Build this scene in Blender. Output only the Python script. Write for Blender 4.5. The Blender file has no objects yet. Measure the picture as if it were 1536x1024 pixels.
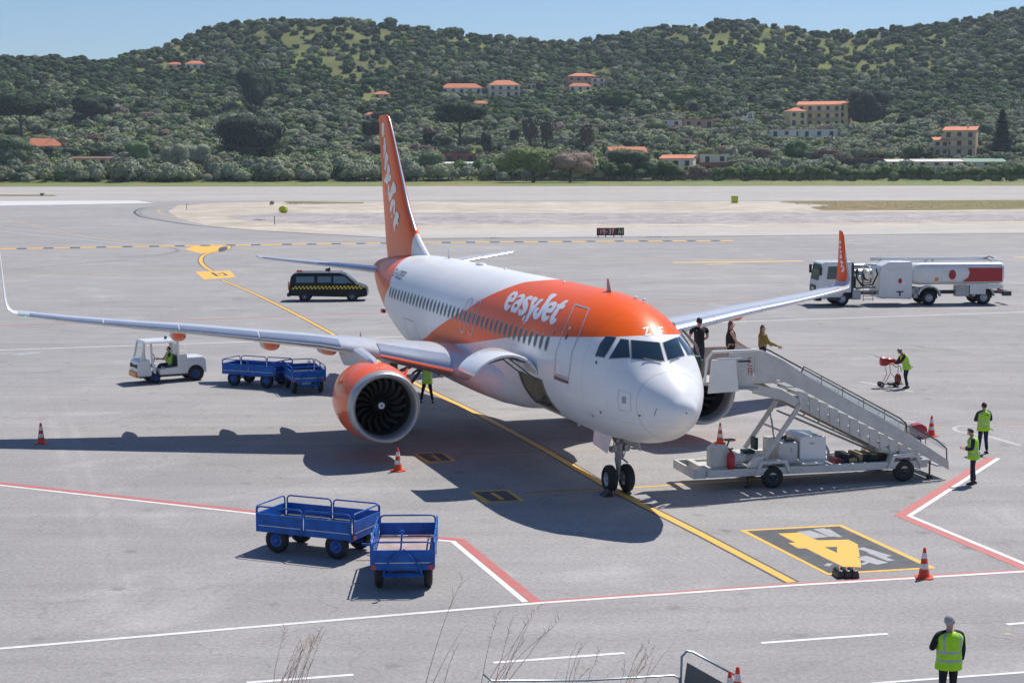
import bpy, bmesh, math, random
from mathutils import Vector, Matrix, geometry
R=math.radians; PI=math.pi
sc=bpy.context.scene; COL=sc.collection
rnd=random.Random(7)
# ---------------------------------------------------------------- camera
CH,CP,CR,CF=10.0823,0.111787,-0.003485,2385.51
_F=Vector((0,math.cos(CP),-math.sin(CP))); _R=Vector((1,0,0)); _U=_R.cross(_F)
_R2=_R*math.cos(CR)+_U*math.sin(CR); _U2=-_R*math.sin(CR)+_U*math.cos(CR)
cam=bpy.data.cameras.new('camera'); camo=bpy.data.objects.new('camera',cam); COL.objects.link(camo)
cam.lens=CF*36/1536; cam.sensor_width=36; cam.clip_start=.5; cam.clip_end=8000
M3=Matrix((_R2,_U2,-_F)).transposed(); camo.matrix_world=Matrix.Translation((0,0,CH))@M3.to_4x4()
sc.camera=camo
def G(u,v,z=0.0):
    "the point of the ground at height z that the photograph shows at (u,v)"
    d=_R2*((u-768)/CF)-_U2*((v-512)/CF)+_F
    t=(z-CH)/d.z; return Vector((d.x*t,d.y*t,z))
# ---------------------------------------------------------------- nodes / materials
def nt_mat(name):
    m=bpy.data.materials.new(name); m.use_nodes=True; nt=m.node_tree
    return m,nt,nt.nodes['Principled BSDF']
def N(nt,t,**k):
    n=nt.nodes.new(t)
    for a,b in k.items():
        if a.startswith('i_'): n.inputs[a[2:].replace('_',' ')].default_value=b
        else: setattr(n,a,b)
    return n
def rgb(c): return (c[0],c[1],c[2],1)
def mat(name,c,rough=.5,metal=0,coat=0,var=.12,scale=3.0,bump=0,spec=None,trans=0,alpha=1,emit=0,coords='Object',fine=None):
    m,nt,p=nt_mat(name); L=nt.links
    p.inputs['Roughness'].default_value=rough; p.inputs['Metallic'].default_value=metal
    p.inputs['Coat Weight'].default_value=coat; p.inputs['Coat Roughness'].default_value=.08
    if spec is not None: p.inputs['Specular IOR Level'].default_value=spec
    if trans: p.inputs['Transmission Weight'].default_value=trans
    if alpha<1: p.inputs['Alpha'].default_value=alpha
    if emit: p.inputs['Emission Color'].default_value=rgb(c); p.inputs['Emission Strength'].default_value=emit
    if var>0:
        tc=N(nt,'ShaderNodeTexCoord'); n=N(nt,'ShaderNodeTexNoise',i_Scale=scale,i_Detail=6.0,i_Roughness=.65)
        L.new(tc.outputs[coords],n.inputs['Vector'])
        r=N(nt,'ShaderNodeMapRange',i_From_Min=.3,i_From_Max=.7,i_To_Min=1-var,i_To_Max=1+var)
        L.new(n.outputs['Fac'],r.inputs['Value'])
        mx=N(nt,'ShaderNodeVectorMath',operation='SCALE'); mx.inputs[0].default_value=c[:3]
        L.new(r.outputs['Result'],mx.inputs['Scale']); L.new(mx.outputs[0],p.inputs['Base Color'])
        if bump:
            b=N(nt,'ShaderNodeBump',i_Strength=bump,i_Distance=.02); L.new(n.outputs['Fac'],b.inputs['Height']); L.new(b.outputs[0],p.inputs['Normal'])
    else: p.inputs['Base Color'].default_value=rgb(c)
    return m
# ---------------------------------------------------------------- mesh builder
def ident(p): return p
class MB:
    def __init__(s): s.v=[];s.f=[];s.mi=[];s.sm=[];s.cm=0;s.X=None
    def add(s,vs,fs,smooth=False):
        b=len(s.v)
        for p in vs:
            p=Vector(p); s.v.append(tuple(s.X@p) if s.X is not None else tuple(p))
        for f in fs: s.f.append(tuple(i+b for i in f)); s.mi.append(s.cm); s.sm.append(smooth)
        return s
    def box(s,x0,x1,y0,y1,z0,z1,top=None):
        t=top or (x0,x1,y0,y1)
        v=[(x0,y0,z0),(x1,y0,z0),(x1,y1,z0),(x0,y1,z0),(t[0],t[2],z1),(t[1],t[2],z1),(t[1],t[3],z1),(t[0],t[3],z1)]
        return s.add(v,[(0,3,2,1),(4,5,6,7),(0,1,5,4),(1,2,6,5),(2,3,7,6),(3,0,4,7)])
    def prism(s,pts,axis,a,b,smooth=False):
        "extrude a 2D outline along an axis; pts are (x,z) for y, (x,y) for z, (y,z) for x"
        n=len(pts)
        def q(p,t):
            return {'y':(p[0],t,p[1]),'z':(p[0],p[1],t),'x':(t,p[0],p[1])}[axis]
        v=[q(p,a) for p in pts]+[q(p,b) for p in pts]
        fs=[tuple(range(n)),tuple(range(2*n-1,n-1,-1))]
        b0=len(s.v); s.add(v,fs)
        s.v=s.v[:b0+2*n]
        for i in range(n):
            j=(i+1)%n; s.f.append((b0+i,b0+n+i,b0+n+j,b0+j)); s.mi.append(s.cm); s.sm.append(smooth)
        return s
    def tube(s,pts,r,n=8,cap=True,smooth=True):
        pts=[Vector(p) for p in pts]; rs=r if isinstance(r,(list,tuple)) else [r]*len(pts)
        vs=[];fs=[]; up=None
        for i,p in enumerate(pts):
            if i==0: d=pts[1]-p
            elif i==len(pts)-1: d=p-pts[i-1]
            else: d=(pts[i+1]-p).normalized()+(p-pts[i-1]).normalized()
            d=d.normalized() if d.length>1e-9 else Vector((0,0,1))
            if up is None: up=Vector((0,0,1)) if abs(d.z)<.9 else Vector((1,0,0))
            a=d.cross(up).normalized(); b=a.cross(d).normalized(); up=b
            for k in range(n):
                t=2*PI*k/n; vs.append(p+(a*math.cos(t)+b*math.sin(t))*rs[i])
        for i in range(len(pts)-1):
            for k in range(n):
                fs.append((i*n+k,i*n+(k+1)%n,(i+1)*n+(k+1)%n,(i+1)*n+k))
        if cap: fs.append(tuple(range(n-1,-1,-1))); fs.append(tuple(range((len(pts)-1)*n,len(pts)*n)))
        return s.add(vs,fs,smooth)
    def lathe(s,prof,o=(0,0,0),axis='x',n=32,smooth=True,cap=False,a0=0,a1=2*PI):
        "prof: (t along the axis, radius)"
        o=Vector(o); vs=[];fs=[]; full=abs(a1-a0-2*PI)<1e-6; m=n if full else n+1
        for t,r in prof:
            for k in range(m):
                w=a0+(a1-a0)*k/n; c,d=math.cos(w)*r,math.sin(w)*r
                vs.append(o+Vector({'x':(t,c,d),'y':(d,t,c),'z':(c,d,t)}[axis]))
        for i in range(len(prof)-1):
            for k in range(n):
                j=(k+1)%m; fs.append((i*m+k,i*m+j,(i+1)*m+j,(i+1)*m+k))
        if cap: fs.append(tuple(range(m-1,-1,-1))); fs.append(tuple(range((len(prof)-1)*m,len(prof)*m)))
        return s.add(vs,fs,smooth)
    def loft(s,rings,closed=True,cap=True,smooth=True):
        n=len(rings[0]); vs=[p for r in rings for p in r]; fs=[]
        for i in range(len(rings)-1):
            for k in range(n if closed else n-1):
                fs.append((i*n+k,i*n+(k+1)%n,(i+1)*n+(k+1)%n,(i+1)*n+k))
        if cap and closed: fs.append(tuple(range(n-1,-1,-1))); fs.append(tuple(range((len(rings)-1)*n,len(rings)*n)))
        return s.add(vs,fs,smooth)
    def ball(s,c,r,n=12,m=8,smooth=True):
        r=r if isinstance(r,(tuple,list)) else (r,r,r); c=Vector(c)
        vs=[];fs=[]
        for i in range(m+1):
            t=PI*i/m; t=min(max(t,1e-3),PI-1e-3)
            for k in range(n):
                w=2*PI*k/n; vs.append(c+Vector((r[0]*math.sin(t)*math.cos(w),r[1]*math.sin(t)*math.sin(w),r[2]*math.cos(t))))
        for i in range(m):
            for k in range(n): fs.append((i*n+k,(i+1)*n+k,(i+1)*n+(k+1)%n,i*n+(k+1)%n))
        return s.add(vs,fs,smooth)
    def build(s,name,mats,parent=None,bevel=0,angle=40,fixn=True,loc=None,rot=None):
        me=bpy.data.meshes.new(name); me.from_pydata(s.v,[],s.f)
        ml=mats if isinstance(mats,(list,tuple)) else [mats]
        for m in ml: me.materials.append(m)
        me.polygons.foreach_set('material_index',s.mi); me.polygons.foreach_set('use_smooth',s.sm)
        if fixn:
            bm=bmesh.new(); bm.from_mesh(me); bmesh.ops.recalc_face_normals(bm,faces=bm.faces); bm.to_mesh(me); bm.free()
        if any(s.sm) and angle: me.set_sharp_from_angle(angle=R(angle))
        me.update()
        o=bpy.data.objects.new(name,me); COL.objects.link(o)
        if parent is not None: o.parent=parent
        if loc is not None: o.location=loc
        if rot is not None: o.rotation_euler=rot
        if bevel:
            b=o.modifiers.new('bevel','BEVEL'); b.width=bevel; b.segments=2; b.limit_method='ANGLE'; b.angle_limit=R(35)
            b.harden_normals=False
        return o
def tag(o,label=None,cat=None,group=None,kind=None):
    if label: o['label']=label
    if cat: o['category']=cat
    if group: o['group']=group
    if kind: o['kind']=kind
    return o
def thing(name,label,cat,loc=(0,0,0),rz=0,group=None):
    o=bpy.data.objects.new(name,None); o.empty_display_size=.3; COL.objects.link(o)
    o.location=loc; o.rotation_euler=(0,0,rz); return tag(o,label,cat,group)
def dup(root,loc,rz,label=None,group=None,scale=None):
    def cp(o,par):
        c=o.copy(); COL.objects.link(c); c.parent=par
        for ch in [k for k in KIDS(o)]: cp(ch,c)
        return c
    r=cp(root,None); r.location=loc; r.rotation_euler=(0,0,rz)
    if scale: r.scale=scale
    if label: r['label']=label
    if group: r['group']=group
    return r
def KIDS(o): return list(o.children)
def arc(cx,cz,r,a0,a1,n):
    return [(cx+r*math.cos(R(a0+(a1-a0)*i/n)),cz+r*math.sin(R(a0+(a1-a0)*i/n))) for i in range(n+1)]
def decal(name,loops,fn,m,parent,cell=.12,flip=False):
    "paint laid on a curved surface: tessellate outline(s) in surface coordinates, refine, map with fn"
    bm=bmesh.new()
    for lp in loops:
        flat=[Vector((x,y,0)) for l in lp for x,y in l]
        tris=geometry.tessellate_polygon([[Vector((x,y,0)) for x,y in l] for l in lp])
        vs=[bm.verts.new(p) for p in flat]
        for t in tris:
            try: bm.faces.new([vs[i] for i in t])
            except ValueError: pass
    for _ in range(5):
        es=[e for e in bm.edges if e.calc_length()>cell]
        if not es: break
        bmesh.ops.subdivide_edges(bm,edges=es,cuts=1)
        bmesh.ops.triangulate(bm,faces=[f for f in bm.faces if len(f.verts)>4])
    for v in bm.verts: v.co=Vector(fn(v.co.x,v.co.y))
    me=bpy.data.meshes.new(name); bm.to_mesh(me); bm.free(); me.materials.append(m)
    o=bpy.data.objects.new(name,me); COL.objects.link(o); o.parent=parent; return o
def stroke_loops(pts,w):
    "a painted stroke as one outline (mitred)"
    P=[Vector((p[0],p[1])) for p in pts]; Lf=[];Rt=[]
    for i,p in enumerate(P):
        d0=(P[i]-P[i-1]).normalized() if i else None; d1=(P[i+1]-P[i]).normalized() if i<len(P)-1 else None
        d=(d0 or d1) if (d0 is None or d1 is None) else (d0+d1)
        if d.length<1e-4: d=d1
        d=d.normalized(); n=Vector((-d.y,d.x)); k=1
        if d0 is not None and d1 is not None: k=1/max(.5,n.dot(Vector((-d1.y,d1.x))))
        Lf.append(tuple(p+n*w*k)); Rt.append(tuple(p-n*w*k))
    return [Lf+Rt[::-1]]
# ---------------------------------------------------------------- sky and sun
SUN_AZ=R(233-180); SUN_EL=R(56)     # direction towards the sun, azimuth from +X
sd=Vector((math.cos(SUN_AZ)*math.cos(SUN_EL),math.sin(SUN_AZ)*math.cos(SUN_EL),math.sin(SUN_EL)))
w=bpy.data.worlds.new('World'); sc.world=w; w.use_nodes=True; wn=w.node_tree
sky=wn.nodes.new('ShaderNodeTexSky'); sky.sky_type='NISHITA'; sky.sun_disc=False
sky.sun_elevation=SUN_EL; sky.sun_rotation=PI/2-SUN_AZ; sky.altitude=0; sky.air_density=1.0; sky.dust_density=.1; sky.ozone_density=3.0
tint=wn.nodes.new('ShaderNodeVectorMath'); tint.operation='MULTIPLY'; tint.inputs[1].default_value=(.85,.955,1.14); wn.links.new(sky.outputs[0],tint.inputs[0]); wn.links.new(tint.outputs[0],wn.nodes['Background'].inputs[0]); wn.nodes['Background'].inputs[1].default_value=.086
sl=bpy.data.lights.new('sun','SUN'); sl.energy=5.0; sl.angle=R(.53); sl.color=(1,.945,.87)
so=bpy.data.objects.new('sun',sl); COL.objects.link(so); so.rotation_euler=sd.to_track_quat('Z','Y').to_euler(); so.location=(40,60,80)
sc.view_settings.view_transform='Standard'; sc.view_settings.look='None'; sc.view_settings.exposure=.05; sc.view_settings.gamma=1
# ================================================================ GROUND
def noise_ground(name,base,dark,light,gs=6,rough=.85,streak=0,bump=.25,big=.02,mid=.25,amt=.16,grain=.22,patchy=None):
    m,nt,p=nt_mat(name); L=nt.links
    tc=N(nt,'ShaderNodeTexCoord'); V=tc.outputs['Object']
    n1=N(nt,'ShaderNodeTexNoise',i_Scale=big,i_Detail=5.0,i_Roughness=.6); L.new(V,n1.inputs['Vector'])
    n2=N(nt,'ShaderNodeTexNoise',i_Scale=mid,i_Detail=6.0,i_Roughness=.65); L.new(V,n2.inputs['Vector'])
    n3=N(nt,'ShaderNodeTexNoise',i_Scale=gs,i_Detail=5.0,i_Roughness=.8); L.new(V,n3.inputs['Vector'])
    n4=N(nt,'ShaderNodeTexVoronoi',i_Scale=gs*5.5); L.new(V,n4.inputs['Vector'])
    def rng(s,a,b,f0=.3,f1=.7):
        r=N(nt,'ShaderNodeMapRange',i_From_Min=f0,i_From_Max=f1,i_To_Min=a,i_To_Max=b); L.new(s,r.inputs['Value']); return r.outputs['Result']
    cr=N(nt,'ShaderNodeValToRGB'); cr.color_ramp.elements[0].color=rgb(dark); cr.color_ramp.elements[1].color=rgb(light)
    cr.color_ramp.elements[0].position=.25; cr.color_ramp.elements[1].position=.75
    e=cr.color_ramp.elements.new(.5); e.color=rgb(base); L.new(n1.outputs['Fac'],cr.inputs['Fac'])
    def mul(a,b):
        k=N(nt,'ShaderNodeVectorMath',operation='SCALE'); L.new(a,k.inputs[0]); L.new(b,k.inputs['Scale']); return k.outputs[0]
    c=mul(cr.outputs['Color'],rng(n2.outputs['Fac'],1-amt,1+amt))
    c=mul(c,rng(n3.outputs['Fac'],1-grain,1+grain))
    c=mul(c,rng(n4.outputs['Distance'],1-grain*.6,1+grain*.6,0,.8))
    if streak:
        mp=N(nt,'ShaderNodeMapping'); mp.inputs['Scale'].default_value=(.035,.9,1); mp.inputs['Rotation'].default_value=(0,0,R(4)); L.new(V,mp.inputs['Vector'])
        n5=N(nt,'ShaderNodeTexNoise',i_Scale=1.0,i_Detail=6.0,i_Roughness=.6); L.new(mp.outputs[0],n5.inputs['Vector'])
        c=mul(c,rng(n5.outputs['Fac'],1-streak,1+streak))
        # old stains and lighter worn patches with their own outline
        n6=N(nt,'ShaderNodeTexNoise',i_Scale=.11,i_Detail=9.0,i_Roughness=.72,i_Distortion=1.2); L.new(V,n6.inputs['Vector'])
        c=mul(c,rng(n6.outputs['Fac'],1.0,1.22,.54,.68)); c=mul(c,rng(n6.outputs['Fac'],.78,1.0,.28,.42))
        # soft worn wheel paths that cross the stand (real stains, fixed to the pavement)
        if name=='asphalt':
            nw=N(nt,'ShaderNodeTexNoise',i_Scale=.35,i_Detail=7.0,i_Roughness=.7); L.new(V,nw.inputs['Vector'])
            for P_,Q_,hw,amp in (((55,560),(200,1010),.30,.16),((82,560),(238,1010),.24,.15),((20,626),(300,612),.7,.2),((0,905),(330,870),.6,.2),((1040,545),(1190,660),.5,.16),((600,960),(980,925),.7,.16),((0,700),(420,850),.5,.12),((250,480),(640,470),2.0,.12),((640,560),(760,700),.8,-.22),((850,690),(960,760),.7,-.2),((1050,700),(1400,700),.9,-.14),((0,655),(480,660),1.6,-.08)):
                p0,p1=G(*P_),G(*Q_); dd=(p1-p0); ln=dd.length; dd/=ln; nn_=Vector((-dd.y,dd.x,0))
                def dotp(v,k,off):
                    q=N(nt,'ShaderNodeVectorMath',operation='DOT_PRODUCT'); L.new(V,q.inputs[0]); q.inputs[1].default_value=v
                    s_=N(nt,'ShaderNodeMath',operation='SUBTRACT'); L.new(q.outputs['Value'],s_.inputs[0]); s_.inputs[1].default_value=off; ab=N(nt,'ShaderNodeMath',operation='ABSOLUTE'); L.new(s_.outputs[0],ab.inputs[0])
                    r_=N(nt,'ShaderNodeMapRange',interpolation_type='SMOOTHSTEP',i_From_Min=k,i_From_Max=0.0,i_To_Min=0.0,i_To_Max=1.0); L.new(ab.outputs[0],r_.inputs['Value']); return r_.outputs['Result']
                m1_=dotp(nn_,hw,nn_.dot(p0)); m2_=dotp(dd,ln*.65,dd.dot((p0+p1)/2))
                mm=N(nt,'ShaderNodeMath',operation='MULTIPLY'); L.new(m1_,mm.inputs[0]); L.new(m2_,mm.inputs[1])
                m3_=N(nt,'ShaderNodeMath',operation='MULTIPLY'); L.new(mm.outputs[0],m3_.inputs[0]); L.new(rng(nw.outputs['Fac'],0,amp,.35,.65),m3_.inputs[1])
                m4_=N(nt,'ShaderNodeMath',operation='ADD'); L.new(m3_.outputs[0],m4_.inputs[0]); m4_.inputs[1].default_value=1; c=mul(c,m4_.outputs[0])
            # small dark drips and pale specks
            vd=N(nt,'ShaderNodeTexVoronoi',i_Scale=.55,i_Randomness=1.0); nd=N(nt,'ShaderNodeTexNoise',i_Scale=5.0,i_Detail=4.0); L.new(V,nd.inputs['Vector'])
            av=N(nt,'ShaderNodeVectorMath',operation='MULTIPLY_ADD'); L.new(nd.outputs['Color'],av.inputs[0]); av.inputs[1].default_value=(.35,.35,0); L.new(V,av.inputs[2]); L.new(av.outputs[0],vd.inputs['Vector'])
            c=mul(c,rng(vd.outputs['Distance'],.72,1.0,.03,.14))
        # hairline cracks
        vo=N(nt,'ShaderNodeTexVoronoi',feature='DISTANCE_TO_EDGE',i_Scale=.10); 
        n7=N(nt,'ShaderNodeTexNoise',i_Scale=.5,i_Detail=6.0); L.new(V,n7.inputs['Vector'])
        ad=N(nt,'ShaderNodeVectorMath',operation='MULTIPLY_ADD'); L.new(n7.outputs['Color'],ad.inputs[0]); ad.inputs[1].default_value=(3,3,0); L.new(V,ad.inputs[2]); L.new(ad.outputs[0],vo.inputs['Vector'])
        c=mul(c,rng(vo.outputs['Distance'],.86,1.0,0,.004))
    L.new(c,p.inputs['Base Color']); p.inputs['Roughness'].default_value=rough; p.inputs['Specular IOR Level'].default_value=.25
    if bump:
        b=N(nt,'ShaderNodeBump',i_Strength=bump,i_Distance=.01); L.new(n3.outputs['Fac'],b.inputs['Height']); L.new(b.outputs[0],p.inputs['Normal'])
    return m
asphalt=noise_ground('asphalt',(.30,.29,.285),(.262,.255,.255),(.345,.335,.325),gs=9,streak=.08,grain=.26,amt=.09)
runway_m=noise_ground('runway_asphalt',(.40,.375,.35),(.36,.335,.315),(.45,.42,.39),gs=2,streak=.07,grain=.06,amt=.08,bump=0)
sand_m=noise_ground('sandy_soil',(.46,.405,.335),(.36,.32,.265),(.55,.49,.41),gs=1.5,grain=.2,amt=.22,big=.04,mid=.16,bump=0)
gravel_m=noise_ground('grey_gravel',(.33,.30,.29),(.25,.23,.23),(.42,.39,.37),gs=2.2,grain=.5,amt=.4,big=.06,mid=.35)
conc_m=noise_ground('pale_concrete',(.46,.43,.39),(.40,.375,.345),(.52,.485,.44),gs=1.5,grain=.08,amt=.1,bump=0)
earth_m=noise_ground('dry_earth',(.12,.11,.06),(.08,.085,.045),(.2,.16,.09),gs=1,grain=.3,amt=.3,bump=0)
smooth_m=noise_ground('smooth_pavement',(.235,.235,.245),(.22,.22,.23),(.25,.25,.26),gs=9,grain=.05,amt=.03,bump=0)
def sheet(name,pts,m,z,kind='structure',px=True):
    P=[(G(*p) if px else Vector((p[0],p[1],0))) for p in pts]
    mb=MB(); mb.add([(p.x,p.y,z) for p in P],[tuple(range(len(P)))]); o=mb.build(name,m,fixn=False)
    if o.data.polygons[0].normal.z<0: o.data.flip_normals()
    return tag(o,kind=kind)
sheet('ground',[(-3500,-60),(3500,-60),(3500,5000),(-3500,5000)],earth_m,-.02,px=False)
sheet('apron',[(-160,-30),(220,-30),(420,700),(-420,700)],asphalt,0,px=False)
sheet('runway',[(-1200,281),(2700,278),(2700,300.5),(-1200,301.5)],runway_m,.003)
sheet('sand',[(268,308),(330,305),(420,302.5),(700,302.5),(1536,302),(2400,300),(2400,346),(1536,349),(1000,354),(640,357),(579,356),(470,350),(375,345),(310,338),(268,328),(252,317)],sand_m,.006)
sheet('gravel_strip',[(335,325),(420,319),(640,319.5),(1000,320),(1536,317),(2400,313),(2400,328),(1536,332),(1000,336),(640,337),(480,337),(380,333)],gravel_m,.010)
sheet('path',[(470,349),(640,343),(1000,341),(1536,337),(2400,333),(2400,346),(1536,349),(1000,354.5),(640,357),(579,356)],conc_m,.010)
sheet('pavement',[(1150,1040),(1250,1031),(1330,1023),(1536,1008.5),(1700,998),(1900,1100),(1150,1200)],smooth_m,.0015)
# ---- markings
def paint(name,c,wear=.5,rough=.6):
    m,nt,p=nt_mat(name); L=nt.links; tc=N(nt,'ShaderNodeTexCoord')
    n=N(nt,'ShaderNodeTexNoise',i_Scale=2.2,i_Detail=10.0,i_Roughness=.75); L.new(tc.outputs['Object'],n.inputs['Vector'])
    r=N(nt,'ShaderNodeMapRange',i_From_Min=.3,i_From_Max=.62,i_To_Min=wear,i_To_Max=0.0); L.new(n.outputs['Fac'],r.inputs['Value'])
    mx=N(nt,'ShaderNodeMix',data_type='RGBA'); L.new(r.outputs['Result'],mx.inputs['Factor'])
    mx.inputs['A'].default_value=rgb(c); mx.inputs['B'].default_value=(.285,.278,.272,1); L.new(mx.outputs['Result'],p.inputs['Base Color'])
    p.inputs['Roughness'].default_value=rough; return m
P_yel=paint('yellow_paint',(.85,.46,.035),.3); P_yelf=paint('faded_yellow_paint',(.56,.38,.16),.75)
P_red=paint('red_paint',(.52,.12,.10),.4); P_wht=paint('white_paint',(.78,.77,.75),.4); P_whf=paint('faded_white_paint',(.50,.49,.48),.8)
P_blk=paint('black_paint',(.035,.04,.045),.25); P_tyre=paint('tyre_mark',(.18,.175,.17),.6); P_bwn=paint('faded_brown_line',(.30,.23,.17),.6)
P_scr=paint('scrubbed_white_paint',(.40,.40,.42),.85)
MARK={}
def mk(nm): 
    if nm not in MARK: MARK[nm]=MB()
    return MARK[nm]
ZC=[0]
def zj(z):
    ZC[0]+=1; return z*.32+(ZC[0]%7)*.00012
def line(layer,pts,wd,off=0,z=.016,px=True,dash=None):
    "a painted line of real width wd through ground points"
    P=[(G(*p) if px else Vector((p[0],p[1],0))) for p in pts]; P=[Vector((p.x,p.y)) for p in P]; z=zj(z)
    def emit(Q):
        vs=[]
        for i,p in enumerate(Q):
            d0=(Q[i]-Q[i-1]).normalized() if i else None; d1=(Q[i+1]-Q[i]).normalized() if i<len(Q)-1 else None
            d=((d0 or d1) if (d0 is None or d1 is None) else (d0+d1)).normalized(); n=Vector((-d.y,d.x)); k=1
            if d0 is not None and d1 is not None: k=1/max(.4,n.dot(Vector((-d1.y,d1.x))))
            a=p+n*(off+wd/2)*k; b=p+n*(off-wd/2)*k; vs+= [(a.x,a.y,z),(b.x,b.y,z)]
        mk(layer).add(vs,[(2*i,2*i+2,2*i+3,2*i+1) for i in range(len(Q)-1)])
    if not dash: emit(P); return
    on,offl=dash
    for i in range(len(P)-1):
        Ls=(P[i+1]-P[i]).length; d=(P[i+1]-P[i])/Ls; t=0
        while t<Ls: emit([P[i]+d*t,P[i]+d*min(t+on,Ls)]); t+=on+offl
def poly(layer,pts,z=.016,px=True):
    z=zj(z)
    P=[(G(*p) if px else Vector((p[0],p[1],0))) for p in pts]
    tris=geometry.tessellate_polygon([[Vector((p.x,p.y,0)) for p in P]])
    mk(layer).add([(p.x,p.y,z) for p in P],[tuple(t) for t in tris])
def smoothpath(pts,n=6):
    out=[]
    for i in range(len(pts)-1):
        p0=pts[max(i-1,0)];p1=pts[i];p2=pts[i+1];p3=pts[min(i+2,len(pts)-1)]
        for k in range(n):
            t=k/n; out.append(tuple(.5*((2*b)+(-a+c)*t+(2*a-5*b+4*c-d)*t*t+(-a+3*b-3*c+d)*t**3) for a,b,c,d in zip(p0,p1,p2,p3)))
    return out+[pts[-1]]
# stand lead-in line, yellow on black
cl=smoothpath([(1188,873),(1050,800),(927,738),(822,677),(720,622),(625,576),(503,503),(400,449),(333,420)],3)
line('black',cl,.40,z=.016); line('yellow',cl,.25,z=.020)
cl2=smoothpath([(317,406),(306,399),(301,391),(304,384),(316,379),(333,376),(344,372),(340,368.5),(318,367.5)],4)
line('black',cl2,.62,z=.016); line('yellow',cl2,.40,z=.020)
# stand number box
for P_,z,l in (([(1109,795),(1262,786.5),(1405,852),(1241,862)],.016,'yellow'),([(1120,796.2),(1259,789),(1391,850.5),(1243,859.3)],.020,'black')): poly(l,P_,z)
c7=lambda l:[(1090+x*.2148,770+y*.2148) for x,y in l]
poly('yellow',c7([(360,140),(515,133),(600,174),(640,187),(850,182),(915,215),(928,290),(772,275),(770,232),(683,235),(772,275),(928,290),(940,375),(815,372),(690,312),(555,243),(500,243),(430,205),(480,203)]),.024)
for a,b,w_ in [((520,125),(640,170),.30),((560,120),(690,165),.22),((640,105),(760,160),.34),((700,110),(790,165),.16),((930,240),(1130,300),.25),((945,310),(1090,350),.4),((945,300),(1010,320),.3),((950,345),(980,350),.35),((1000,270),(1150,330),.2),((690,355),(730,360),.3)]:
    line('scrubbed_white',c7([a,b]),w_,z=.024)
# small boxes
c8=lambda l:[(600+x/6.98,660+y/6.98) for x,y in l]
for o_,i_ in (([(145,145),(435,125),(595,215),(285,245)],[(180,147),(430,133),(545,213),(320,225)]),([(725,538),(1125,516),(1310,632),(885,660)],[(775,542),(1110,528),(1250,630),(945,643)])):
    poly('yellow',c8(o_),.016); poly('black',c8(i_),.020)
line('yellow',c8([(960,552),(1075,620)]),.14,z=.024)
line('yellow',c8([(300,165),(345,158),(375,178),(330,186),(375,182),(420,205),(370,208)]),.08,z=.024)
line('yellow',[(793,740.5),(905,734)],.11); line('yellow',[(948,731),(1045,725),(1130,719.5),(1240,712)],.13)
line('black',[(788,739.3),(905,732.8)],.05)
line('faded_yellow',[(690,685),(820,680),(930,671.5),(1040,665.5),(1240,652),(1420,640)],.12)
# equipment limit lines red + white
line('red',[(-60,717),(0,723),(392,766.5),(650,804),(696,808),(810,900.5),(1188,874.5),(1536,853.5),(1700,843)],.27,off=-.13)
line('white',[(-60,717),(0,723),(392,766.5),(650,804),(696,808),(810,900.5)],.16,off=-.36)
line('white',[(-80,976),(0,970),(400,936),(810,901.8),(1188,875.6),(1536,854.8),(1700,845)],.15,off=-.12,z=.020)
line('red',[(1462,700),(1487,686)],.3,z=.012)
line('red',[(1487,686),(1350,773),(1536,851),(1640,893)],.3,off=0)
line('white',[(1487,686),(1350,773),(1536,851),(1640,893)],.16,off=-.0+.24)
line('faded_white',smoothpath([(1440,648),(1431,643),(1440,639),(1470,640),(1495,638),(1540,640)]),.16); line('red',[(1490,636.5),(1545,638.3)],.12)
line('faded_white',[(1440,648),(1485,655),(1530,668)],.25)
line('white',[(1142,964),(1332,950)],.13); line('white',[(740,993.5),(937,979)],.13); line('white',[(370,1023.5),(530,1011.5)],.13); line('white',[(1510,936),(1700,922)],.13)
line('white',[(1250,1030.5),(1330,1023),(1536,1008),(1700,996)],.10,z=.020)
line('faded_yellow',[(1507,950.5),(1516,950.7)],.14)
# service road lines behind
line('white',[(-100,529),(0,525),(300,515),(700,502),(1104,482.5),(1536,468),(1700,462)],.2)
line('red',[(-100,492),(0,489),(260,481),(512,472),(780,463),(1024,453.5),(1205,447),(1536,439),(1700,434)],.22)
line('faded_white',[(-100,493.5),(0,490.5),(260,482.5),(512,473.5),(780,464.5),(1024,455),(1205,448.5),(1536,440.5),(1700,436)],.25)
for a,b in [((10,505),(86,502)),((165,498),(330,493)),((355,493),(416,490.5)),((490,487),(568,484)),((0,531),(40,529)),((1360,462),(1536,455)),((1060,470),(1105,468)),((1130,476),(1190,474)),((1290,572),(1370,588)),((1330,628),(1373,633))]:
    line('faded_white',[a,b],.22)
for a,b,w_ in [((1060,456),(1110,461),.5),((1075,459),(1105,463),.4),((1130,456),(1150,455),.3),((60,528),(20,533),.9),((110,570),(230,562),.3),((20,626),(80,623),.3)]: line('scrubbed_white',[a,b],w_)
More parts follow.
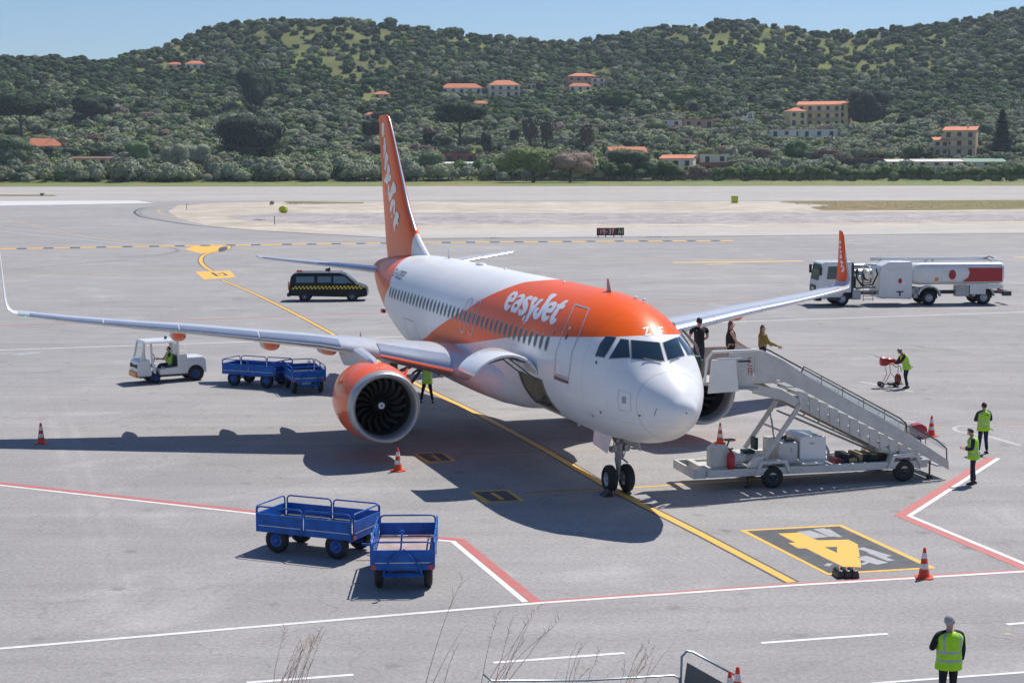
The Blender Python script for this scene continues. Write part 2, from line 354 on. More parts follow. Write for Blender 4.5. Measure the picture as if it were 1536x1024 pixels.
# taxiway markings
line('black',[(-200,377.5),(0,373.5),(200,370),(400,367),(640,364),(900,362),(1100,361)],2.6)
line('yellow',[(-200,377.5),(0,373.5),(200,370),(400,367),(640,364),(900,362),(1100,361)],2.2,z=.020,dash=(1.9,1.2))
poly('yellow',[(293,407.5),(345,406),(354,415.5),(306,419.5)],.016); line('black',[(318,409),(326,414),(340,413),(334,409),(328,411)],.3,z=.020)
poly('yellow',[(277,374),(292,369),(318,367),(334,369),(336,374),(318,379),(300,380)],.016); poly('black',[(327,375),(330,371),(338,370),(342,373),(336,377),(329,378)],.024)
line('faded_yellow',[(-50,414),(0,412),(300,406.5)],.35); line('faded_yellow',[(354,408),(560,402)],.35); line('faded_yellow',[(360,375),(560,382)],.35)
line('brown',smoothpath([(-60,408),(0,405),(90,398),(180,390),(240,383),(278,377)]),.4)
line('faded_yellow',smoothpath([(-40,325),(0,327),(60,340),(130,355),(215,366)]),.4)
line('tyre',smoothpath([(180,386),(235,382),(262,378),(266,375),(258,372),(240,371)]),.45)
poly('threshold',[(-200,302),(205,301),(232,304.5),(150,306),(0,308.5),(-200,311)],.012)
tl=smoothpath([(330,303.5),(262,307),(222,311),(204,316),(204,321),(222,327.5),(292,338),(375,345),(470,351),(579,356.5),(640,358.5),(1000,355.5),(1536,350.5),(1900,347)])
line('black',tl,.55,z=.020); line('tyre',smoothpath([(300,306),(248,310),(214,315),(211,321),(232,328),(300,339)]),.5)
line('tyre',[(640,364),(1000,360),(1536,356)],.35)
line('faded_yellow',smoothpath([(420,302.5),(300,308),(246,313),(238,318),(256,325),(300,332)]),.6,z=.024)
line('faded_white',[(-20,345),(150,362),(215,368)],.5); line('faded_white',[(-20,338),(100,352),(190,362)],.3)
for a,b,w_ in [((1010,394),(1205,391.5),1.6),((1040,391),(1160,389),.6),((1060,397),(1100,395),.7),((1520,386),(1600,385),1.0),((940,392),(1010,393),.25)]: line('faded_yellow2',[a,b],w_)
line('faded_yellow',[(640,392),(1010,389)],.25); line('faded_yellow',[(1120,366),(1536,362)],.3)
for i in range(18): line('white',[(660+i*55,290.6-.12*i*.3),(684+i*55,290.5-.12*i*.3)],.8) if i<0 else None
line('tyre_run',[(-100,292),(700,291),(1700,288)],6.0,z=.012); line('tyre_run',[(-100,286),(700,285.5),(1700,283.5)],3.0,z=.012)
line('faded_white',[(790,287.3),(1536,285.8)],2.0,z=.016)
# light bands of newer pavement
line('seam',[(330,420),(190,760),(250,1024)],.03) if False else None
MM=dict(threshold=paint('worn_threshold_white',(.68,.67,.65),.35),yellow=P_yel,black=P_blk,red=P_red,white=P_wht,faded_white=P_whf,faded_yellow=P_yelf,scrubbed_white=P_scr,brown=P_bwn,tyre=P_tyre,faded_yellow2=paint('worn_yellow_paint',(.75,.48,.12),.6),tyre_run=paint('rubber_marks',(.33,.30,.295),.9))
for k,mb in MARK.items():
    o=mb.build({'tyre_run':'runway_rubber_marks','tyre':'tyre_marks','brown':'brown_taxi_line','faded_yellow2':'worn_yellow_marking','worn':'worn_wheel_paths','tyre_dark':'tyre_tracks','oil':'oil_stains'}.get(k,k+'_marking'),MM[k],fixn=False)
    bm=bmesh.new(); bm.from_mesh(o.data)
    for f in bm.faces:
        f.normal_update()
        if f.normal.z<0: f.normal_flip()
    bm.to_mesh(o.data); bm.free(); tag(o,kind='structure')
# outlines of the painted lettering in surface coordinates
LOGO={'e':[[(11.643,0.614),(11.446,0.625),(11.226,0.667),(11.096,0.723),(11.027,0.774),(11.031,0.816),(11.237,0.83),(11.422,0.836),(11.439,0.862),(11.298,0.894),(11.162,0.895),(11.011,0.879),(10.987,0.902),(11.008,0.936),(11.054,0.975),(11.182,0.992),(11.364,0.985),(11.528,0.957),(11.696,0.895),(11.782,0.84),(11.882,0.766),(11.914,0.695),(11.845,0.643)],[(11.555,0.692),(11.415,0.707),(11.326,0.736),(11.384,0.753),(11.561,0.755),(11.596,0.718)]],'a':[[(10.761,0.63),(10.568,0.64),(10.371,0.682),(10.243,0.742),(10.172,0.806),(10.121,0.862),(10.127,0.9),(10.109,0.954),(10.172,0.989),(10.328,0.985),(10.373,0.975),(10.466,0.986),(10.592,0.995),(10.718,0.976),(10.83,0.927),(10.89,0.863),(10.864,0.812),(10.737,0.769),(10.606,0.74),(10.624,0.719),(10.754,0.702),(10.856,0.713),(10.934,0.742),(11.033,0.703),(10.981,0.659)],[(10.6,0.838),(10.428,0.849),(10.382,0.88),(10.443,0.912),(10.598,0.901),(10.712,0.869),(10.701,0.846)]],'s':[[(9.827,0.625),(9.665,0.657),(9.605,0.705),(9.645,0.729),(9.774,0.709),(9.893,0.707),(9.882,0.732),(9.676,0.768),(9.482,0.808),(9.352,0.86),(9.273,0.921),(9.351,0.969),(9.504,0.999),(9.67,1.01),(9.846,0.994),(9.987,0.957),(10.048,0.915),(10.014,0.89),(9.87,0.915),(9.751,0.92),(9.693,0.901),(9.791,0.869),(9.972,0.84),(10.124,0.793),(10.222,0.735),(10.205,0.672),(10.057,0.639)]],'y':[[(9.542,0.628),(9.271,0.639),(9.105,0.67),(9.1,0.703),(9.104,0.747),(9.005,0.787),(8.924,0.778),(8.947,0.721),(8.952,0.666),(8.886,0.639),(8.678,0.638),(8.611,0.663),(8.66,0.71),(8.675,0.774),(8.691,0.829),(8.697,0.891),(8.698,0.945),(8.693,1.005),(8.709,1.048),(8.834,1.072),(8.92,1.103),(8.982,1.127),(9.004,1.099),(8.966,1.069),(8.966,1.027),(9.023,0.979),(9.01,0.925),(9.148,0.849),(9.329,0.78),(9.546,0.707),(9.635,0.655)]],'ydot':[[(9.238,0.981),(9.091,0.991),(9.073,1.033),(9.106,1.072),(9.224,1.065),(9.301,1.031)]],'J':[[(8.448,0.476),(8.21,0.473),(8.052,0.505),(8.022,0.544),(8.047,0.597),(7.955,0.667),(7.879,0.738),(7.866,0.798),(7.829,0.881),(7.841,0.944),(7.946,0.983),(8.11,0.999),(8.319,0.986),(8.491,0.951),(8.621,0.905),(8.679,0.857),(8.643,0.817),(8.548,0.799),(8.373,0.807),(8.318,0.833),(8.346,0.863),(8.292,0.896),(8.198,0.896),(8.168,0.853),(8.226,0.779),(8.284,0.699),(8.39,0.613),(8.548,0.541),(8.563,0.5)]],'e2':[[(7.575,0.63),(7.382,0.637),(7.246,0.668),(7.117,0.724),(7.063,0.781),(7.077,0.829),(7.282,0.841),(7.467,0.847),(7.483,0.871),(7.344,0.899),(7.203,0.9),(7.064,0.882),(7.012,0.916),(7.043,0.961),(7.213,0.993),(7.389,0.996),(7.568,0.972),(7.714,0.919),(7.818,0.852),(7.893,0.78),(7.913,0.698),(7.795,0.652)],[(7.601,0.711),(7.475,0.72),(7.39,0.751),(7.459,0.773),(7.66,0.766),(7.659,0.736)]],'t':[[(6.787,0.539),(6.698,0.552),(6.649,0.598),(6.699,0.631),(6.5,0.656),(6.476,0.692),(6.521,0.729),(6.675,0.728),(6.686,0.747),(6.601,0.819),(6.599,0.874),(6.558,0.898),(6.382,0.892),(6.314,0.918),(6.327,0.961),(6.437,0.997),(6.628,1.0),(6.783,0.971),(6.887,0.926),(6.936,0.867),(6.971,0.804),(6.979,0.741),(7.028,0.718),(7.141,0.699),(7.186,0.666),(7.022,0.647),(6.996,0.599),(6.946,0.562)]]}
ZEF={'Z':[(2.581,0.153),(2.599,0.051),(2.32,0.171),(2.334,0.056)],'E1':[(2.632,-0.089),(2.615,-0.021),(2.363,-0.007),(2.38,-0.117)],'E2':[(2.491,-0.017),(2.462,-0.062)],'F1':[(2.631,-0.252),(2.615,-0.168),(2.339,-0.148)],'F2':[(2.488,-0.163),(2.479,-0.217)]}
FINT={'e':[(35.74,11.99),(35.29,12.02),(35.14,11.91),(35.16,11.64),(35.09,11.47),(35.4,11.34),(35.7,11.33),(35.87,11.52),(35.9,11.86)],'a':[(35.18,11.32),(34.88,11.26),(34.89,11.09),(34.71,10.89),(34.76,10.68),(35.15,10.45),(35.38,10.24),(35.48,10.42),(35.36,10.69),(35.57,10.9),(35.27,10.96),(35.26,11.16)],'s':[(34.62,10.63),(34.19,10.41),(34.2,10.24),(34.57,10.07),(34.66,9.87),(35.04,9.7),(35.3,9.8),(35.17,10.07),(35.08,10.35),(34.84,10.55)],'y':[(34.35,10.14),(33.85,9.87),(33.79,9.67),(34.02,9.5),(33.65,9.57),(33.48,9.4),(33.67,9.27),(34.25,9.19),(34.63,9.02),(34.85,9.15),(35.37,9.18),(35.39,9.27),(35.06,9.39),(34.9,9.58),(34.6,9.53),(34.45,9.73)],'J':[(33.1,9.24),(32.68,9.04),(32.56,8.74),(33.06,8.64),(33.5,8.39),(33.94,8.28),(34.15,8.38),(34.14,8.57),(34.31,8.68),(34.26,9.02),(34.04,9.12),(33.9,8.96),(33.99,8.65),(33.7,8.72),(33.47,8.96)],'e2':[(33.07,8.41),(32.68,8.36),(32.59,8.18),(32.65,7.74),(32.89,7.69),(33.07,7.8),(33.02,7.97),(32.87,8.1),(32.97,8.17),(33.23,8.0),(33.5,7.79),(33.75,7.75),(33.88,7.94),(33.58,8.26),(33.36,8.36)],'edot':[(33.39,7.76),(33.18,7.63),(33.33,7.47),(33.54,7.55)],'t':[(32.39,7.87),(31.91,7.78),(31.78,7.6),(32.06,7.46),(31.89,7.3),(32.0,7.22),(32.35,7.29),(32.64,7.14),(32.75,6.89),(32.89,6.92),(33.13,7.16),(32.97,7.43),(32.61,7.61),(32.53,7.78)]}
WGT={'e':[(23.3,6.57),(23.16,6.57),(23.12,6.48),(23.21,6.43),(23.29,6.46)],'a':[(23.26,6.37),(23.12,6.35),(23.08,6.26),(23.21,6.22),(23.25,6.3)],'s':[(23.2,6.17),(23.04,6.13),(23.03,6.04),(23.15,6.05)],'y':[(23.17,6.0),(22.99,5.96),(22.94,5.85),(23.06,5.78),(23.17,5.81),(23.15,5.9)],'J':[(23.06,5.72),(22.89,5.7),(22.8,5.61),(22.95,5.57),(23.06,5.62)],'e2':[(23.02,5.53),(22.83,5.51),(22.83,5.41),(22.96,5.42)],'t':[(22.77,5.54),(22.67,5.39),(22.69,5.26),(22.88,5.19),(22.9,5.28),(22.79,5.35)],'edge':[(23.43,7.02),(23.11,6.99),(22.98,6.87),(22.71,5.8),(22.37,5.06),(22.36,4.78),(23.18,4.72),(23.32,5.93)],'out':[(22.95,6.87),(22.06,5.05),(21.86,4.78),(23.42,4.35)]}
WS={'w1':[(2.357,0.47),(2.249,0.384),(2.163,0.291),(2.096,0.192),(2.048,0.087),(2.02,-0.024),(1.921,-0.016),(1.83,-0.01),(1.736,-0.003),(1.642,0.005),(1.548,0.013),(1.579,0.157),(1.627,0.294),(1.694,0.426),(1.783,0.55),(1.89,0.67),(1.968,0.631),(2.053,0.591),(2.147,0.551),(2.248,0.511)],'w2':[(2.605,0.613),(2.561,0.593),(2.519,0.573),(2.48,0.553),(2.442,0.532),(2.406,0.51),(2.302,0.547),(2.206,0.584),(2.116,0.621),(2.031,0.658),(1.955,0.694),(2.031,0.766),(2.122,0.832),(2.227,0.895),(2.346,0.953),(2.479,1.006),(2.478,0.926),(2.49,0.847),(2.515,0.768),(2.553,0.69)],'w3':[(3.095,0.767),(3.022,0.746),(2.952,0.726),(2.885,0.704),(2.821,0.682),(2.76,0.659),(2.714,0.737),(2.682,0.814),(2.664,0.891),(2.66,0.969),(2.671,1.047),(2.741,1.063),(2.815,1.078),(2.89,1.093),(2.969,1.108),(3.05,1.122),(3.051,1.082),(3.058,1.041),(3.069,1.001),(3.084,0.961),(3.104,0.921),(3.097,0.891),(3.092,0.86),(3.091,0.829),(3.092,0.798)],'w1p':[(2.023,-0.107),(2.068,-0.179),(2.125,-0.253),(2.199,-0.332),(2.297,-0.417),(2.437,-0.512),(2.281,-0.513),(2.148,-0.521),(2.03,-0.533),(1.932,-0.552),(1.843,-0.573),(1.759,-0.468),(1.692,-0.368),(1.642,-0.274),(1.603,-0.183),(1.572,-0.094),(1.661,-0.097),(1.751,-0.099),(1.84,-0.101),(1.928,-0.103)]}
DOOR=[(5.955,0.582),(5.573,0.577),(5.225,0.567),(4.896,0.555),(4.6,0.704),(4.414,0.844),(4.308,0.979),(4.28,1.069),(4.283,1.159),(4.318,1.249),(4.261,1.371),(4.267,1.497),(4.342,1.63),(4.668,1.631),(5.018,1.632),(5.387,1.634),(5.343,1.533),(5.348,1.436),(5.398,1.342),(5.34,1.238),(5.333,1.135),(5.377,1.031),(5.45,0.891),(5.628,0.745)]
import math
# fuselage profile: station a, top z, bottom z, half width, widest z
FT=[(0,3.2,3.2,0.0,3.2),(.04,3.38,3.03,.19,3.21),(.12,3.50,2.92,.34,3.22),(.25,3.62,2.79,.43,3.24),(.5,3.83,2.60,.63,3.28),(.8,4.02,2.44,.82,3.32),(1.1,4.19,2.31,.99,3.37),(1.45,4.40,2.18,1.17,3.43),(1.75,4.68,2.12,1.32,3.48),(2.05,4.97,2.04,1.43,3.54),(2.5,5.27,1.96,1.57,3.62),(3,5.55,1.90,1.69,3.69),(4,5.88,1.82,1.85,3.79),(5,6.05,1.79,1.95,3.84),(6,6.12,1.78,1.975,3.87),(7.5,6.14,1.78,1.98,3.88),(24,6.12,1.78,1.98,3.88),(26,6.10,1.95,1.97,3.95),(28,6.06,2.4,1.87,4.15),(30,5.98,3.0,1.66,4.42),(32,5.83,3.65,1.36,4.7),(34,5.68,4.25,.98,4.95),(36,5.45,4.75,.55,5.1),(37.2,5.22,4.95,.18,5.1)]
def _pchip(xs,ys):
    n=len(xs);h=[xs[i+1]-xs[i] for i in range(n-1)];d=[(ys[i+1]-ys[i])/h[i] for i in range(n-1)]
    m=[0]*n;m[0]=d[0];m[-1]=d[-1]
    for i in range(1,n-1):
        if d[i-1]*d[i]<=0: m[i]=0
        else:
            w1=2*h[i]+h[i-1];w2=h[i]+2*h[i-1];m[i]=(w1+w2)/(w1/d[i-1]+w2/d[i])
    def f(x):
        x=min(max(x,xs[0]),xs[-1]);i=0
        lo,hi=0,n-2
        while lo<hi:
            k=(lo+hi+1)//2
            if xs[k]<=x: lo=k
            else: hi=k-1
        i=lo;t=(x-xs[i])/h[i];t2=t*t;t3=t2*t
        return (2*t3-3*t2+1)*ys[i]+(t3-2*t2+t)*h[i]*m[i]+(-2*t3+3*t2)*ys[i+1]+(t3-t2)*h[i]*m[i+1]
    return f
# near the nose use sqrt parameter so the tip is round
_q=[math.sqrt(r[0]) for r in FT]
_ft,_fb,_fw,_fc=[_pchip(_q,[r[k] for r in FT]) for k in (1,2,3,4)]
def fus_dim(a):
    s=math.sqrt(max(a,0)); return _ft(s),_fb(s),_fw(s),_fc(s)
def fus_pt(a,phi,off=0.0):   # phi from crown, + = starboard
    t,b,w,c=fus_dim(a); sy,cz=math.sin(phi),math.cos(phi)
    h=(t-c) if cz>0 else (c-b)
    y,z=w*sy,c+h*cz
    if off:
        ny,nz=sy/max(w,.05),cz/max(h,.05); l=math.hypot(ny,nz); nx=0
        # slope along a
        if a<6 and off:
            t2,b2,w2,c2=fus_dim(a+.03); h2=(t2-c2) if cz>0 else (c2-b2)
            dr=((w2-w)*sy*(ny/l)+(c2+h2*cz-z)*(nz/l))/.03; nx=-dr
        L=math.sqrt(1+nx*nx); return (a+off*nx/L,y+off*ny/l/L,z+off*nz/l/L)
    return (a,y,z)
# ================================================================ AIRCRAFT (local x aft from the nose, y starboard, z up)
def curve_node(nt,pts,xs,ys):
    c=N(nt,'ShaderNodeFloatCurve'); cu=c.mapping.curves[0]
    P=[(x/xs,y/ys) for x,y in pts]
    while len(cu.points)<len(P): cu.points.new(.5,.5)
    for i,(x,y) in enumerate(P): cu.points[i].location=(x,y)
    for p in cu.points: p.handle_type='VECTOR'
    c.mapping.use_clip=False; c.mapping.update(); return c
WHITE=(.84,.84,.84); ORANGE=(.92,.125,.008)
def livery(name,build,rough=.34,coat=.16,base=WHITE,top=ORANGE,lines=()):
    m,nt,p=nt_mat(name); L=nt.links; tc=N(nt,'ShaderNodeTexCoord'); sx=N(nt,'ShaderNodeSeparateXYZ'); L.new(tc.outputs['Object'],sx.inputs[0])
    X,Y,Z=sx.outputs
    def M(op,a,b=None,c=None):
        n=N(nt,'ShaderNodeMath',operation=op)
        for i,q in enumerate((a,b,c)):
            if q is None: continue
            if isinstance(q,(int,float)): n.inputs[i].default_value=q
            else: L.new(q,n.inputs[i])
        return n.outputs[0]
    mask=build(nt,M,X,Y,Z)
    mx=N(nt,'ShaderNodeMix',data_type='RGBA'); L.new(mask,mx.inputs['Factor']); mx.inputs['A'].default_value=rgb(base); mx.inputs['B'].default_value=rgb(top)
    col=mx.outputs['Result']
    n=N(nt,'ShaderNodeTexNoise',i_Scale=.9,i_Detail=7.0,i_Roughness=.7); mp=N(nt,'ShaderNodeMapping'); mp.inputs['Scale'].default_value=(.5,1,1); L.new(tc.outputs['Object'],mp.inputs['Vector']); L.new(mp.outputs[0],n.inputs['Vector'])
    r=N(nt,'ShaderNodeMapRange',i_From_Min=.3,i_From_Max=.7,i_To_Min=.94,i_To_Max=1.03); L.new(n.outputs['Fac'],r.inputs['Value']); f=r.outputs['Result']
    for ax,k,wd,st in lines:
        q={'x':X,'y':Y,'z':Z}[ax]; f=M('MULTIPLY',f,M('SUBTRACT',1.0,M('MULTIPLY',M('LESS_THAN',M('ABSOLUTE',M('SUBTRACT',q,k)),wd),st)))
    s=N(nt,'ShaderNodeVectorMath',operation='SCALE'); L.new(col,s.inputs[0]); L.new(f,s.inputs['Scale']); L.new(s.outputs[0],p.inputs['Base Color'])
    r2=N(nt,'ShaderNodeMapRange',i_From_Min=.3,i_From_Max=.7,i_To_Min=rough*.9,i_To_Max=rough*1.2); L.new(n.outputs['Fac'],r2.inputs['Value']); L.new(r2.outputs['Result'],p.inputs['Roughness'])
    p.inputs['Coat Weight'].default_value=coat; p.inputs['Coat Roughness'].default_value=.06; p.inputs['Specular IOR Level'].default_value=.12
    b=N(nt,'ShaderNodeBump',i_Strength=.05,i_Distance=.01); L.new(n.outputs['Fac'],b.inputs['Height']); L.new(b.outputs[0],p.inputs['Normal'])
    return m
def fus_mask(nt,M,X,Y,Z):
    lo=curve_node(nt,[(0,5.16),(2.3,5.14),(2.76,5.08),(5.26,4.85),(7.7,4.62),(9.6,4.41),(14.9,3.62),(21.4,2.92),(24,2.55),(40,2.5)],40,8)
    up=curve_node(nt,[(0,26.5),(1.8,26),(2.61,23.7),(3.24,20.9),(4.58,16.3),(4.78,15.46),(5.26,14.28),(6.0,12.1),(6.2,10.6),(8,10.6)],8,40)
    tl=curve_node(nt,[(0,31),(3,29.6),(4.27,28.1),(4.75,27.5),(5.42,28.2),(5.75,28.7),(6.1,29.2),(8,29.5)],8,40)
    xn=M('DIVIDE',X,40.0); zn=M('DIVIDE',Z,8.0)
    L=nt.links; L.new(xn,lo.inputs['Value']); L.new(zn,up.inputs['Value']); L.new(zn,tl.inputs['Value'])
    m1=M('GREATER_THAN',Z,M('MULTIPLY',lo.outputs[0],8.0)); m2=M('LESS_THAN',X,M('MULTIPLY',up.outputs[0],40.0)); m3=M('GREATER_THAN',X,M('MULTIPLY',tl.outputs[0],40.0))
    return M('MAXIMUM',M('MULTIPLY',m1,m2),m3)
fus_m=livery('airliner_paint',fus_mask,lines=[('x',1.15,.012,.3),('x',2.3,.008,.12),('x',3.55,.010,.2),('x',6.5,.010,.2),('x',9.6,.010,.18),('x',12.6,.010,.18),('x',15.0,.010,.12),('x',17.4,.010,.18),('x',19.8,.010,.12),('x',22.2,.010,.18),('x',26.6,.010,.2),('x',32.6,.012,.35),('z',5.45,.007,.14),('z',4.15,.007,.10),('z',2.75,.008,.16)])
white_m=mat('white_aircraft_paint',WHITE,.25,coat=.6,var=.05,scale=.8)
orange_m=mat('orange_aircraft_paint',ORANGE,.2,coat=.8,var=.05,scale=.8)
fair_m=mat('pale_grey_fairing_paint',(.66,.66,.68),.4,coat=.12,var=.08,scale=1.2)
wing_m=mat('grey_wing_paint',(.60,.61,.63),.3,coat=.35,var=.10,scale=1.3,metal=.1)
slat_m=mat('bare_leading_edge_metal',(.66,.67,.69),.25,metal=.8,var=.08,scale=1.5)
lip_m=mat('intake_lip_metal',(.42,.42,.43),.42,metal=.55,var=.06)
duct_m=mat('dark_intake_duct',(.05,.05,.055),.5,var=.1)
blade_m=mat('dark_fan_blade',(.009,.009,.010),.5,var=.1,spec=.2)
bedge_m=mat('titanium_blade_edge',(.10,.097,.09),.45,metal=.4,var=.1)
dark_m=mat('dark_void',(.012,.012,.014),.6,var=0)
tyre_m=mat('black_rubber',(.022,.022,.024),.75,var=.25,scale=9,bump=.3)
gear_m=mat('landing_gear_metal',(.30,.30,.32),.4,metal=.4,var=.35,scale=8)
hub_m=mat('wheel_hub_metal',(.5,.5,.52),.4,metal=.5,var=.15,scale=9)
glass_m=mat('cockpit_glass',(.012,.03,.045),.04,coat=1,var=0,spec=.8)
seal_m=mat('dark_grey_seal',(.10,.10,.11),.5,var=.1)
win_m=mat('cabin_window_glass',(.05,.085,.12),.35,coat=.0,var=0,spec=.25)
wrim_m=mat('cabin_window_rim',(.36,.38,.41),.4,var=0,spec=.2)
letter_m=mat('white_lettering',(.82,.83,.85),.3,coat=.3,var=.02)
grey_letter_m=mat('dark_grey_lettering',(.10,.11,.13),.4,var=.0)
TH=-1.25992
AC=thing('airliner','white and orange twin-engine passenger jet parked nose-forward on the apron','airliner',(4.8058,43.3602,0),TH+PI)
# fuselage with the open forward hold
A=[0,.01,.03,.06,.1,.16,.24,.34,.46,.6,.76,.94,1.14,1.3,1.45,1.6,1.75,1.9,2.05,2.25,2.5,2.75,3,3.3,3.6,4,4.4,4.8,5.2,5.6,6,6.35,6.7,7.2,7.7,8.3,9.0]
A+= [9.5+i*.75 for i in range(int((24-9.5)/.75)+1)]+[24.6,25.2,26,26.8,27.6,28.4,29.2,30,31,32,33,34,35,36,36.6,37,37.2]
NA=96
vs=[fus_pt(max(a,.0005),2*PI*k/NA) for a in A for k in range(NA)]
fs=[]
i0,i1=A.index(6.7),A.index(9.0)
for i in range(len(A)-1):
    for k in range(NA):
        if i0<=i<i1 and 28<=k<37: continue
        fs.append((i*NA+k,i*NA+(k+1)%NA,(i+1)*NA+(k+1)%NA,(i+1)*NA+k))
fs.append(tuple((len(A)-1)*NA+k for k in range(NA)))
mb=MB(); mb.add(vs,fs,True); fus=mb.build('fuselage',fus_m,AC,angle=60)
# hold interior and its frame
ring=[(6.7+(9.0-6.7)*t/10,28*2*PI/NA) for t in range(11)]+[(9.0,(28+j)*2*PI/NA) for j in range(1,10)]+[(9.0-(2.3)*t/10,37*2*PI/NA) for t in range(1,11)]+[(6.7,(37-j)*2*PI/NA) for j in range(1,9)]
outer=[fus_pt(a,p,0) for a,p in ring]; inner=[(x,y-.95,z+.02) for x,y,z in outer]
mb=MB(); mb.loft([outer,inner],smooth=False,cap=False); mb.add(inner,[tuple(range(len(inner)))])
beige_m=mat('beige_hold_lining',(.42,.36,.28),.6,var=.15)
hold=mb.build('cargo_hold',beige_m,AC,fixn=False)
mb=MB(); mb.tube([fus_pt(a,p,.01) for a,p in ring+[ring[0],ring[1]]],.035,6,cap=False); mb.build('hold_frame',mat('brown_grey_door_frame',(.22,.18,.15),.45,metal=.3),hold)
mb=MB(); mb.box(8.2,8.9,1.05,1.15,2.3,2.5); mb.build('net',seal_m,hold)
# cargo door held open above the hold
pr=[(1.97,3.60),(2.05,3.76),(2.2,3.93),(2.37,4.05),(2.55,4.12),(2.75,4.17),(2.95,4.18),(3.15,4.16),(3.35,4.10),(3.55,4.02),(3.75,3.90),(3.90,3.77),(4.02,3.62)]
o=[(y,z) for y,z in pr]; inn=[(y,z-.13) for y,z in pr[::-1]]
mb=MB(); rings=[]
for a,s_ in ((6.98,.9),(7.06,1),(8.75,1),(8.83,.9)):
    rings.append([(a,2.9+(y-2.9)*s_ if False else y,z if s_==1 else z-.03) for y,z in o]+[(a,y,z if s_==1 else z+.03) for y,z in inn])
mb.loft(rings,smooth=True); mb.build('cargo_door',white_m,AC,bevel=.025,angle=45)
mb=MB()
for a in (7.2,7.85,8.6): mb.tube([(a,2.3,3.86),(a,2.9,4.04),(a,3.6,3.86)],.03,6)
mb.tube([(7.15,1.95,3.3),(7.15,2.9,4.05)],.025,6); mb.tube([(8.6,1.95,3.3),(8.6,2.9,4.05)],.025,6); mb.build('door_hinge_arm',seal_m,AC)
# fuselage details
FP=lambda off:(lambda x,y: fus_pt(x,y/2,off))
def fdecal(name,pts,m,off=.006,parent=AC,cell=.15): return decal(name,[[[(a,p*2) for a,p in l] for l in pts]],FP(off),m,parent,cell)
for k,l in LOGO.items():
    nm={'ydot':'lettering_accent'}.get(k,'letter_'+k[0].lower()); o=fdecal(nm,l,letter_m,.008,cell=.10)
def fstroke(name,pts,w_,m,off=.008,parent=AC): return decal(name,[stroke_loops([(a,p*2) for a,p in pts],w_)],FP(off),m,parent,.1)
for i,(k,l) in enumerate(ZEF.items()): fstroke('nose_letter_'+k[0].lower(),l,.031,letter_m,.008+.0015*i)
for k in ('w1','w2','w3','w1p'):
    l=WS[k]; cx=sum(p[0] for p in l)/len(l); cy=sum(p[1] for p in l)/len(l)
    fr=[(cx+(a-cx)*1.07,cy+(p-cy)*1.07) for a,p in l]
    o=fdecal('cockpit_window',[l],glass_m,.014,cell=.1); fdecal('window_frame',[fr],wrim_m if k!='x' else seal_m,.007,parent=o,cell=.1)
    if k in('w2','w3'):
        o=fdecal('cockpit_window',[[(a,-p) for a,p in l]],glass_m,.014,cell=.1); fdecal('window_frame',[[(a,-p) for a,p in fr]],wrim_m,.007,parent=o,cell=.1)
# windscreen wipers
mb=MB(); mb.tube([fus_pt(1.50,.10,.03),fus_pt(1.72,.45,.035)],.012,5); mb.build('wiper',seal_m,AC); mb=MB(); mb.tube([fus_pt(1.52,-.12,.03),fus_pt(1.72,-.42,.035)],.012,5); mb.build('wiper',seal_m,AC)
def z2phi(a,z):
    t,b,w_,c=fus_dim(a); return math.acos(max(-1,min(1,(z-c)/((t-c) if z>c else (c-b)))))
# cabin windows: one mesh each
wins=[6.32+.533*i for i in range(40)]
for sg in (1,-1):
    for a in wins:
        if a>27.3: continue
        ph=z2phi(a,4.55); 
        def oval(rx,rz,n=14): return [[(a+rx*math.cos(2*PI*k/n)*(abs(math.cos(2*PI*k/n))**-.25 if abs(math.cos(2*PI*k/n))>.05 else 1),sg*(ph+rz/1.98*math.sin(2*PI*k/n))*2) for k in range(n)]]
        bm_pts=[oval(.155,.235),oval(.115,.185)]
        o=decal('cabin_window',[bm_pts[1]],FP(.010),win_m,AC,.5); 
        decal('window_rim',[bm_pts[0]],FP(.005),wrim_m,o,.5)
# doors: painted outline and handle
def outline(name,pts,w_,m,off=.009,sg=1):
    l=[(a,sg*p*2) for a,p in pts]; P=l+[l[0]]
    mb=MB()
    for i in range(len(l)):
        p,q=Vector(P[i]),Vector(P[i+1]); d=q-p
        if d.length<1e-4: continue
        n=Vector((-d.y,d.x)).normalized()*w_; k=max(1,int(d.length/.15)); e=d.normalized()*w_
        for j in range(k):
            s0=p+d*(j/k)-(e if j==0 else e*0); s1=p+d*((j+1)/k)+(e if j==k-1 else e*0)
            of=off+.0012*(i%2); mb.add([fus_pt(t.x,t.y/2,of) for t in (s0+n,s1+n,s1-n,s0-n)],[(0,1,2,3)])
    return mb.build(name,m,AC,fixn=False)
line_m=mat('silver_door_outline',(.50,.50,.54),.3,metal=.2,var=.0)
dr=outline('front_door',DOOR,.026,line_m); outline('galley_door',[(a,p) for a,p in DOOR],.02,line_m,sg=-1)
d0=[(4.36,1.66),(5.44,1.66),(5.47,1.72),(4.36,1.71)]
fdecal('door_sill',[d0],mat('scuffed_sill_metal',(.20,.15,.13),.4,metal=.4),.012,parent=dr)
fdecal('door_window',[[(4.98+.07*math.cos(t),1.08+.05*math.sin(t)) for t in [2*PI*k/12 for k in range(12)]]],win_m,.012,parent=dr)
fdecal('door_label',[[(5.1,.93),(5.0,.93),(5.0,.97),(5.1,.97)]],letter_m,.012,parent=dr)
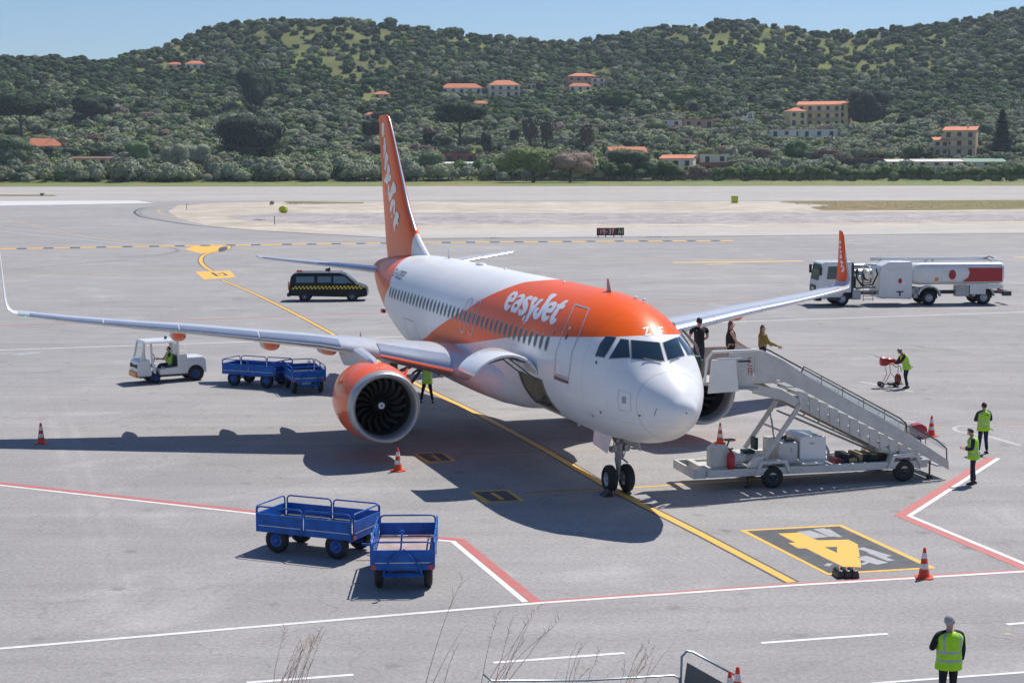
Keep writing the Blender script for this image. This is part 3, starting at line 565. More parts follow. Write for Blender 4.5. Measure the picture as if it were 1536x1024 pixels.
for c,p0,p1 in ((15.45,.98,1.50),(14.4,.98,1.50)):
    q=[]
    for k in range(8): t=PI*k/7; q.append((c+.27*math.cos(t),p0+.06-.09*math.sin(t)))
    for k in range(8): t=PI*k/7; q.append((c-.27*math.cos(t),p1-.06+.09*math.sin(t)))
    outline('overwing_exit',q,.026,line_m); outline('overwing_exit',q,.026,line_m,sg=-1)
outline('rear_hold_door',[(24.2,1.66),(22.6,1.66),(22.2,2.05),(24.2,2.15)],.010,seal_m)
outline('access_panel',[(1.75,1.40),(1.35,1.36),(1.33,1.80),(1.78,1.86)],.006,wrim_m)
fdecal('access_hatch',[[(1.63,1.52),(1.50,1.50),(1.49,1.66),(1.63,1.68)]],wrim_m,.01)
for a,p in ((2.75,2.02),(3.4,2.15),(2.9,1.2),(6.0,1.1),(1.1,1.9)): fdecal('static_port',[[(a+.045*math.cos(t),p+.028*math.sin(t)) for t in [2*PI*k/10 for k in range(10)]]],seal_m,.008)
fdecal('nose_slot',[[(.62,1.86),(.52,1.55),(.54,1.55),(.64,1.86)]],seal_m,.008)
# registration near the tail
def reg(pts_list,a0,p0,s):
    for i,l in enumerate(pts_list): fstroke('registration_letter',[(a0-x*s,p0+z*s*.5) for x,z in l],.03,grey_letter_m,.010+.001*i)
reg([[(1,.1),(.1,0),(0,1),(1,1),(1,.55),(.55,.55)],[(1.3,.5),(1.75,.5)],[(2.1,0),(2.1,1),(2.8,1),(2.8,0)],[(3.1,0),(3.8,0),(3.1,1),(3.85,1)],[(4.9,0),(4.15,0),(4.15,1),(4.9,1)],[(4.2,.5),(4.75,.5)],[(5.9,0),(5.2,0),(5.2,1)],[(5.25,.5),(5.75,.5)]],28.0,.80,.36)
# antennas on the crown
def blade_ant(a,h,l,nm='antenna',m=white_m):
    z=fus_dim(a)[0]-.02; mb=MB(); mb.loft([[(a-l/2,0,z),(a,-.03,z),(a+l/2,0,z),(a,.03,z)],[(a+l*.1,0,z+h),(a+l*.25,-.012,z+h),(a+l*.45,0,z+h),(a+l*.25,.012,z+h)]],smooth=False); mb.build(nm,m,AC)
blade_ant(5.9,.42,.42,m=mat('dusty_pink_antenna',(.5,.28,.25),.4)); blade_ant(24.3,.45,.35)
mb=MB(); mb.ball((19.6,0,fus_dim(19)[0]-.02),(.5,.2,.12)); mb.build('dome_antenna',white_m,AC)
for a,y in ((16.5,.0),(9.6,.15),(4.7,-.4),(4.4,-.55)): 
    mb=MB(); mb.lathe([(0,.06),(.05,.055),(.08,.02)],(a,y,fus_dim(a)[0]-.02),'z',10,cap=True); mb.build('beacon',white_m,AC)
mb=MB(); mb.loft([[(8.2,0,1.80),(8.4,-.03,1.80),(8.65,0,1.80),(8.4,.03,1.80)],[(8.5,0,1.5),(8.55,-.01,1.5),(8.7,0,1.5),(8.55,.01,1.5)]]); mb.build('antenna',white_m,AC)
mb=MB(); mb.box(29.2,29.6,1.58,1.72,3.45,3.6); mb.build('drain_mast',mat('red_plate',(.45,.02,.02),.4),AC)
mb=MB(); mb.box(26.4,26.75,1.2,1.5,2.02,2.2); mb.build('red_cover',bpy.data.materials['red_plate'],AC)
# belly fairing
rings=[]
for a,hw,zb,zt in ((10.2,.8,1.98,2.6),(10.6,1.5,1.80,3.2),(11.2,1.95,1.72,3.45),(12.2,2.18,1.68,3.5),(14,2.26,1.66,3.45),(17,2.26,1.66,3.3),(19.5,2.2,1.68,3.2),(21,1.95,1.72,3.1),(22.2,1.5,1.76,2.9),(23,.8,1.86,2.6)):
    zc=(zb+zt)/2+.15; r=[]
    for k in range(40):
        t=2*PI*k/40; c,s_=math.cos(t),math.sin(t); e=.78
        y=hw*math.copysign(abs(s_)**e,s_); z=zc+((zt-zc) if c>0 else (zc-zb))*math.copysign(abs(c)**e,c); r.append((a,y,z))
    rings.append(r)
mb=MB(); mb.loft(rings); mb.build('belly_fairing',fair_m,AC,angle=50)
# ---- wings
def interp(x,t):
    if x<=t[0][0]: return t[0][1]
    for a,b in zip(t,t[1:]):
        if x<=b[0]: return a[1]+(b[1]-a[1])*(x-a[0])/(b[0]-a[0])
    return t[-1][1]
ZLE=[(0,2.4),(2,2.66),(2.8,2.80),(3.6,2.98),(5.1,3.31),(6.1,3.47),(7,3.62),(8.8,3.78),(11.2,4.01),(13.4,4.17),(15.4,4.34),(17.3,4.55)]
ZTE=[(0,2.9),(3.1,3.12),(5.7,3.36),(8.2,3.61),(10.7,3.89),(13.1,4.09),(16,4.37),(17.3,4.56)]
LEf=lambda s: 21.7-(17.3-s)*.522 -(max(0,3.2-s)*.35); TEf=lambda s: interp(s,[(0,20.25),(2,20.3),(6.4,20.4),(17.3,23.3)])
TC=[(0,.15),(2,.145),(6.4,.118),(17.3,.10)]
NAF=14
def foil(chord,t,m=1.0,x0=0,x1=1):
    "upper then lower points from x0..x1 of the chord"
    def th(x): return 5*t*(.2969*math.sqrt(x)-.126*x-.3516*x*x+.2843*x**3-.1015*x**4)
    def cam_(x): return .018*4*x*(1-x)
    xs=[x0+(x1-x0)*(1-math.cos(PI*i/NAF))/2 for i in range(NAF+1)]
    up=[(x*chord,(cam_(x)+th(x)*m)*chord) for x in xs[::-1]]; lo=[(x*chord,(cam_(x)-th(x)*m)*chord) for x in xs[1:]]
    return up+lo
def wsec(y,z,le,te,zte,t,cant,sg,**k):
    c=te-le; out=[]
    for x,h in foil(c,t,**k):
        zz=z+(zte-z)*x/c; out.append((le+x,sg*(y-h*math.sin(cant)),zz+h*math.cos(cant)))
    return out
SPAN=[1.2,2.0,2.6,3.2,4.5,5.6,6.4,7.5,9,11,13,15,16.4,17.2]
TIP=[(17.3,4.54,21.75,23.3,0),(17.5,4.58,21.87,23.34,15),(17.64,4.70,22.02,23.37,45),(17.73,4.90,22.18,23.39,70),(17.77,5.15,22.34,23.41,82),(17.81,5.7,22.62,23.42,86),(17.84,6.2,22.84,23.45,86),(17.88,6.75,23.03,23.5,86),(17.895,6.98,23.2,23.53,86),(17.90,7.03,23.36,23.54,86)]
def tipmask(nt,M,X,Y,Z): 
    e=curve_node(nt,[(0,22.4),(4.7,22.40),(5.1,22.40),(5.8,22.74),(6.87,23.02),(8,23.1)],8,40); nt.links.new(M('DIVIDE',Z,8.0),e.inputs['Value'])
    return M('MULTIPLY',M('GREATER_THAN',Z,4.80),M('GREATER_THAN',X,M('MULTIPLY',e.outputs[0],40.0)))
tip_m=livery('sharklet_paint',tipmask,base=(.50,.52,.56))
eng_rings=None
for sg in (1,-1):
    W_=lambda s,**k: wsec(s,interp(s,ZLE),LEf(s),TEf(s),interp(s,ZTE),interp(s,TC),0,sg,**k)
    mb=MB(); mb.loft([W_(s) for s in SPAN]+[wsec(17.3,4.54,21.72,23.3,4.55,.1,0,sg)]); wing=mb.build('wing',wing_m,AC,angle=35)
    # slats: bare metal nose skin in five spanwise pieces
    for s0,s1 in ((2.75,5.05),(6.35,9.0),(9.06,11.7),(11.76,14.3),(14.36,16.9)):
        ss=[s0+(s1-s0)*i/4 for i in range(5)]; rings=[]
        for s in ss:
            r=wsec(s,interp(s,ZLE),LEf(s)-.012,TEf(s),interp(s,ZTE),interp(s,TC),0,sg,x0=0,x1=.14,m=1.06); rings.append(r)
        mb=MB(); mb.loft(rings); mb.build('slat',slat_m,wing,angle=60)
    # control surfaces: hinge gaps as thin dark strips on the upper skin
    def up_pt(s,f,off=.012):
        c=TEf(s)-LEf(s); t=interp(s,TC); th=5*t*(.2969*math.sqrt(f)-.126*f-.3516*f*f+.2843*f**3-.1015*f**4)*c+.018*4*f*(1-f)*c
        return (LEf(s)+f*c,sg*s,interp(s,ZLE)+(interp(s,ZTE)-interp(s,ZLE))*f+th+off)
    for s0,s1,f in ((2.6,6.2,.74),(6.5,12.8,.74),(13.2,16.5,.75),(6.6,12.4,.62)):
        k=6; P=[]; 
        for i in range(k+1):
            s=s0+(s1-s0)*i/k; P+= [up_pt(s,f),up_pt(s,f+.012)]
        mb=MB(); mb.add(P,[(2*i,2*i+2,2*i+3,2*i+1) for i in range(k)]); mb.build('hinge_gap',seal_m,wing,fixn=False)
    for s in (6.35,12.95,16.6):
        P=[]
        for i in range(7): f=.62+.37*i/6; P+= [up_pt(s,f),up_pt(s+.035,f)]
        mb=MB(); mb.add(P,[(2*i,2*i+2,2*i+3,2*i+1) for i in range(6)]); mb.build('panel_gap',seal_m,wing,fixn=False)
    # sharklet
    mb=MB(); mb.loft([wsec(y,z,le,te,z,.09,R(c),sg) for y,z,le,te,c in TIP]); sh=mb.build('sharklet',tip_m if sg<0 else white_m,AC,angle=50)
    if sg==-1:
        ty=[(z,y) for y,z,_,_,_ in TIP]
        for i,(k,l) in enumerate([kv for kv in WGT.items() if kv[0] not in('edge','out')]):
            decal('sharklet_letter',[[l]],lambda x,z:(x,-interp(z,ty)+.075,z),letter_m,sh,.5)
    # navigation lights
    mb=MB(); mb.ball((21.68 if True else 0,sg*17.0,4.50),(.10,.12,.05)); mb.build('navigation_light',mat('green_light' if sg>0 else 'red_light',(.0,.75,.42) if sg>0 else (.8,.02,.02),.1,var=0,emit=.8),AC)
    # flap track fairings
    for s,ln,r0 in ((6.1,3.6,.30),(8.2,3.3,.32),(11.55,3.0,.29)):
        te=TEf(s); z0=interp(s,ZTE)-.36; rings=[]
        for f,rr,dz in ((0,.02,.22),(.08,.45,.14),(.25,.9,.0),(.5,1,-.06),(.7,.9,-.10),(.88,.55,-.10),(1,.05,-.06)):
            a=te-ln*.62+ln*f; rings.append([(a,sg*s+r0*rr*.95*math.cos(t),z0+dz+.06+r0*rr*.80*math.sin(t)) for t in [2*PI*k/14 for k in range(14)]])
        def fm(nt,M,X,Y,Z,te=te): return M('LESS_THAN',X,te-.75)
        key='fairing_paint_%d'%int(s*10); m_=bpy.data.materials.get(key) or livery(key,fm,base=(.60,.60,.62))
        mb=MB(); mb.loft(rings); mb.build('flap_fairing',m_,wing)
# ---- fin
def fin_ht(z,le,te,x):
    c=te-le; f=min(max((x-le)/c,0.0),1.0); t=.10; return 5*t*(.2969*math.sqrt(f)-.126*f-.3516*f*f+.2843*f**3-.1015*f**4)*c*min(1,.55/(.1*c)*1.0)
FIN=[(5.5,26.6,35.3),(6.05,27.6,35.5),(6.25,28.1,35.6),(6.5,28.7,35.66),(6.75,29.25,35.72),(7.1,29.85,35.8),(8.1,31.05,36.05),(9.2,32.0,36.3),(10.23,32.88,36.48),(11.3,33.8,36.66),(12.0,34.42,36.78),(12.28,34.75,36.83),(12.38,35.1,36.84)]
def fdim(z):
    return interp(z,[(r[0],r[1]) for r in FIN]),interp(z,[(r[0],r[2]) for r in FIN])
def finy(x,z): le,te=fdim(z); return fin_ht(z,le,te,x)
def finmask(nt,M,X,Y,Z):
    e=curve_node(nt,[(0,29.7),(5,29.7),(6.6,29.6),(7.0,29.6),(7.3,28),(16,28)],16,40); nt.links.new(M('DIVIDE',Z,16.0),e.inputs['Value'])
    return M('GREATER_THAN',X,M('MULTIPLY',e.outputs[0],40.0))
fin_m=livery('fin_paint',finmask,lines=[('y',5,.01,0)])
def finring(z,le,te,x0=0,x1=1,grow=0):
    c=te-le; xs=[x0+(x1-x0)*(1-math.cos(PI*i/14))/2 for i in range(15)]
    a=[(le+c*x-grow,fin_ht(z,le,te,le+c*x)+grow*.6,z) for x in xs[::-1]]; b=[(le+c*x-grow,-fin_ht(z,le,te,le+c*x)-grow*.6,z) for x in xs[1:]]; return a+b
mb=MB(); mb.loft([finring(*r) for r in FIN]); fin=mb.build('tail_fin',fin_m,AC,angle=40)
mb=MB(); mb.loft([finring(*r,x0=0,x1=.010,grow=.008) for r in FIN[5:-1]]); mb.build('fin_leading_edge',slat_m,fin)
mb=MB(); P=[]
for z in (6.3,7.5,9,10.5,11.9):
    le,te=fdim(z); x=le+(te-le)*.70; P+=[(x,finy(x,z)+.01,z),(x+.03,finy(x+.03,z)+.01,z)]
mb.add(P,[(2*i,2*i+2,2*i+3,2*i+1) for i in range(4)]); mb.build('rudder_gap',seal_m,fin,fixn=False)
for i,(k,l) in enumerate(FINT.items()): decal('fin_lettering_accent' if 'dot' in k else 'fin_letter_'+k[0].lower(),[[l]],lambda x,z:(x,finy(x,z)+.012,z),letter_m,AC,.25)
# ---- tailplane
for sg in (1,-1):
    mb=MB(); T=[(.5,5.02,32.3,35.7),(1.2,5.09,32.75,35.85),(3,5.30,33.85,36.15),(5,5.52,34.95,36.5),(6.0,5.64,35.5,36.72),(6.2,5.66,35.75,36.75)]
    if sg<0: T=[(y*1.05,z+.03,le-.3*y/6,te-.3*y/6) for y,z,le,te in T]
    mb.loft([wsec(y,z,le,te,z,.09,0,sg) for y,z,le,te in T]); tp=mb.build('tailplane',wing_m,AC,angle=35)
    mb=MB(); mb.loft([wsec(y,z,le-.03,te,z,.09,0,sg,x0=0,x1=.1,m=1.25) for y,z,le,te in T[1:-1]]); mb.build('tailplane_leading_edge',slat_m,tp,angle=60)
# exhaust of the auxiliary power unit
mb=MB(); mb.lathe([(36.9,.20),(37.45,.16),(37.45,.12),(37.2,.1)],(0,0,5.08),'x',20); mb.build('tail_exhaust',gear_m,AC)
# ---- engines
def engine_parts(sg):
    e=MB(); e.lathe([(.42,1.235),(.8,1.30),(1.3,1.345),(1.9,1.355),(2.6,1.30),(3.3,1.17),(3.9,1.02),(3.92,.98),(3.3,1.0)],(0,0,0),'x',64)
    def em(nt,M,X,Y,Z): return M('LESS_THAN',X,3.55)
    m_=bpy.data.materials.get('engine_cowl_paint') or livery('engine_cowl_paint',em,coat=.6,base=(.62,.62,.63),lines=[('x',1.75,.012,.45),('x',2.9,.01,.35),('z',-1.0,.01,0)])
    c=e.build('engine',m_,AC,loc=(11.62,5.75 if sg>0 else -5.97,1.93),angle=50)
    p=MB(); p.lathe([(.55,.985),(.3,.985),(.12,1.02),(.03,1.07),(0,1.12),(.03,1.165),(.12,1.20),(.28,1.222),(.425,1.238)],(0,0,0),'x',64); p.build('intake_lip',lip_m,c,angle=80)
    p=MB(); p.lathe([(.54,.986),(.8,.99),(1.05,.995),(1.6,.995)],(0,0,0),'x',48); p.build('intake_duct',duct_m,c,angle=80,fixn=False)
    p=MB(); p.lathe([(1.6,.02),(1.6,.99)],(0,0,0),'x',32); p.build('fan_back',dark_m,c,fixn=False)
    p=MB()
    for k in range(18):
        w=2*PI*k/18; pts=[]
        for j in range(7):
            r=.26+(.97-.26)*j/6; tw=R(28+30*j/6); ch=.17+.09*math.sin(PI*min(1,j/5)); sweep=.10*math.sin(PI*j/6)
            for q in (-1,-.3,.3,1):
                x=1.22+sweep*.6-ch*q*math.cos(tw); t=ch*q*math.sin(tw)+sweep; cr,sr=math.cos(w),math.sin(w); 
                pts.append((x,r*cr-t*sr,r*sr+t*cr))
        fs_=[(4*j+q,4*j+q+1,4*j+q+5,4*j+q+4) for j in range(6) for q in range(3)]
        p.cm=0; p.add(pts,[f for i,f in enumerate(fs_) if i%3!=2],True); p.cm=1; p.add(pts,[f for i,f in enumerate(fs_) if i%3==2],True)
    p.build('fan_blades',[blade_m,bedge_m],c,fixn=False,angle=80)
    p=MB(); p.lathe([(.62,.01),(.64,.05),(.72,.13),(.86,.21),(1.02,.27),(1.2,.28)],(0,0,0),'x',24); sp=p.build('spinner',mat('dark_spinner',(.03,.03,.032),.35,var=0) if 'dark_spinner' not in bpy.data.materials else bpy.data.materials['dark_spinner'],c)
    p=MB(); p.lathe([(.605,.02),(.63,.085),(.66,.115)],(0,0,0),'x',20); p.lathe([(.66,.115),(.67,.11)],(0,0,0),'x',20); p.build('spinner_swirl',letter_m,c)
    p=MB(); p.tube([(.598,.0,.035),(.598,.03,.0),(.60,0,-.03)],.016,5); p.build('spinner_mark',dark_m,c)
    p=MB(); p.lathe([(3.4,.80),(4.0,.74),(4.6,.60),(4.62,.55),(4.2,.5)],(0,0,0),'x',40); p.build('core_nozzle',gear_m,c)
    p=MB(); p.lathe([(4.2,.42),(4.7,.34),(5.2,.12),(5.28,.01)],(0,0,0),'x',24); p.build('exhaust_cone',mat('heat_stained_metal',(.25,.20,.17),.4,metal=.7) if 'heat_stained_metal' not in bpy.data.materials else bpy.data.materials['heat_stained_metal'],c)
    # strake and cowl numeral
    p=MB(); p.loft([[(1.0,-sg*.95,.92),(1.6,-sg*.98,.93),(1.0,-sg*.93,.93)],[(1.3,-sg*1.12,1.12),(1.62,-sg*1.14,1.12),(1.32,-sg*1.11,1.13)]],smooth=False); p.build('strake',m_,c)
    p=MB()
    for q in ([(-.12,.0),(-.12,.2),(.0,.22)],[(.06,.0),(.06,.2),(.2,.2),(.2,.04)]):
        l=stroke_loops(q,.022)[0]; n=len(l)
        p.add([(.62+b,-.06+a,math.sqrt(max(0,(1.285+.03*b)**2-(-.06+a)**2))) for a,b in l],[(i,i+1,n-2-i,n-1-i) for i in range(n//2-1)])
    p.build('cowl_numeral',letter_m,c,fixn=False)
    # pylon
    p=MB(); y=5.75 if sg>0 else -5.97; R_=[]
    for x,zb,zt,hw in ((12.9,2.95,3.20,.03),(13.3,2.95,3.36,.14),(14.0,2.95,3.44,.19),(15.0,2.9,3.5,.21),(15.9,2.85,3.52,.21),(17.5,2.7,3.5,.19),(18.6,2.9,3.4,.12),(19.4,3.15,3.35,.03)):
        R_.append([(x,y-hw,zb),(x,y-hw,zt-.08),(x,y-hw*.5,zt),(x,y+hw*.5,zt),(x,y+hw,zt-.08),(x,y+hw,zb)])
    p.loft(R_); p.build('engine_pylon',mat('pylon_grey',(.58,.60,.63),.28,metal=.3) if 'pylon_grey' not in bpy.data.materials else bpy.data.materials['pylon_grey'],AC,angle=40)
engine_parts(1); engine_parts(-1)
# ---- landing gear
def wheel(r,w_,c,parent,name='wheel',hub=.5,axis='y',side=1):
    x,y,z=c; h=w_/2; k=min(h*.7,r*.22)
    mb=MB(); mb.lathe([(-h*.75,r*hub),(-h,r*(hub+.1)),(-h,r-k),(-h+k*.5,r-k*.25),(-h+k,r),(h-k,r),(h-k*.5,r-k*.25),(h,r-k),(h,r*(hub+.1)),(h*.75,r*hub)],(0,0,0),axis,32)
    t=mb.build(name,tyre_m,parent,loc=(x,y,z),angle=70)
    mb=MB(); mb.lathe([(-h*.8,r*.0+.01),(-h*.85,r*.16),(-h*.6,r*.2),(-h*.35,r*.3),(-h*.72,r*hub*.9),(-h*.76,r*hub),(h*.76,r*hub),(h*.72,r*hub*.9),(h*.35,r*.3),(h*.6,r*.2),(h*.85,r*.16),(h*.8,.01)],(0,0,0),axis,24); mb.build('wheel_hub',hub_m,t,angle=40)
    return t
for y in (-.28,.28): wheel(.43,.30,(5.07,y,.43),AC,'nose_wheel')
g=MB(); g.tube([(5.07,-.36,.43),(5.07,.36,.43)],.06); g.tube([(5.07,0,.43),(5.0,0,1.15)],.08); g.tube([(5.0,0,1.05),(4.95,0,2.1)],.14); g.tube([(4.7,-.28,1.95),(5.0,-.05,1.35)],.05); g.tube([(4.7,.28,1.95),(5.0,.05,1.35)],.05); g.box(4.9,5.2,-.3,.3,1.85,1.99); g.tube([(4.8,-.2,.95),(5.0,-.05,1.1)],.03); g.lathe([(-.05,.13),(.05,.13)],(5.0,0,1.15),'z',16,cap=True)
g.tube([(5.0,0,1.3),(5.3,0,1.0),(5.12,0,.62)],.035); g.tube([(4.98,0,1.5),(4.2,0,2.0)],.05); g.box(4.85,5.1,-.28,-.12,1.3,1.5); g.box(4.85,5.1,.12,.3,1.28,1.45); g.tube([(4.96,-.3,1.75),(4.96,.3,1.75)],.05); g.box(4.8,5.12,-.17,.17,1.6,1.78)
for y in (-.2,.2): g.lathe([(0,.10),(.06,.10),(.1,.05)],(4.82,y,1.42),'x',14,cap=True)
g.tube([(4.95,.12,1.2),(4.98,.2,1.4),(4.97,.14,1.9)],.018); g.tube([(4.95,-.12,1.1),(4.9,-.2,1.4),(4.97,-.14,1.9)],.018)
g.build('nose_gear_leg',gear_m,AC,angle=50)
for y,sg in ((-.42,-1),(.42,1)):
    g=MB(); g.loft([[(4.5,y,1.86),(6.0,y,1.86),(6.0,y+.02,1.86),(4.5,y+.02,1.86)],[(4.6,y+sg*.12,1.32),(5.8,y+sg*.12,1.42),(5.8,y+sg*.14,1.42),(4.6,y+sg*.14,1.32)]],smooth=False); g.build('nose_gear_door',white_m,AC)
for sg in (1,-1):
    for dy in (-.46,.46): wheel(.58,.40,(18.3,sg*3.8+dy,.58),AC,'main_wheel')
    g=MB(); g.tube([(18.3,sg*3.8-.5,.58),(18.3,sg*3.8+.5,.58)],.08); g.tube([(18.3,sg*3.8,.58),(18.2,sg*3.85,1.5)],.09); g.tube([(18.2,sg*3.85,1.45),(18.0,sg*3.95,3.2)],.15); g.tube([(18.1,sg*3.9,2.2),(18.0,sg*2.2,2.9)],.07); g.tube([(18.2,sg*3.8,1.5),(18.6,sg*3.8,1.1),(18.35,sg*3.8,.75)],.04)
    g.build('main_gear_leg',gear_m,AC,angle=50)
    g=MB(); g.loft([[(17.3,sg*4.25,3.05),(18.9,sg*4.25,3.1),(18.9,sg*4.28,3.1),(17.3,sg*4.28,3.05)],[(17.6,sg*4.1,1.3),(18.6,sg*4.1,1.3),(18.6,sg*4.13,1.3),(17.6,sg*4.13,1.3)]],smooth=False); g.build('main_gear_door',white_m,AC)
# ================================================================ HILLS, TREES, HOUSES
RIDGE=[(-700,70),(-300,92),(-100,86),(0,91),(40,87),(90,88),(150,94),(170,91),(240,72),(300,52),(350,39),(400,32),(470,32),(540,34),(620,46),(700,54),(800,66),(850,69),(900,64),(960,52),(1000,46),(1060,39),(1110,35),(1170,42),(1220,52),(1270,54),(1330,51),(1400,44),(1460,32),(1536,21),(1650,8),(1900,0),(2300,10)]
RIDGE=[(a,b+4) for a,b in RIDGE]
Y0,YR=850.0,1700.0
import mathutils.noise as mn
def terr(x,y):
    u=768+x/y*CF; yr=YR-(220 if u<170 else max(0,220-(u-170)*1.2) if u<354 else 0)
    zr=CH+(244-interp(u,RIDGE))/CF*yr
    t=(y-Y0)/(yr-Y0)
    if t<=0: return -.05+max(0,t*6)
    if t<=1: f=.17*t+.83*t**1.62
    else: f=1-.9*(t-1)-.5*(t-1)**2; f=max(f,-.3)
    nz=mn.noise(Vector((x*.006,y*.006,3)))*7+mn.noise(Vector((x*.02,y*.02,7)))*2.2
    k=min(1,max(0,t*3)); 
    if .75<t<=1: k*=(1-t)*4*.7+.3
    elif t>1: k*=.3
    return zr*f+nz*k
NX,NY=150,90
vs=[];fs=[]
for j in range(NY+1):
    y=Y0-12+(2500-Y0+12)*(j/NY)**1.3
    for i in range(NX+1):
        x=y*(-.50+1.0*i/NX); vs.append((x,y,terr(x,y) if j else -.5))
for j in range(NY):
    for i in range(NX): a=j*(NX+1)+i; fs.append((a,a+1,a+NX+2,a+NX+1))
hm,nt,p=nt_mat('hillside_scrub'); L=nt.links; tc=N(nt,'ShaderNodeTexCoord')
n1=N(nt,'ShaderNodeTexNoise',i_Scale=.012,i_Detail=6.0,i_Roughness=.6); L.new(tc.outputs['Object'],n1.inputs['Vector'])
n2=N(nt,'ShaderNodeTexNoise',i_Scale=.13,i_Detail=8.0,i_Roughness=.8); L.new(tc.outputs['Object'],n2.inputs['Vector'])
cr=N(nt,'ShaderNodeValToRGB'); el=cr.color_ramp.elements; el[0].position=.32; el[0].color=(.07,.085,.035,1); el[1].position=.68; el[1].color=(.22,.27,.075,1)
e=el.new(.5); e.color=(.15,.165,.06,1)
ad=N(nt,'ShaderNodeMath',operation='MULTIPLY_ADD'); L.new(n1.outputs['Fac'],ad.inputs[0]); ad.inputs[1].default_value=.5; 
m2=N(nt,'ShaderNodeMath',operation='MULTIPLY'); L.new(n2.outputs['Fac'],m2.inputs[0]); m2.inputs[1].default_value=.5; L.new(m2.outputs[0],ad.inputs[2]); L.new(ad.outputs[0],cr.inputs['Fac']); L.new(cr.outputs['Color'],p.inputs['Base Color']); p.inputs['Roughness'].default_value=.95; p.inputs['Specular IOR Level'].default_value=.05
mb=MB(); mb.add(vs,fs,True); tag(mb.build('hills',hm,fixn=False,angle=0),kind='structure')
def onhill(u,v,y0=Y0,y1=2100):
    "ground point on the hillside shown at (u,v)"
    d=_R2*((u-768)/CF)-_U2*((v-512)/CF)+_F; y=y0
    while y<y1:
        t=y/d.y; z=CH+d.z*t; x=d.x*t
        if z<terr(x,y): return Vector((x,y,terr(x,y)))
        y+=3
    return Vector((d.x*y/d.y,y,terr(d.x*y/d.y,y)))
# ---- leaf-clump crowns
def leaf_mat(name,c1,c2,hue=.03,val=.35,objcol=True):
    m,nt,p=nt_mat(name); L=nt.links; tc=N(nt,'ShaderNodeTexCoord'); oi=N(nt,'ShaderNodeObjectInfo')
    n=N(nt,'ShaderNodeTexNoise',i_Scale=.35,i_Detail=4.0,i_Roughness=.7); L.new(tc.outputs['Object'],n.inputs['Vector'])
    mx=N(nt,'ShaderNodeMix',data_type='RGBA'); r=N(nt,'ShaderNodeMapRange',i_From_Min=.35,i_From_Max=.65); L.new(n.outputs['Fac'],r.inputs['Value']); L.new(r.outputs['Result'],mx.inputs['Factor']); mx.inputs['A'].default_value=rgb(c1); mx.inputs['B'].default_value=rgb(c2)
    hs=N(nt,'ShaderNodeHueSaturation'); L.new(mx.outputs['Result'],hs.inputs['Color'])
    a=N(nt,'ShaderNodeMapRange',i_To_Min=.5-hue,i_To_Max=.5+hue); b=N(nt,'ShaderNodeMapRange',i_To_Min=1-val,i_To_Max=1+val)
    L.new(oi.outputs['Random'],b.inputs['Value']); 
    fr=N(nt,'ShaderNodeMath',operation='FRACT'); mm=N(nt,'ShaderNodeMath',operation='MULTIPLY'); mm.inputs[1].default_value=7.31; L.new(oi.outputs['Random'],mm.inputs[0]); L.new(mm.outputs[0],fr.inputs[0]); L.new(fr.outputs[0],a.inputs['Value'])
    sa=N(nt,'ShaderNodeMapRange',i_To_Min=.7,i_To_Max=1.15); f2=N(nt,'ShaderNodeMath',operation='FRACT'); m3=N(nt,'ShaderNodeMath',operation='MULTIPLY'); m3.inputs[1].default_value=13.7; L.new(oi.outputs['Random'],m3.inputs[0]); L.new(m3.outputs[0],f2.inputs[0]); L.new(f2.outputs[0],sa.inputs['Value']); L.new(sa.outputs['Result'],hs.inputs['Saturation'])
    L.new(a.outputs['Result'],hs.inputs['Hue']); L.new(b.outputs['Result'],hs.inputs['Value']); L.new(hs.outputs['Color'],p.inputs['Base Color'])
    p.inputs['Roughness'].default_value=.75; p.inputs['Specular IOR Level'].default_value=.15
    return m
L_oliv=leaf_mat('olive_foliage',(.20,.235,.125),(.28,.31,.18),.02,.3)
L_dark=leaf_mat('dark_evergreen_foliage',(.045,.090,.032),(.095,.155,.045),.02,.38)
L_pine=leaf_mat('pine_foliage',(.012,.034,.014),(.036,.07,.022),.01,.2)
L_scrub=leaf_mat('scrub_foliage',(.13,.20,.055),(.23,.28,.085),.035,.3)
L_brown=leaf_mat('brownish_foliage',(.22,.17,.12),(.27,.2,.14),.02,.3)
L_palm=leaf_mat('palm_foliage',(.07,.10,.045),(.13,.15,.07),.01,.1); L_pdry=leaf_mat('dry_palm_fronds',(.085,.068,.05),(.13,.10,.07),.01,.1)
bark_m=mat('tree_bark',(.10,.085,.065),.9,var=.4,scale=2)
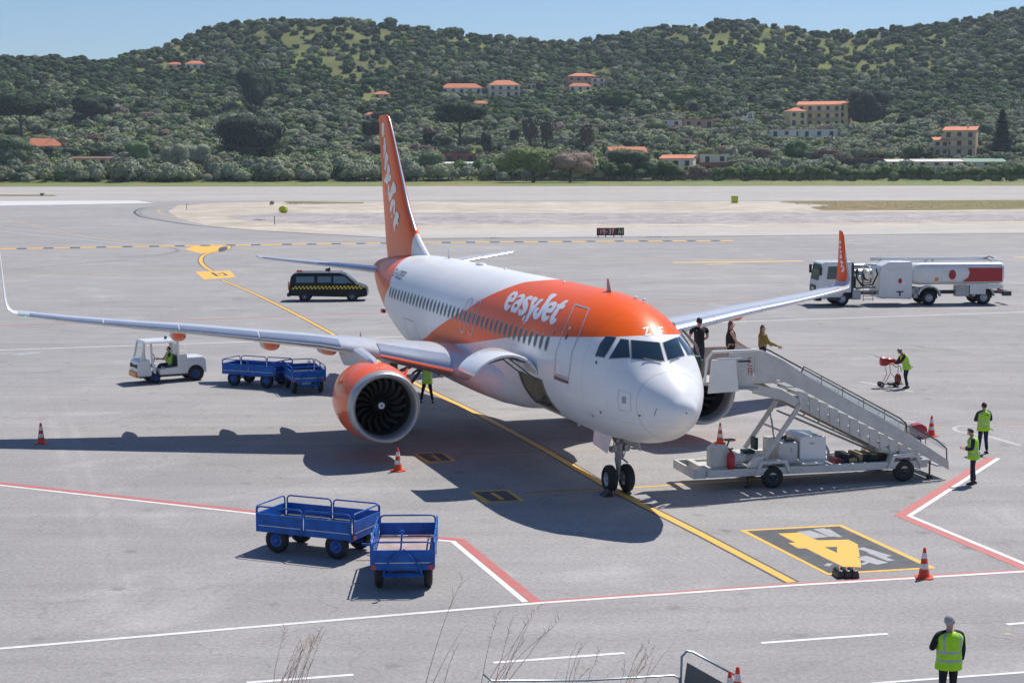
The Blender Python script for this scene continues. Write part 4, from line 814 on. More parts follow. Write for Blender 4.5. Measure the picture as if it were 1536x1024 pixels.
def crown_mb(rx,rz,n,leaf,seed,lobes=7,core=True,flat=.0):
    r=random.Random(seed); mb=MB(); L_=[]
    for i in range(lobes):
        a=r.uniform(0,2*PI); q=r.uniform(.15,.62); L_.append((Vector((math.cos(a)*q*rx,math.sin(a)*q*rx,r.uniform(-.35,.5)*rz)),r.uniform(.38,.6)))
    L_.append((Vector((0,0,.1*rz)),.68))
    if core:
        for c,s in L_: mb.ball(c,(rx*s*.80,rx*s*.80,rz*s*.80),8,5)
    for i in range(n):
        c,s=r.choice(L_); w=r.uniform(0,2*PI); z=r.uniform(-.7,1); q=math.sqrt(1-z*z); k=r.uniform(.82,1.08)
        d=Vector((q*math.cos(w),q*math.sin(w),z)); p=c+Vector((d.x*rx*s*k,d.y*rx*s*k,d.z*rz*s*k))
        if p.z<-.75*rz: continue
        nrm=(d+Vector((r.uniform(-.45,.45),r.uniform(-.45,.45),r.uniform(-.2,.7)))).normalized()
        t=nrm.cross(Vector((r.uniform(-1,1),r.uniform(-1,1),r.uniform(-1,1)))).normalized(); b=nrm.cross(t); l=leaf*r.uniform(.6,1.3)
        mb.add([p-t*l-b*l*.5,p+t*l*.2-b*l*.7,p+t*l+b*l*.3,p-t*l*.1+b*l*.8],[(0,1,2,3)])
    return mb
def tree_trunk(h,r0,seed,spread=.5,nb=5,top=.5):
    r=random.Random(seed); mb=MB(); k=(r.uniform(-.1,.1)*h*.4,r.uniform(-.1,.1)*h*.4)
    mb.tube([(0,0,-1.0),(0,0,.1*h),(k[0]*.5,k[1]*.5,.5*h),(k[0],k[1],h)],[r0*1.25,r0,r0*.75,r0*.5],8)
    for i in range(nb):
        a=2*PI*i/nb+r.uniform(-.4,.4); z=h*r.uniform(.45,.95); l=spread*h*r.uniform(.7,1.1)
        mb.tube([(k[0]*z/h,k[1]*z/h,z),(l*.5*math.cos(a),l*.5*math.sin(a),z+l*.45),(l*math.cos(a),l*math.sin(a),z+l*top*1.6)],[r0*.5,r0*.35,r0*.15],6)
    return mb
# the far-off wood: one object whose points carry crowns
lib=bpy.data.collections.new('crown_library')
def libobj(mb,m):
    o=mb.build('crown',m,fixn=False,angle=0); COL.objects.unlink(o); lib.objects.link(o); return o
LIB=[(1.0,.80,260,.17,11,L_dark),(1.0,.72,260,.17,12,L_dark),(1.0,.85,240,.19,13,L_oliv),(1.0,.70,260,.17,14,L_oliv),(1.0,.66,260,.17,15,L_scrub),(1.0,.9,240,.18,16,L_dark),(1.0,.8,200,.16,17,L_brown)]
NL=len(LIB)
for a in LIB: libobj(crown_mb(a[0],a[1],a[2]*2,a[3]*.75,a[4],lobes=6),a[5])
CLEAR=[(470,62,120,26),(540,60,60,22),(1225,70,120,22),(1120,60,60,20),(700,66,60,12),(900,110,30,8),(230,100,40,10),(1380,96,50,14),(500,95,95,30),(430,70,45,12),(585,52,30,8),(1240,92,60,14),(1060,62,60,22),(1330,70,40,8),(1150,45,60,12),(265,75,40,8),(545,135,30,10),(1420,60,60,10),(1310,105,40,14),(700,236,60,6),(1330,183,110,7),(20,222,40,6)]
KPX=[]  # picture-independent sight corridors kept open in front of buildings, as (bearing u0,u1, v0,v1, distance)
KEEP=[]   # places kept free for buildings and large trees: (x,y,r)
HB=[]     # filled below before the wood is planted
# ---- houses on the slope
wall_p=mat('ochre_render',(.80,.62,.33),.85,var=.1,scale=.3); wall_w=mat('pale_render',(.80,.74,.64),.85,var=.1,scale=.3); wall_t=mat('tan_render',(.74,.56,.36),.85,var=.12,scale=.3)
wall_pk=mat('pink_render',(.55,.33,.26),.85,var=.12,scale=.3); wall_wh=mat('whitewash',(.72,.72,.72),.8,var=.1,scale=.3); brick_r=mat('red_brick',(.30,.11,.07),.85,var=.2,scale=.6)
roof_m=mat('terracotta_tiles',(.60,.20,.09),.8,var=.22,scale=.9); roof_w=mat('pale_sheet_roof',(.62,.58,.52),.6,var=.15,scale=.3); shut_m=mat('dark_window',(.03,.03,.035),.3,var=.1); rail_m=mat('balcony_rail',(.50,.42,.32),.7,var=.1)
green_t=mat('green_tarpaulin',(.10,.22,.15),.6,var=.2,scale=.5); awn_m=mat('yellow_awning',(.65,.38,.07),.6)
def house(name,label,u,v,w,d,h,wm,roof='hip',rz=0,stories=1,nwin=3,balc=False,rm=None,rh=None,chim=False,group=None,py=None,cat='house',extra=None,door=True):
    "u,v: foot of the front wall in the photograph; w,d,h in metres"
    p=onhill(u,v) if v<272.3 else G(u,v)
    T=thing(name,label,cat,(p.x,p.y+d*.5*math.cos(rz),p.z-.3),rz,group)
    hw,hd=w/2,d/2
    mb=MB(); mb.box(-hw,hw,-hd,hd,-3,h); mb.build('wall',wm,T,bevel=.05)
    rh=rh or w*.13; rm=rm or roof_m; e=.5
    mb=MB()
    if roof=='hip':
        r=min(hw,hd); mb.add([(-hw-e,-hd-e,h),(hw+e,-hd-e,h),(hw+e,hd+e,h),(-hw-e,hd+e,h),(-hw+r,0,h+rh),(hw-r,0,h+rh),(-hw-e,-hd-e,h-.2),(hw+e,-hd-e,h-.2),(hw+e,hd+e,h-.2),(-hw-e,hd+e,h-.2)],[(0,1,5,4),(1,2,5),(2,3,4,5),(3,0,4),(0,6,7,1),(1,7,8,2),(2,8,9,3),(3,9,6,0),(6,9,8,7)])
    elif roof=='gable':
        mb.add([(-hw-e,-hd-e,h-.1),(hw+e,-hd-e,h-.1),(hw+e,0,h+rh),(-hw-e,0,h+rh),(hw+e,hd+e,h-.1),(-hw-e,hd+e,h-.1)],[(0,1,2,3),(3,2,4,5)]); mb.add([(-hw-e,-hd-e,h-.35),(hw+e,-hd-e,h-.35),(hw+e,0,h+rh-.25),(-hw-e,0,h+rh-.25),(hw+e,hd+e,h-.35),(-hw-e,hd+e,h-.35)],[(0,3,2,1),(3,5,4,2),])
        mb.add([(-hw-e,-hd-e,h-.1),(hw+e,-hd-e,h-.1),(hw+e,-hd-e,h-.35),(-hw-e,-hd-e,h-.35)],[(0,1,2,3)])
        g=MB(); g.add([(-hw+.02,-hd,h-.1),(-hw+.02,hd,h-.1),(-hw+.02,0,h+rh-.3),(hw-.02,-hd,h-.1),(hw-.02,hd,h-.1),(hw-.02,0,h+rh-.3)],[(0,1,2),(3,5,4)]); g.build('gable',wm,T,fixn=False)
    elif roof=='shed': mb.add([(-hw-e,-hd-e,h),(hw+e,-hd-e,h),(hw+e,hd+e,h+rh),(-hw-e,hd+e,h+rh),(-hw-e,-hd-e,h-.3),(hw+e,-hd-e,h-.3),(hw+e,hd+e,h+rh-.3),(-hw-e,hd+e,h+rh-.3)],[(0,1,2,3),(4,7,6,5),(0,4,5,1),(1,5,6,2),(2,6,7,3),(3,7,4,0)])
    else: mb.box(-hw-.2,hw+.2,-hd-.2,hd+.2,h,h+.35)
    rf=mb.build('roof',rm,T)
    if chim: mb=MB(); mb.box(hw*.4,hw*.4+.9,-.4,.5,h,h+rh+1.0); mb.build('chimney',wm,rf,bevel=.04)
    sh=h/stories
    for s in range(stories):
        for i in range(nwin):
            x=-hw+w*(i+.5)/nwin; ww=min(1.3,w/nwin*.4); z0=s*sh+sh*(.30 if (i+s)%2 else .08); z1=s*sh+sh*.76
            mb=MB(); mb.box(x-ww,x+ww,-hd-.04,-hd+.02,z0,z1); wn_=mb.build('window' if z0>s*sh+.2*sh else 'door',shut_m,T)
            mb=MB(); mb.box(x-ww-.18,x+ww+.18,-hd-.14,-hd,z1+.02,z1+.2); mb.box(x-ww-.15,x+ww+.15,-hd-.2,-hd,z0-.18,z0-.03); mb.build('sill',rail_m,wn_)
        if balc and s>0:
            mb=MB(); mb.box(-hw*.92,hw*.92,-hd-1.8,-hd-.01,s*sh-.25,s*sh); mb.box(-hw*.92,hw*.92,-hd-1.8,-hd-1.65,s*sh+.01,s*sh+1.0); mb.build('balcony',rail_m,T)
    KEEP.append((p.x,p.y+hd,max(w,d)*.55)); 
    k_=CF/p.y; KPX.append((u-w/2*k_,u+w/2*k_,v-(h+(rh or 0)*.8)*k_,v-.12*h*k_,p.y))
    return T
sc_=lambda y:CF/y
house('villa','large cream villa with a hipped orange roof and dark terrace doors mid slope',755,145,27,16,10,wall_w,'hip',R(8),2,4,True,rh=4.5)
house('low_villa','long low villa with an orange roof left of the cream villa',692,140,36,12,4.5,wall_w,'hip',R(4),1,5,rh=4)
house('manor_house','pinkish grey manor with a raised roof room high on the slope',872,131,26,16,10,wall_pk,'hip',R(6),2,4,True,rh=3)
house('manor_annex','small annex with an orange roof just below the pinkish manor',870,136,20,8,4,wall_w,'hip',R(3),1,3,rh=3)
house('terrace_house','terraced side wing with columns right of the pinkish manor',897,131,12,14,8,wall_w,'flat',R(3),2,2,True)
house('white_hut','small white flat-roofed block right of the cream villa',797,134,8,6,5,wall_wh,'flat',0,1,2)
house('hilltop_house','pale bungalow with an orange roof near the top of the left slope',292,104,18,10,5,wall_w,'hip',R(5),1,3,rh=3)
house('hilltop_cottage','low cottage with a rusty roof left of the pale hilltop bungalow',262,103,14,8,3.5,wall_t,'hip',0,1,2,rh=2.5)
house('white_shed','white shed almost hidden by trees on the upper left slope',340,79,7,5,3,wall_wh,'flat',0,1,1)
house('apartment_house','ochre three-storey apartment house with balconies and stepped roofs',1232,190,32,16,16,wall_p,'shed',R(-14),3,5,True,rh=3)
house('apartment_tower','ochre gable end tower of the apartment house with a chimney',1268,190,9,14,17,wall_p,'shed',R(-24),3,1,rh=2,chim=True)
house('apartment_wing','square ochre wing with an orange hipped roof left of the apartment house',1195,189,13,12,11,wall_p,'hip',R(10),2,2,rh=3,nwin=2) if False else house('apartment_wing','square ochre wing with an orange hipped roof left of the apartment house',1195,189,13,12,11,wall_p,'hip',R(10),2,2,rh=3)
house('yellow_house','tan three-storey house with balconies beside the tall dark conifer',1444,234,20,13,16,wall_t,'shed',R(-22),3,3,True,rh=2.6,chim=True)
house('yellow_house_wing','lower tan wing with an orange roof left of the tan three-storey house',1413,234,9,9,10,wall_t,'shed',R(-8),2,2,True,rh=2)
house('farmhouse','long farmhouse with an orange gable roof and pale end wall behind the bushes',940,241,24,12,5,wall_w,'gable',R(14),1,4,rh=4)
house('workshop','pale workshop with an orange sheet roof above the red brick shed',1018,252,20,12,6,wall_w,'shed',R(-16),1,3,rh=2.2)
house('brick_shed','flat-roofed red brick shed behind the fence',1072,257,16,8,5,brick_r,'flat',0,1,2)
house('grey_carport','open grey carport with a dark bay behind the brick shed',1072,246,18,8,6,wall_w,'flat',0,1,2)
house('orange_container','orange and white site cabin on the terrace',1048,192,22,6,6,wall_pk,'flat',R(3),1,3)
house('white_container','long white cabin left of the orange site cabin',1006,190,16,6,5,wall_wh,'flat',0,1,2)
house('white_wall_house','low white building below the apartment house',1180,205,24,6,5,wall_wh,'flat',0,1,3)
house('white_terrace','white terrace building with two steps below the ochre apartment house',1228,207,26,6,6,wall_wh,'flat',R(5),1,3)
house('left_farmhouse','house with a broad terracotta hipped roof by the left pines',60,228,26,12,4,wall_t,'hip',R(12),1,3,rh=5)
house('left_cottage','small terracotta roofed cottage at the left edge of the photo',-4,224,16,10,4,wall_t,'hip',0,1,2,rh=4)
house('long_barn','long low ochre barn with a brown roof among the left bushes',140,247,28,8,4,wall_p,'shed',0,1,5,rh=1.2,rm=mat('brown_roof',(.18,.09,.07),.8))
house('market_hall','low canopy with a pale roof to the right of the tail fin',690,254,32,10,3.5,wall_w,'shed',R(-3),1,5,rh=1,rm=roof_w)
house('blue_shed','dark shed with coloured doors above the pale canopy',690,243,20,8,5,brick_r,'flat',0,1,3)
house('green_canopy','low building with a green tarpaulin roof behind the right hedge',1480,250,24,10,3,wall_w,'shed',0,1,3,rh=2,rm=green_t)
house('polytunnel','long pale sheet-roofed greenhouse behind the right hedge',1395,250,50,10,3,wall_w,'shed',R(-3),1,6,rh=1.5,rm=roof_w)
house('dark_barn','dark sheet metal barn behind the right hedge',1300,248,28,8,4,mat('dark_sheet',(.06,.055,.05),.6),'flat',0,1,3)
house('slope_cottage','little orange roofed cottage half hidden below the cream villa',720,161,14,8,3,wall_t,'hip',0,1,2,rh=2.5)
house('slope_roof','tiny terracotta roof among trees left of the low villa',572,147,14,8,3,wall_t,'hip',0,1,2,rh=2.5)
house('fin_cottage','small orange roofed cottage just left of the tail fin tip',556,181,9,6,4,wall_w,'hip',0,1,2,rh=2)
# open marquee right of the fin
p=G(632,256); T=thing('marquee','white peaked canopy on posts beside the tail fin','marquee',(p.x,p.y,0)); hw=9
mb=MB(); mb.add([(-hw,-4,3),(hw,-4,3),(hw,4,3),(-hw,4,3),(-2,0,6),(2,0,6)],[(0,1,5,4),(1,2,5),(2,3,4,5),(3,0,4)]); mb.build('canopy',roof_w,T)
for x in (-8.5,8.5):
    for y in (-3.7,3.7): mb=MB(); mb.tube([(x,y,0),(x,y,3.1)],.12,6); mb.build('post',wall_wh,T)
# digger-like white motorboat on its trailer
KPX.append((1090,1140,166,184,1150)); p=onhill(1116,186); T=thing('motorboat','white motorboat with a roll bar parked on the terrace among trees','boat',(p.x,p.y,p.z)); KEEP.append((p.x,p.y,9)); KEEP.append((p.x,p.y-8,7))
mb=MB(); mb.loft([[(-9,0,3),(-9,0,3.2),(-9,0,3.4)],[(-4,-1.6,1.6),(-4,0,1),(-4,1.6,1.6)],[(6,-2,1.8),(6,0,1),(6,2,1.8)],[(8,-1.8,2.2),(8,0,1.4),(8,1.8,2.2)]],closed=False,cap=False); mb.loft([[(-9,0,3.4),(-9,0,3.3)],[(-4,-1.6,4),(-4,1.6,4)],[(8,-1.8,4),(8,1.8,4)]],closed=False,cap=False)
mb.add([(-9,0,3),(-4,-1.6,1.6),(-4,-1.6,4),(-9,0,3.4),(8,-1.8,2.2),(8,-1.8,4),(-4,1.6,1.6),(-4,1.6,4),(8,1.8,2.2),(8,1.8,4)],[(0,1,2,3),(1,4,5,2),(0,3,7,6),(6,7,9,8),(4,8,9,5)]); mb.build('hull',wall_wh,T,fixn=False)
mb=MB(); mb.box(-3,2,-1.2,1.2,4,5.6,top=(-1.5,1.8,-1,1)); mb.build('cabin',wall_wh,T); mb=MB(); mb.tube([(2,-1.5,4),(3,-1.5,8),(6,-1.5,7.5),(7,-1.5,4)],.25,6); mb.tube([(2,1.5,4),(3,1.5,8),(6,1.5,7.5),(7,1.5,4)],.25,6); mb.build('roll_bar',wall_wh,T)
mb=MB(); mb.box(-3,5,-.8,.8,.3,1.1); mb.build('trailer',shut_m,T)
def small_car(u,v,c,label,hill=True,s=1.0):
    p=onhill(u,v) if hill else G(u,v); T=thing('parked_car',label,'car',(p.x,p.y,p.z+.1)); T.scale=(s,s,s); KEEP.append((p.x,p.y,5)); KEEP.append((p.x,p.y-6,4))
    m_=mat('car_paint',c,.3,coat=.5,var=0)
    mb=MB(); mb.prism([(-2.1,.35),(2.1,.35),(2.2,.8),(1.2,.95),(.7,1.45),(-1.2,1.45),(-2.0,.95)],'y',-.85,.85); mb.build('body',m_,T,bevel=.06)
    mb=MB(); mb.prism([(-1.6,1.0),(1.0,1.0),(.62,1.40),(-1.15,1.40)],'y',-.87,.87); mb.build('window',shut_m,T)
    for x in (-1.35,1.35):
        for y in (-.75,.75): wheel(.32,.2,(x,y,.32),T)
small_car(1314,219,(.75,.75,.78),'small white car among the olive trees left of the tan house',s=1.4)
small_car(1130,262,(.7,.72,.75),'white car behind the hedge right of the brick shed',False,1.5)
small_car(1180,262,(.5,.52,.5),'grey car parked behind the middle of the long hedge',False,1.5)
small_car(84,247,(.6,.62,.66),'silver car under the dark carport left of the barn',True,1.6)
small_car(1232,262,(.15,.16,.17),'dark car behind the hedge beside the green skip',False,1.5)
p=G(1290,262); mb=MB(); mb.box(-6,6,-1.5,1.5,0,3.6,top=(-6.6,6.6,-1.7,1.7)); mb.box(-6.9,6.9,-1.9,-1.7,3.3,3.7); o=mb.build('skip','x' and mat('green_skip_paint',(.05,.25,.10),.5),bevel=.08,loc=(p.x,p.y,0)); tag(o,'open green waste skip behind the right part of the hedge','skip')
# utility poles
for (u,v,h,lb) in ((1029,250,17,'tall dark utility pole right of the orange workshop roof'),(1280,205,11,'pole in front of the white terrace building'),(1358,226,13,'slim pole left of the tan three-storey house'),(78,225,17,'slender pole beside the terracotta farmhouse roof')):
    p=onhill(u,v) if v<272.3 else G(u,v); mb=MB(); mb.tube([(0,0,-1),(0,0,h)],[.22,.13],6); mb.tube([(-.9,0,h*.93),(.9,0,h*.93)],.07,5); tag(mb.build('utility_pole',mat('weathered_pole',(.10,.09,.08),.8),loc=p),lb,'pole','utility poles on the slope')
# ---- big trees that can be told apart
def big_tree(name,label,u,v,wpx,hpx,leafm,seed,style='dome',cat='tree'):
    p=onhill(u,v) if v<272.3 else G(u,v); s=p.y/CF; W_=wpx*s; H=hpx*s
    T=thing(name,label,cat,(p.x,p.y,p.z),rnd.uniform(0,6)); KEEP.append((p.x,p.y,W_*.42)); KPX.append((u-wpx*.42,u+wpx*.42,v-hpx,v-hpx*(.1 if style=='umbrella' else .45),p.y))
    if style=='dome': rz=H*.40; c=H-rz; tr=H*.42
    elif style=='umbrella': rz=H*.27; c=H-rz*.95; tr=H*.62
    elif style=='cone': rz=H*.5; c=H*.5; tr=H*.3
    else: rz=H*.44; c=H*.47; tr=H*.25
    if style=='cone':
        r=random.Random(seed); mb=MB()
        for k in range(9): mb.ball((0,0,H*(.06+.1*k)),(W_*.5*(1-k/9.5)*.75,W_*.5*(1-k/9.5)*.75,H*.09),8,5)
        for i in range(3600):
            t=r.random()**.8; rr=W_*.5*(1-t)**.9*(.75+.25*math.sin(t*44))*r.uniform(.6,1.08)+.2; w_=r.uniform(0,2*PI); q=Vector((rr*math.cos(w_),rr*math.sin(w_),H*(.04+.95*t)))
            a=Vector((math.cos(w_),math.sin(w_),-.25)); b=Vector((-math.sin(w_),math.cos(w_),r.uniform(-.4,.4))); l=W_*.022*r.uniform(.6,1.4)
            mb.add([q-b*l,q+a*l*1.8-b*l*.3,q+b*l,q-a*l*.5],[(0,1,2,3)])
        mb.build('crown',leafm,T,fixn=False,angle=0)
    else:
        mb=crown_mb(W_*.54,rz*1.12,5200,W_*.021,seed,lobes=17); mb.build('crown',leafm,T,fixn=False,angle=0,loc=(0,0,c))
    tree_trunk(tr,W_*.028,seed,spread=.42,nb=6).build('trunk',bark_m,T)
    return T
BT=[('stone_pine','broad dark stone pine spreading over the terracotta roof at far left',32,206,95,60,L_pine,21,'umbrella'),
('evergreen_tree','dark rounded evergreen left of the tall dense cypress-like clump',140,187,66,42,L_pine,22,'dome'),
('holm_oak','tall dense dark tree standing above the olive grove left of centre',384,170,56,76,L_pine,23,'tall'),
('holm_oak','large low dark oak with visible trunks beside the runway',385,243,108,66,L_pine,24,'dome'),
('olive_tree','single olive tree with a forked trunk behind the left runway edge',208,254,42,42,L_scrub,25,'dome'),
('evergreen_tree','dark bushy tree in the left foreground of the wood',20,262,66,58,L_dark,26,'dome'),
('umbrella_pine','tall umbrella pine with a bare trunk right of the tail fin',690,222,84,66,L_pine,27,'umbrella'),
('round_tree','dark round tree on the slope below the pinkish manor',925,170,50,36,L_dark,28,'dome'),
('umbrella_pine','flat-topped green pine above the white cabins',1024,170,52,36,L_dark,29,'umbrella'),
('evergreen_tree','big dark evergreen right of the ochre apartment house',1300,190,62,58,L_pine,30,'tall'),
('conifer','tall dark conifer beside the tan three-storey house',1502,236,50,72,L_pine,31,'cone'),
('pine_tree','two-stemmed dark pine just left of the tail fin',559,232,30,50,L_pine,32,'umbrella'),
('grey_green_tree','grey-green tree near the runway left of the forked olive',262,262,44,46,L_oliv,33,'dome'),
('leafy_tree','green and russet leafy tree behind the fence, below the palms',800,274,95,52,L_scrub,34,'dome'),
('leafy_tree','russet-tinged bushy tree right of the palms below',855,274,70,46,L_brown,35,'dome'),
('leafy_tree','dark green bushy tree in front of the farmhouse',950,270,70,44,L_dark,36,'dome'),
('bare_tree','purplish bare tree behind the hedge right of the brick shed',1145,254,34,34,L_brown,37,'dome'),
('brown_thicket','broad brown thicket behind the hedge',1240,250,60,26,L_brown,38,'dome'),
('green_tree','bright green bush tree by the white cabin',985,202,36,24,L_scrub,39,'dome'),
('dark_tree','dark tree behind the hedge right of the purplish bare tree',1196,250,40,38,L_dark,40,'dome'),
('grey_tree','soft grey-green tree left of the large low oak',290,256,50,40,L_oliv,41,'dome'),
('shrub_tree','rounded green tree immediately right of the tail fin base',640,262,56,34,L_scrub,42,'dome'),
('dark_tree','small round dark tree between the fin and the umbrella pine',642,225,16,24,L_pine,43,'dome'),
('cypress','narrow dark tree right of the umbrella pine',730,235,20,40,L_pine,44,'tall')]
for b in BT: big_tree(b[0],b[1],*b[2:])
# palms
def palm(label,u,v,wpx,hpx,seed):
    p=onhill(u,v) if v<272.3 else G(u,v); s=p.y/CF; H=hpx*s; W_=wpx*s; r=random.Random(seed)
    T=thing('palm_tree',label,'palm tree',(p.x,p.y,p.z),0,'palms behind the runway'); KEEP.append((p.x,p.y,W_*.4)); KEEP.append((p.x,p.y-10,W_*.4))
    mb=MB(); mb.tube([(0,0,-1),(0,0,H*.8)],[W_*.09,W_*.07],8); mb.build('trunk',bark_m,T)
    def fronds(n,z0,el0,el1,ln,droop):
        mb=MB()
        for i in range(n):
            a=r.uniform(0,2*PI); el=R(r.uniform(el0,el1)); l=ln*r.uniform(.8,1.1); P=[]
            for k in range(6):
                t=k/5; P.append(Vector((math.cos(a)*l*t*math.cos(el),math.sin(a)*l*t*math.cos(el),z0+l*t*math.sin(el)-droop*l*t*t)))
            sd_=Vector((-math.sin(a),math.cos(a),0))
            vs=[]
            for k,q in enumerate(P): w_=l*.13*math.sin(PI*(.15+.8*k/5)); vs+=[q-sd_*w_-Vector((0,0,w_*.7)),q,q+sd_*w_-Vector((0,0,w_*.7))]
            mb.add(vs,[(3*k+j,3*k+j+1,3*k+j+4,3*k+j+3) for k in range(5) for j in (0,1)])
        return mb
    fronds(46,H*.8,-10,70,W_*.5,.45).build('crown',L_palm,T,fixn=False,angle=0)
    mb=MB(); 
    for i in range(150):
        a=r.uniform(0,2*PI); z=H*r.uniform(.38,.86); rr=W_*r.uniform(.22,.40); q=Vector((rr*math.cos(a),rr*math.sin(a),z)); mb.add([q+Vector((-.3,0,.8)),q+Vector((.3,0,.8)),q+Vector((.2,.1,-1.6)),q+Vector((-.2,-.1,-1.6))],[(0,1,2,3)])
    mb.lathe([(H*.34,W_*.10),(H*.45,W_*.26),(H*.7,W_*.34),(H*.84,W_*.2)],(0,0,0),'z',10); mb.build('dry_skirt',L_pdry,T,fixn=False,angle=0)
palm('stout palm with a shaggy brown skirt, left one of the close pair',795,228,32,54,1); palm('slimmer palm with a shaggy brown skirt, right one of the close pair',820,228,24,50,2)
palm('lone stout palm standing above the farmhouse bushes',880,232,28,48,3); palm('small young palm left of the pair',771,226,18,34,4)
# hedge and bushes along the perimeter
def bushrow(label,u0,u1,v,hpx,m_,seed,name='hedge',cat='hedge',n=None,dv=0):
    P0,P1=G(u0,v),G(u1,v+dv); P0.z=terr(P0.x,P0.y); s=P0.y/CF; H=hpx*s; Ls=(P1-P0).length; r=random.Random(seed); mb=MB(); n=n or max(3,int(Ls/(H*.7)))
    for i in range(n):
        c=P0+(P1-P0)*((i+.5)/n)-P0; c.y+=r.uniform(-.2,.2)*H; h=H*r.uniform(.7,1.12); k=crown_mb(h*.85,h*.62,260,h*.07,seed*50+i,lobes=4); b=len(mb.v)
        mb.add([Vector(q)+Vector((c.x,c.y,h*.46)) for q in k.v],[tuple(f) for f in k.f])
    o=mb.build(name,m_,fixn=False,angle=0,loc=(P0.x,P0.y,P0.z-.3)); return tag(o,label,cat)
bushrow('long trimmed dark hedge behind the right half of the runway',1070,1560,272,24,L_dark,3)
bushrow('scrubby dark bushes behind the left end of the runway',-30,250,271,16,L_dark,4,'bush_row','bushes')
bushrow('loose olive-green bushes between the forked olive and the low oak',200,420,270,18,L_scrub,5,'bush_row','bushes')
bushrow('green bushes just left of the tail fin behind the runway',410,570,271,24,L_scrub,6,'bush_row','bushes')
bushrow('dense green bushes right of the tail fin behind the runway',590,760,271,22,L_dark,7,'bush_row','bushes')
bushrow('mixed bushes below the palms',740,900,272,30,L_scrub,8,'bush_row','bushes')
bushrow('tall dark bushes in front of the farmhouse and workshop',880,1020,272,30,L_dark,9,'bush_row','bushes')
bushrow('brown dry bushes in front of the brick shed',1000,1075,272,24,L_brown,10,'bush_row','bushes')
# fence
P0,P1=G(-60,273.3),G(1600,272.4); T=thing('perimeter_fence','long wire mesh fence with thin posts behind the grass verge','fence',(0,0,0))
for i in range(90):
    q=P0+(P1-P0)*(i/89); mb=MB(); mb.tube([(q.x,q.y,0),(q.x,q.y,3.2)],.07,4); mb.build('post',mat('fence_post',(.30,.31,.30),.6,var=0) if i==0 else bpy.data.materials['fence_post'],T)
mb=MB()
for z in (.4,1.0,1.6,2.2,2.8): mb.tube([(P0.x,P0.y,z),(P1.x,P1.y,z)],.022,4)
mb.build('wire',bpy.data.materials['fence_post'],T)
# ---- grass verge and tufts
grass_m=noise_ground('verge_grass',(.17,.20,.06),(.30,.20,.09),(.14,.21,.05),gs=1.2,grain=.35,amt=.35,big=.012,mid=.08,bump=0)
dryg_m=noise_ground('dry_grass_patch',(.19,.16,.06),(.24,.18,.10),(.13,.16,.05),gs=1.5,grain=.3,amt=.35,big=.02,mid=.2,bump=0)
sheet('verge',[(-1200,271.5),(-1200,280.6),(0,280),(768,279.3),(2700,277),(2700,270)],grass_m,.03)
sheet('grass_island',[(1168,303.5),(1180,301.8),(1536,300),(1900,298),(1900,311),(1536,313.5),(1400,315.5),(1232,315.5),(1215,311),(1250,308)],dryg_m,.03)
sheet('grass_sliver',[(-200,291),(80,292.5),(86,294.2),(-200,294.5)],dryg_m,.03)
sheet('grass_sliver_mid',[(425,303.8),(430,302),(545,303.6),(546,305),(460,306)],dryg_m,.03)
def tufts(name,quadpx,n,h,m_,seed,sc=1):
    r=random.Random(seed); mb=MB(); q=[G(*p) for p in quadpx]
    for i in range(n):
        a,b=r.random(),r.random(); p=(q[0]*(1-a)+q[1]*a)*(1-b)+(q[3]*(1-a)+q[2]*a)*b; hh=h*r.uniform(.4,1.2)
        for k in range(3):
            w_=r.uniform(0,PI); d=Vector((math.cos(w_),math.sin(w_),0))*hh*.8; mb.add([p-d,p+d,p+d*.7+Vector((r.uniform(-.3,.3)*hh,0,hh)),p-d*.7+Vector((0,0,hh*.8))],[(0,1,2,3)])
    return tag(mb.build(name,m_,fixn=False,angle=0),kind='stuff')
tufts('verge_grass_tufts',[(-60,274.5),(1600,273),(1600,276),(-60,278)],2600,.14,L_scrub,1)
tufts('verge_dry_tufts',[(-60,274.5),(1600,273),(1600,276),(-60,278)],500,.2,L_brown,5)
tufts('island_grass_tufts',[(1175,303),(1600,301),(1600,311),(1240,314)],1800,.10,L_scrub,2)
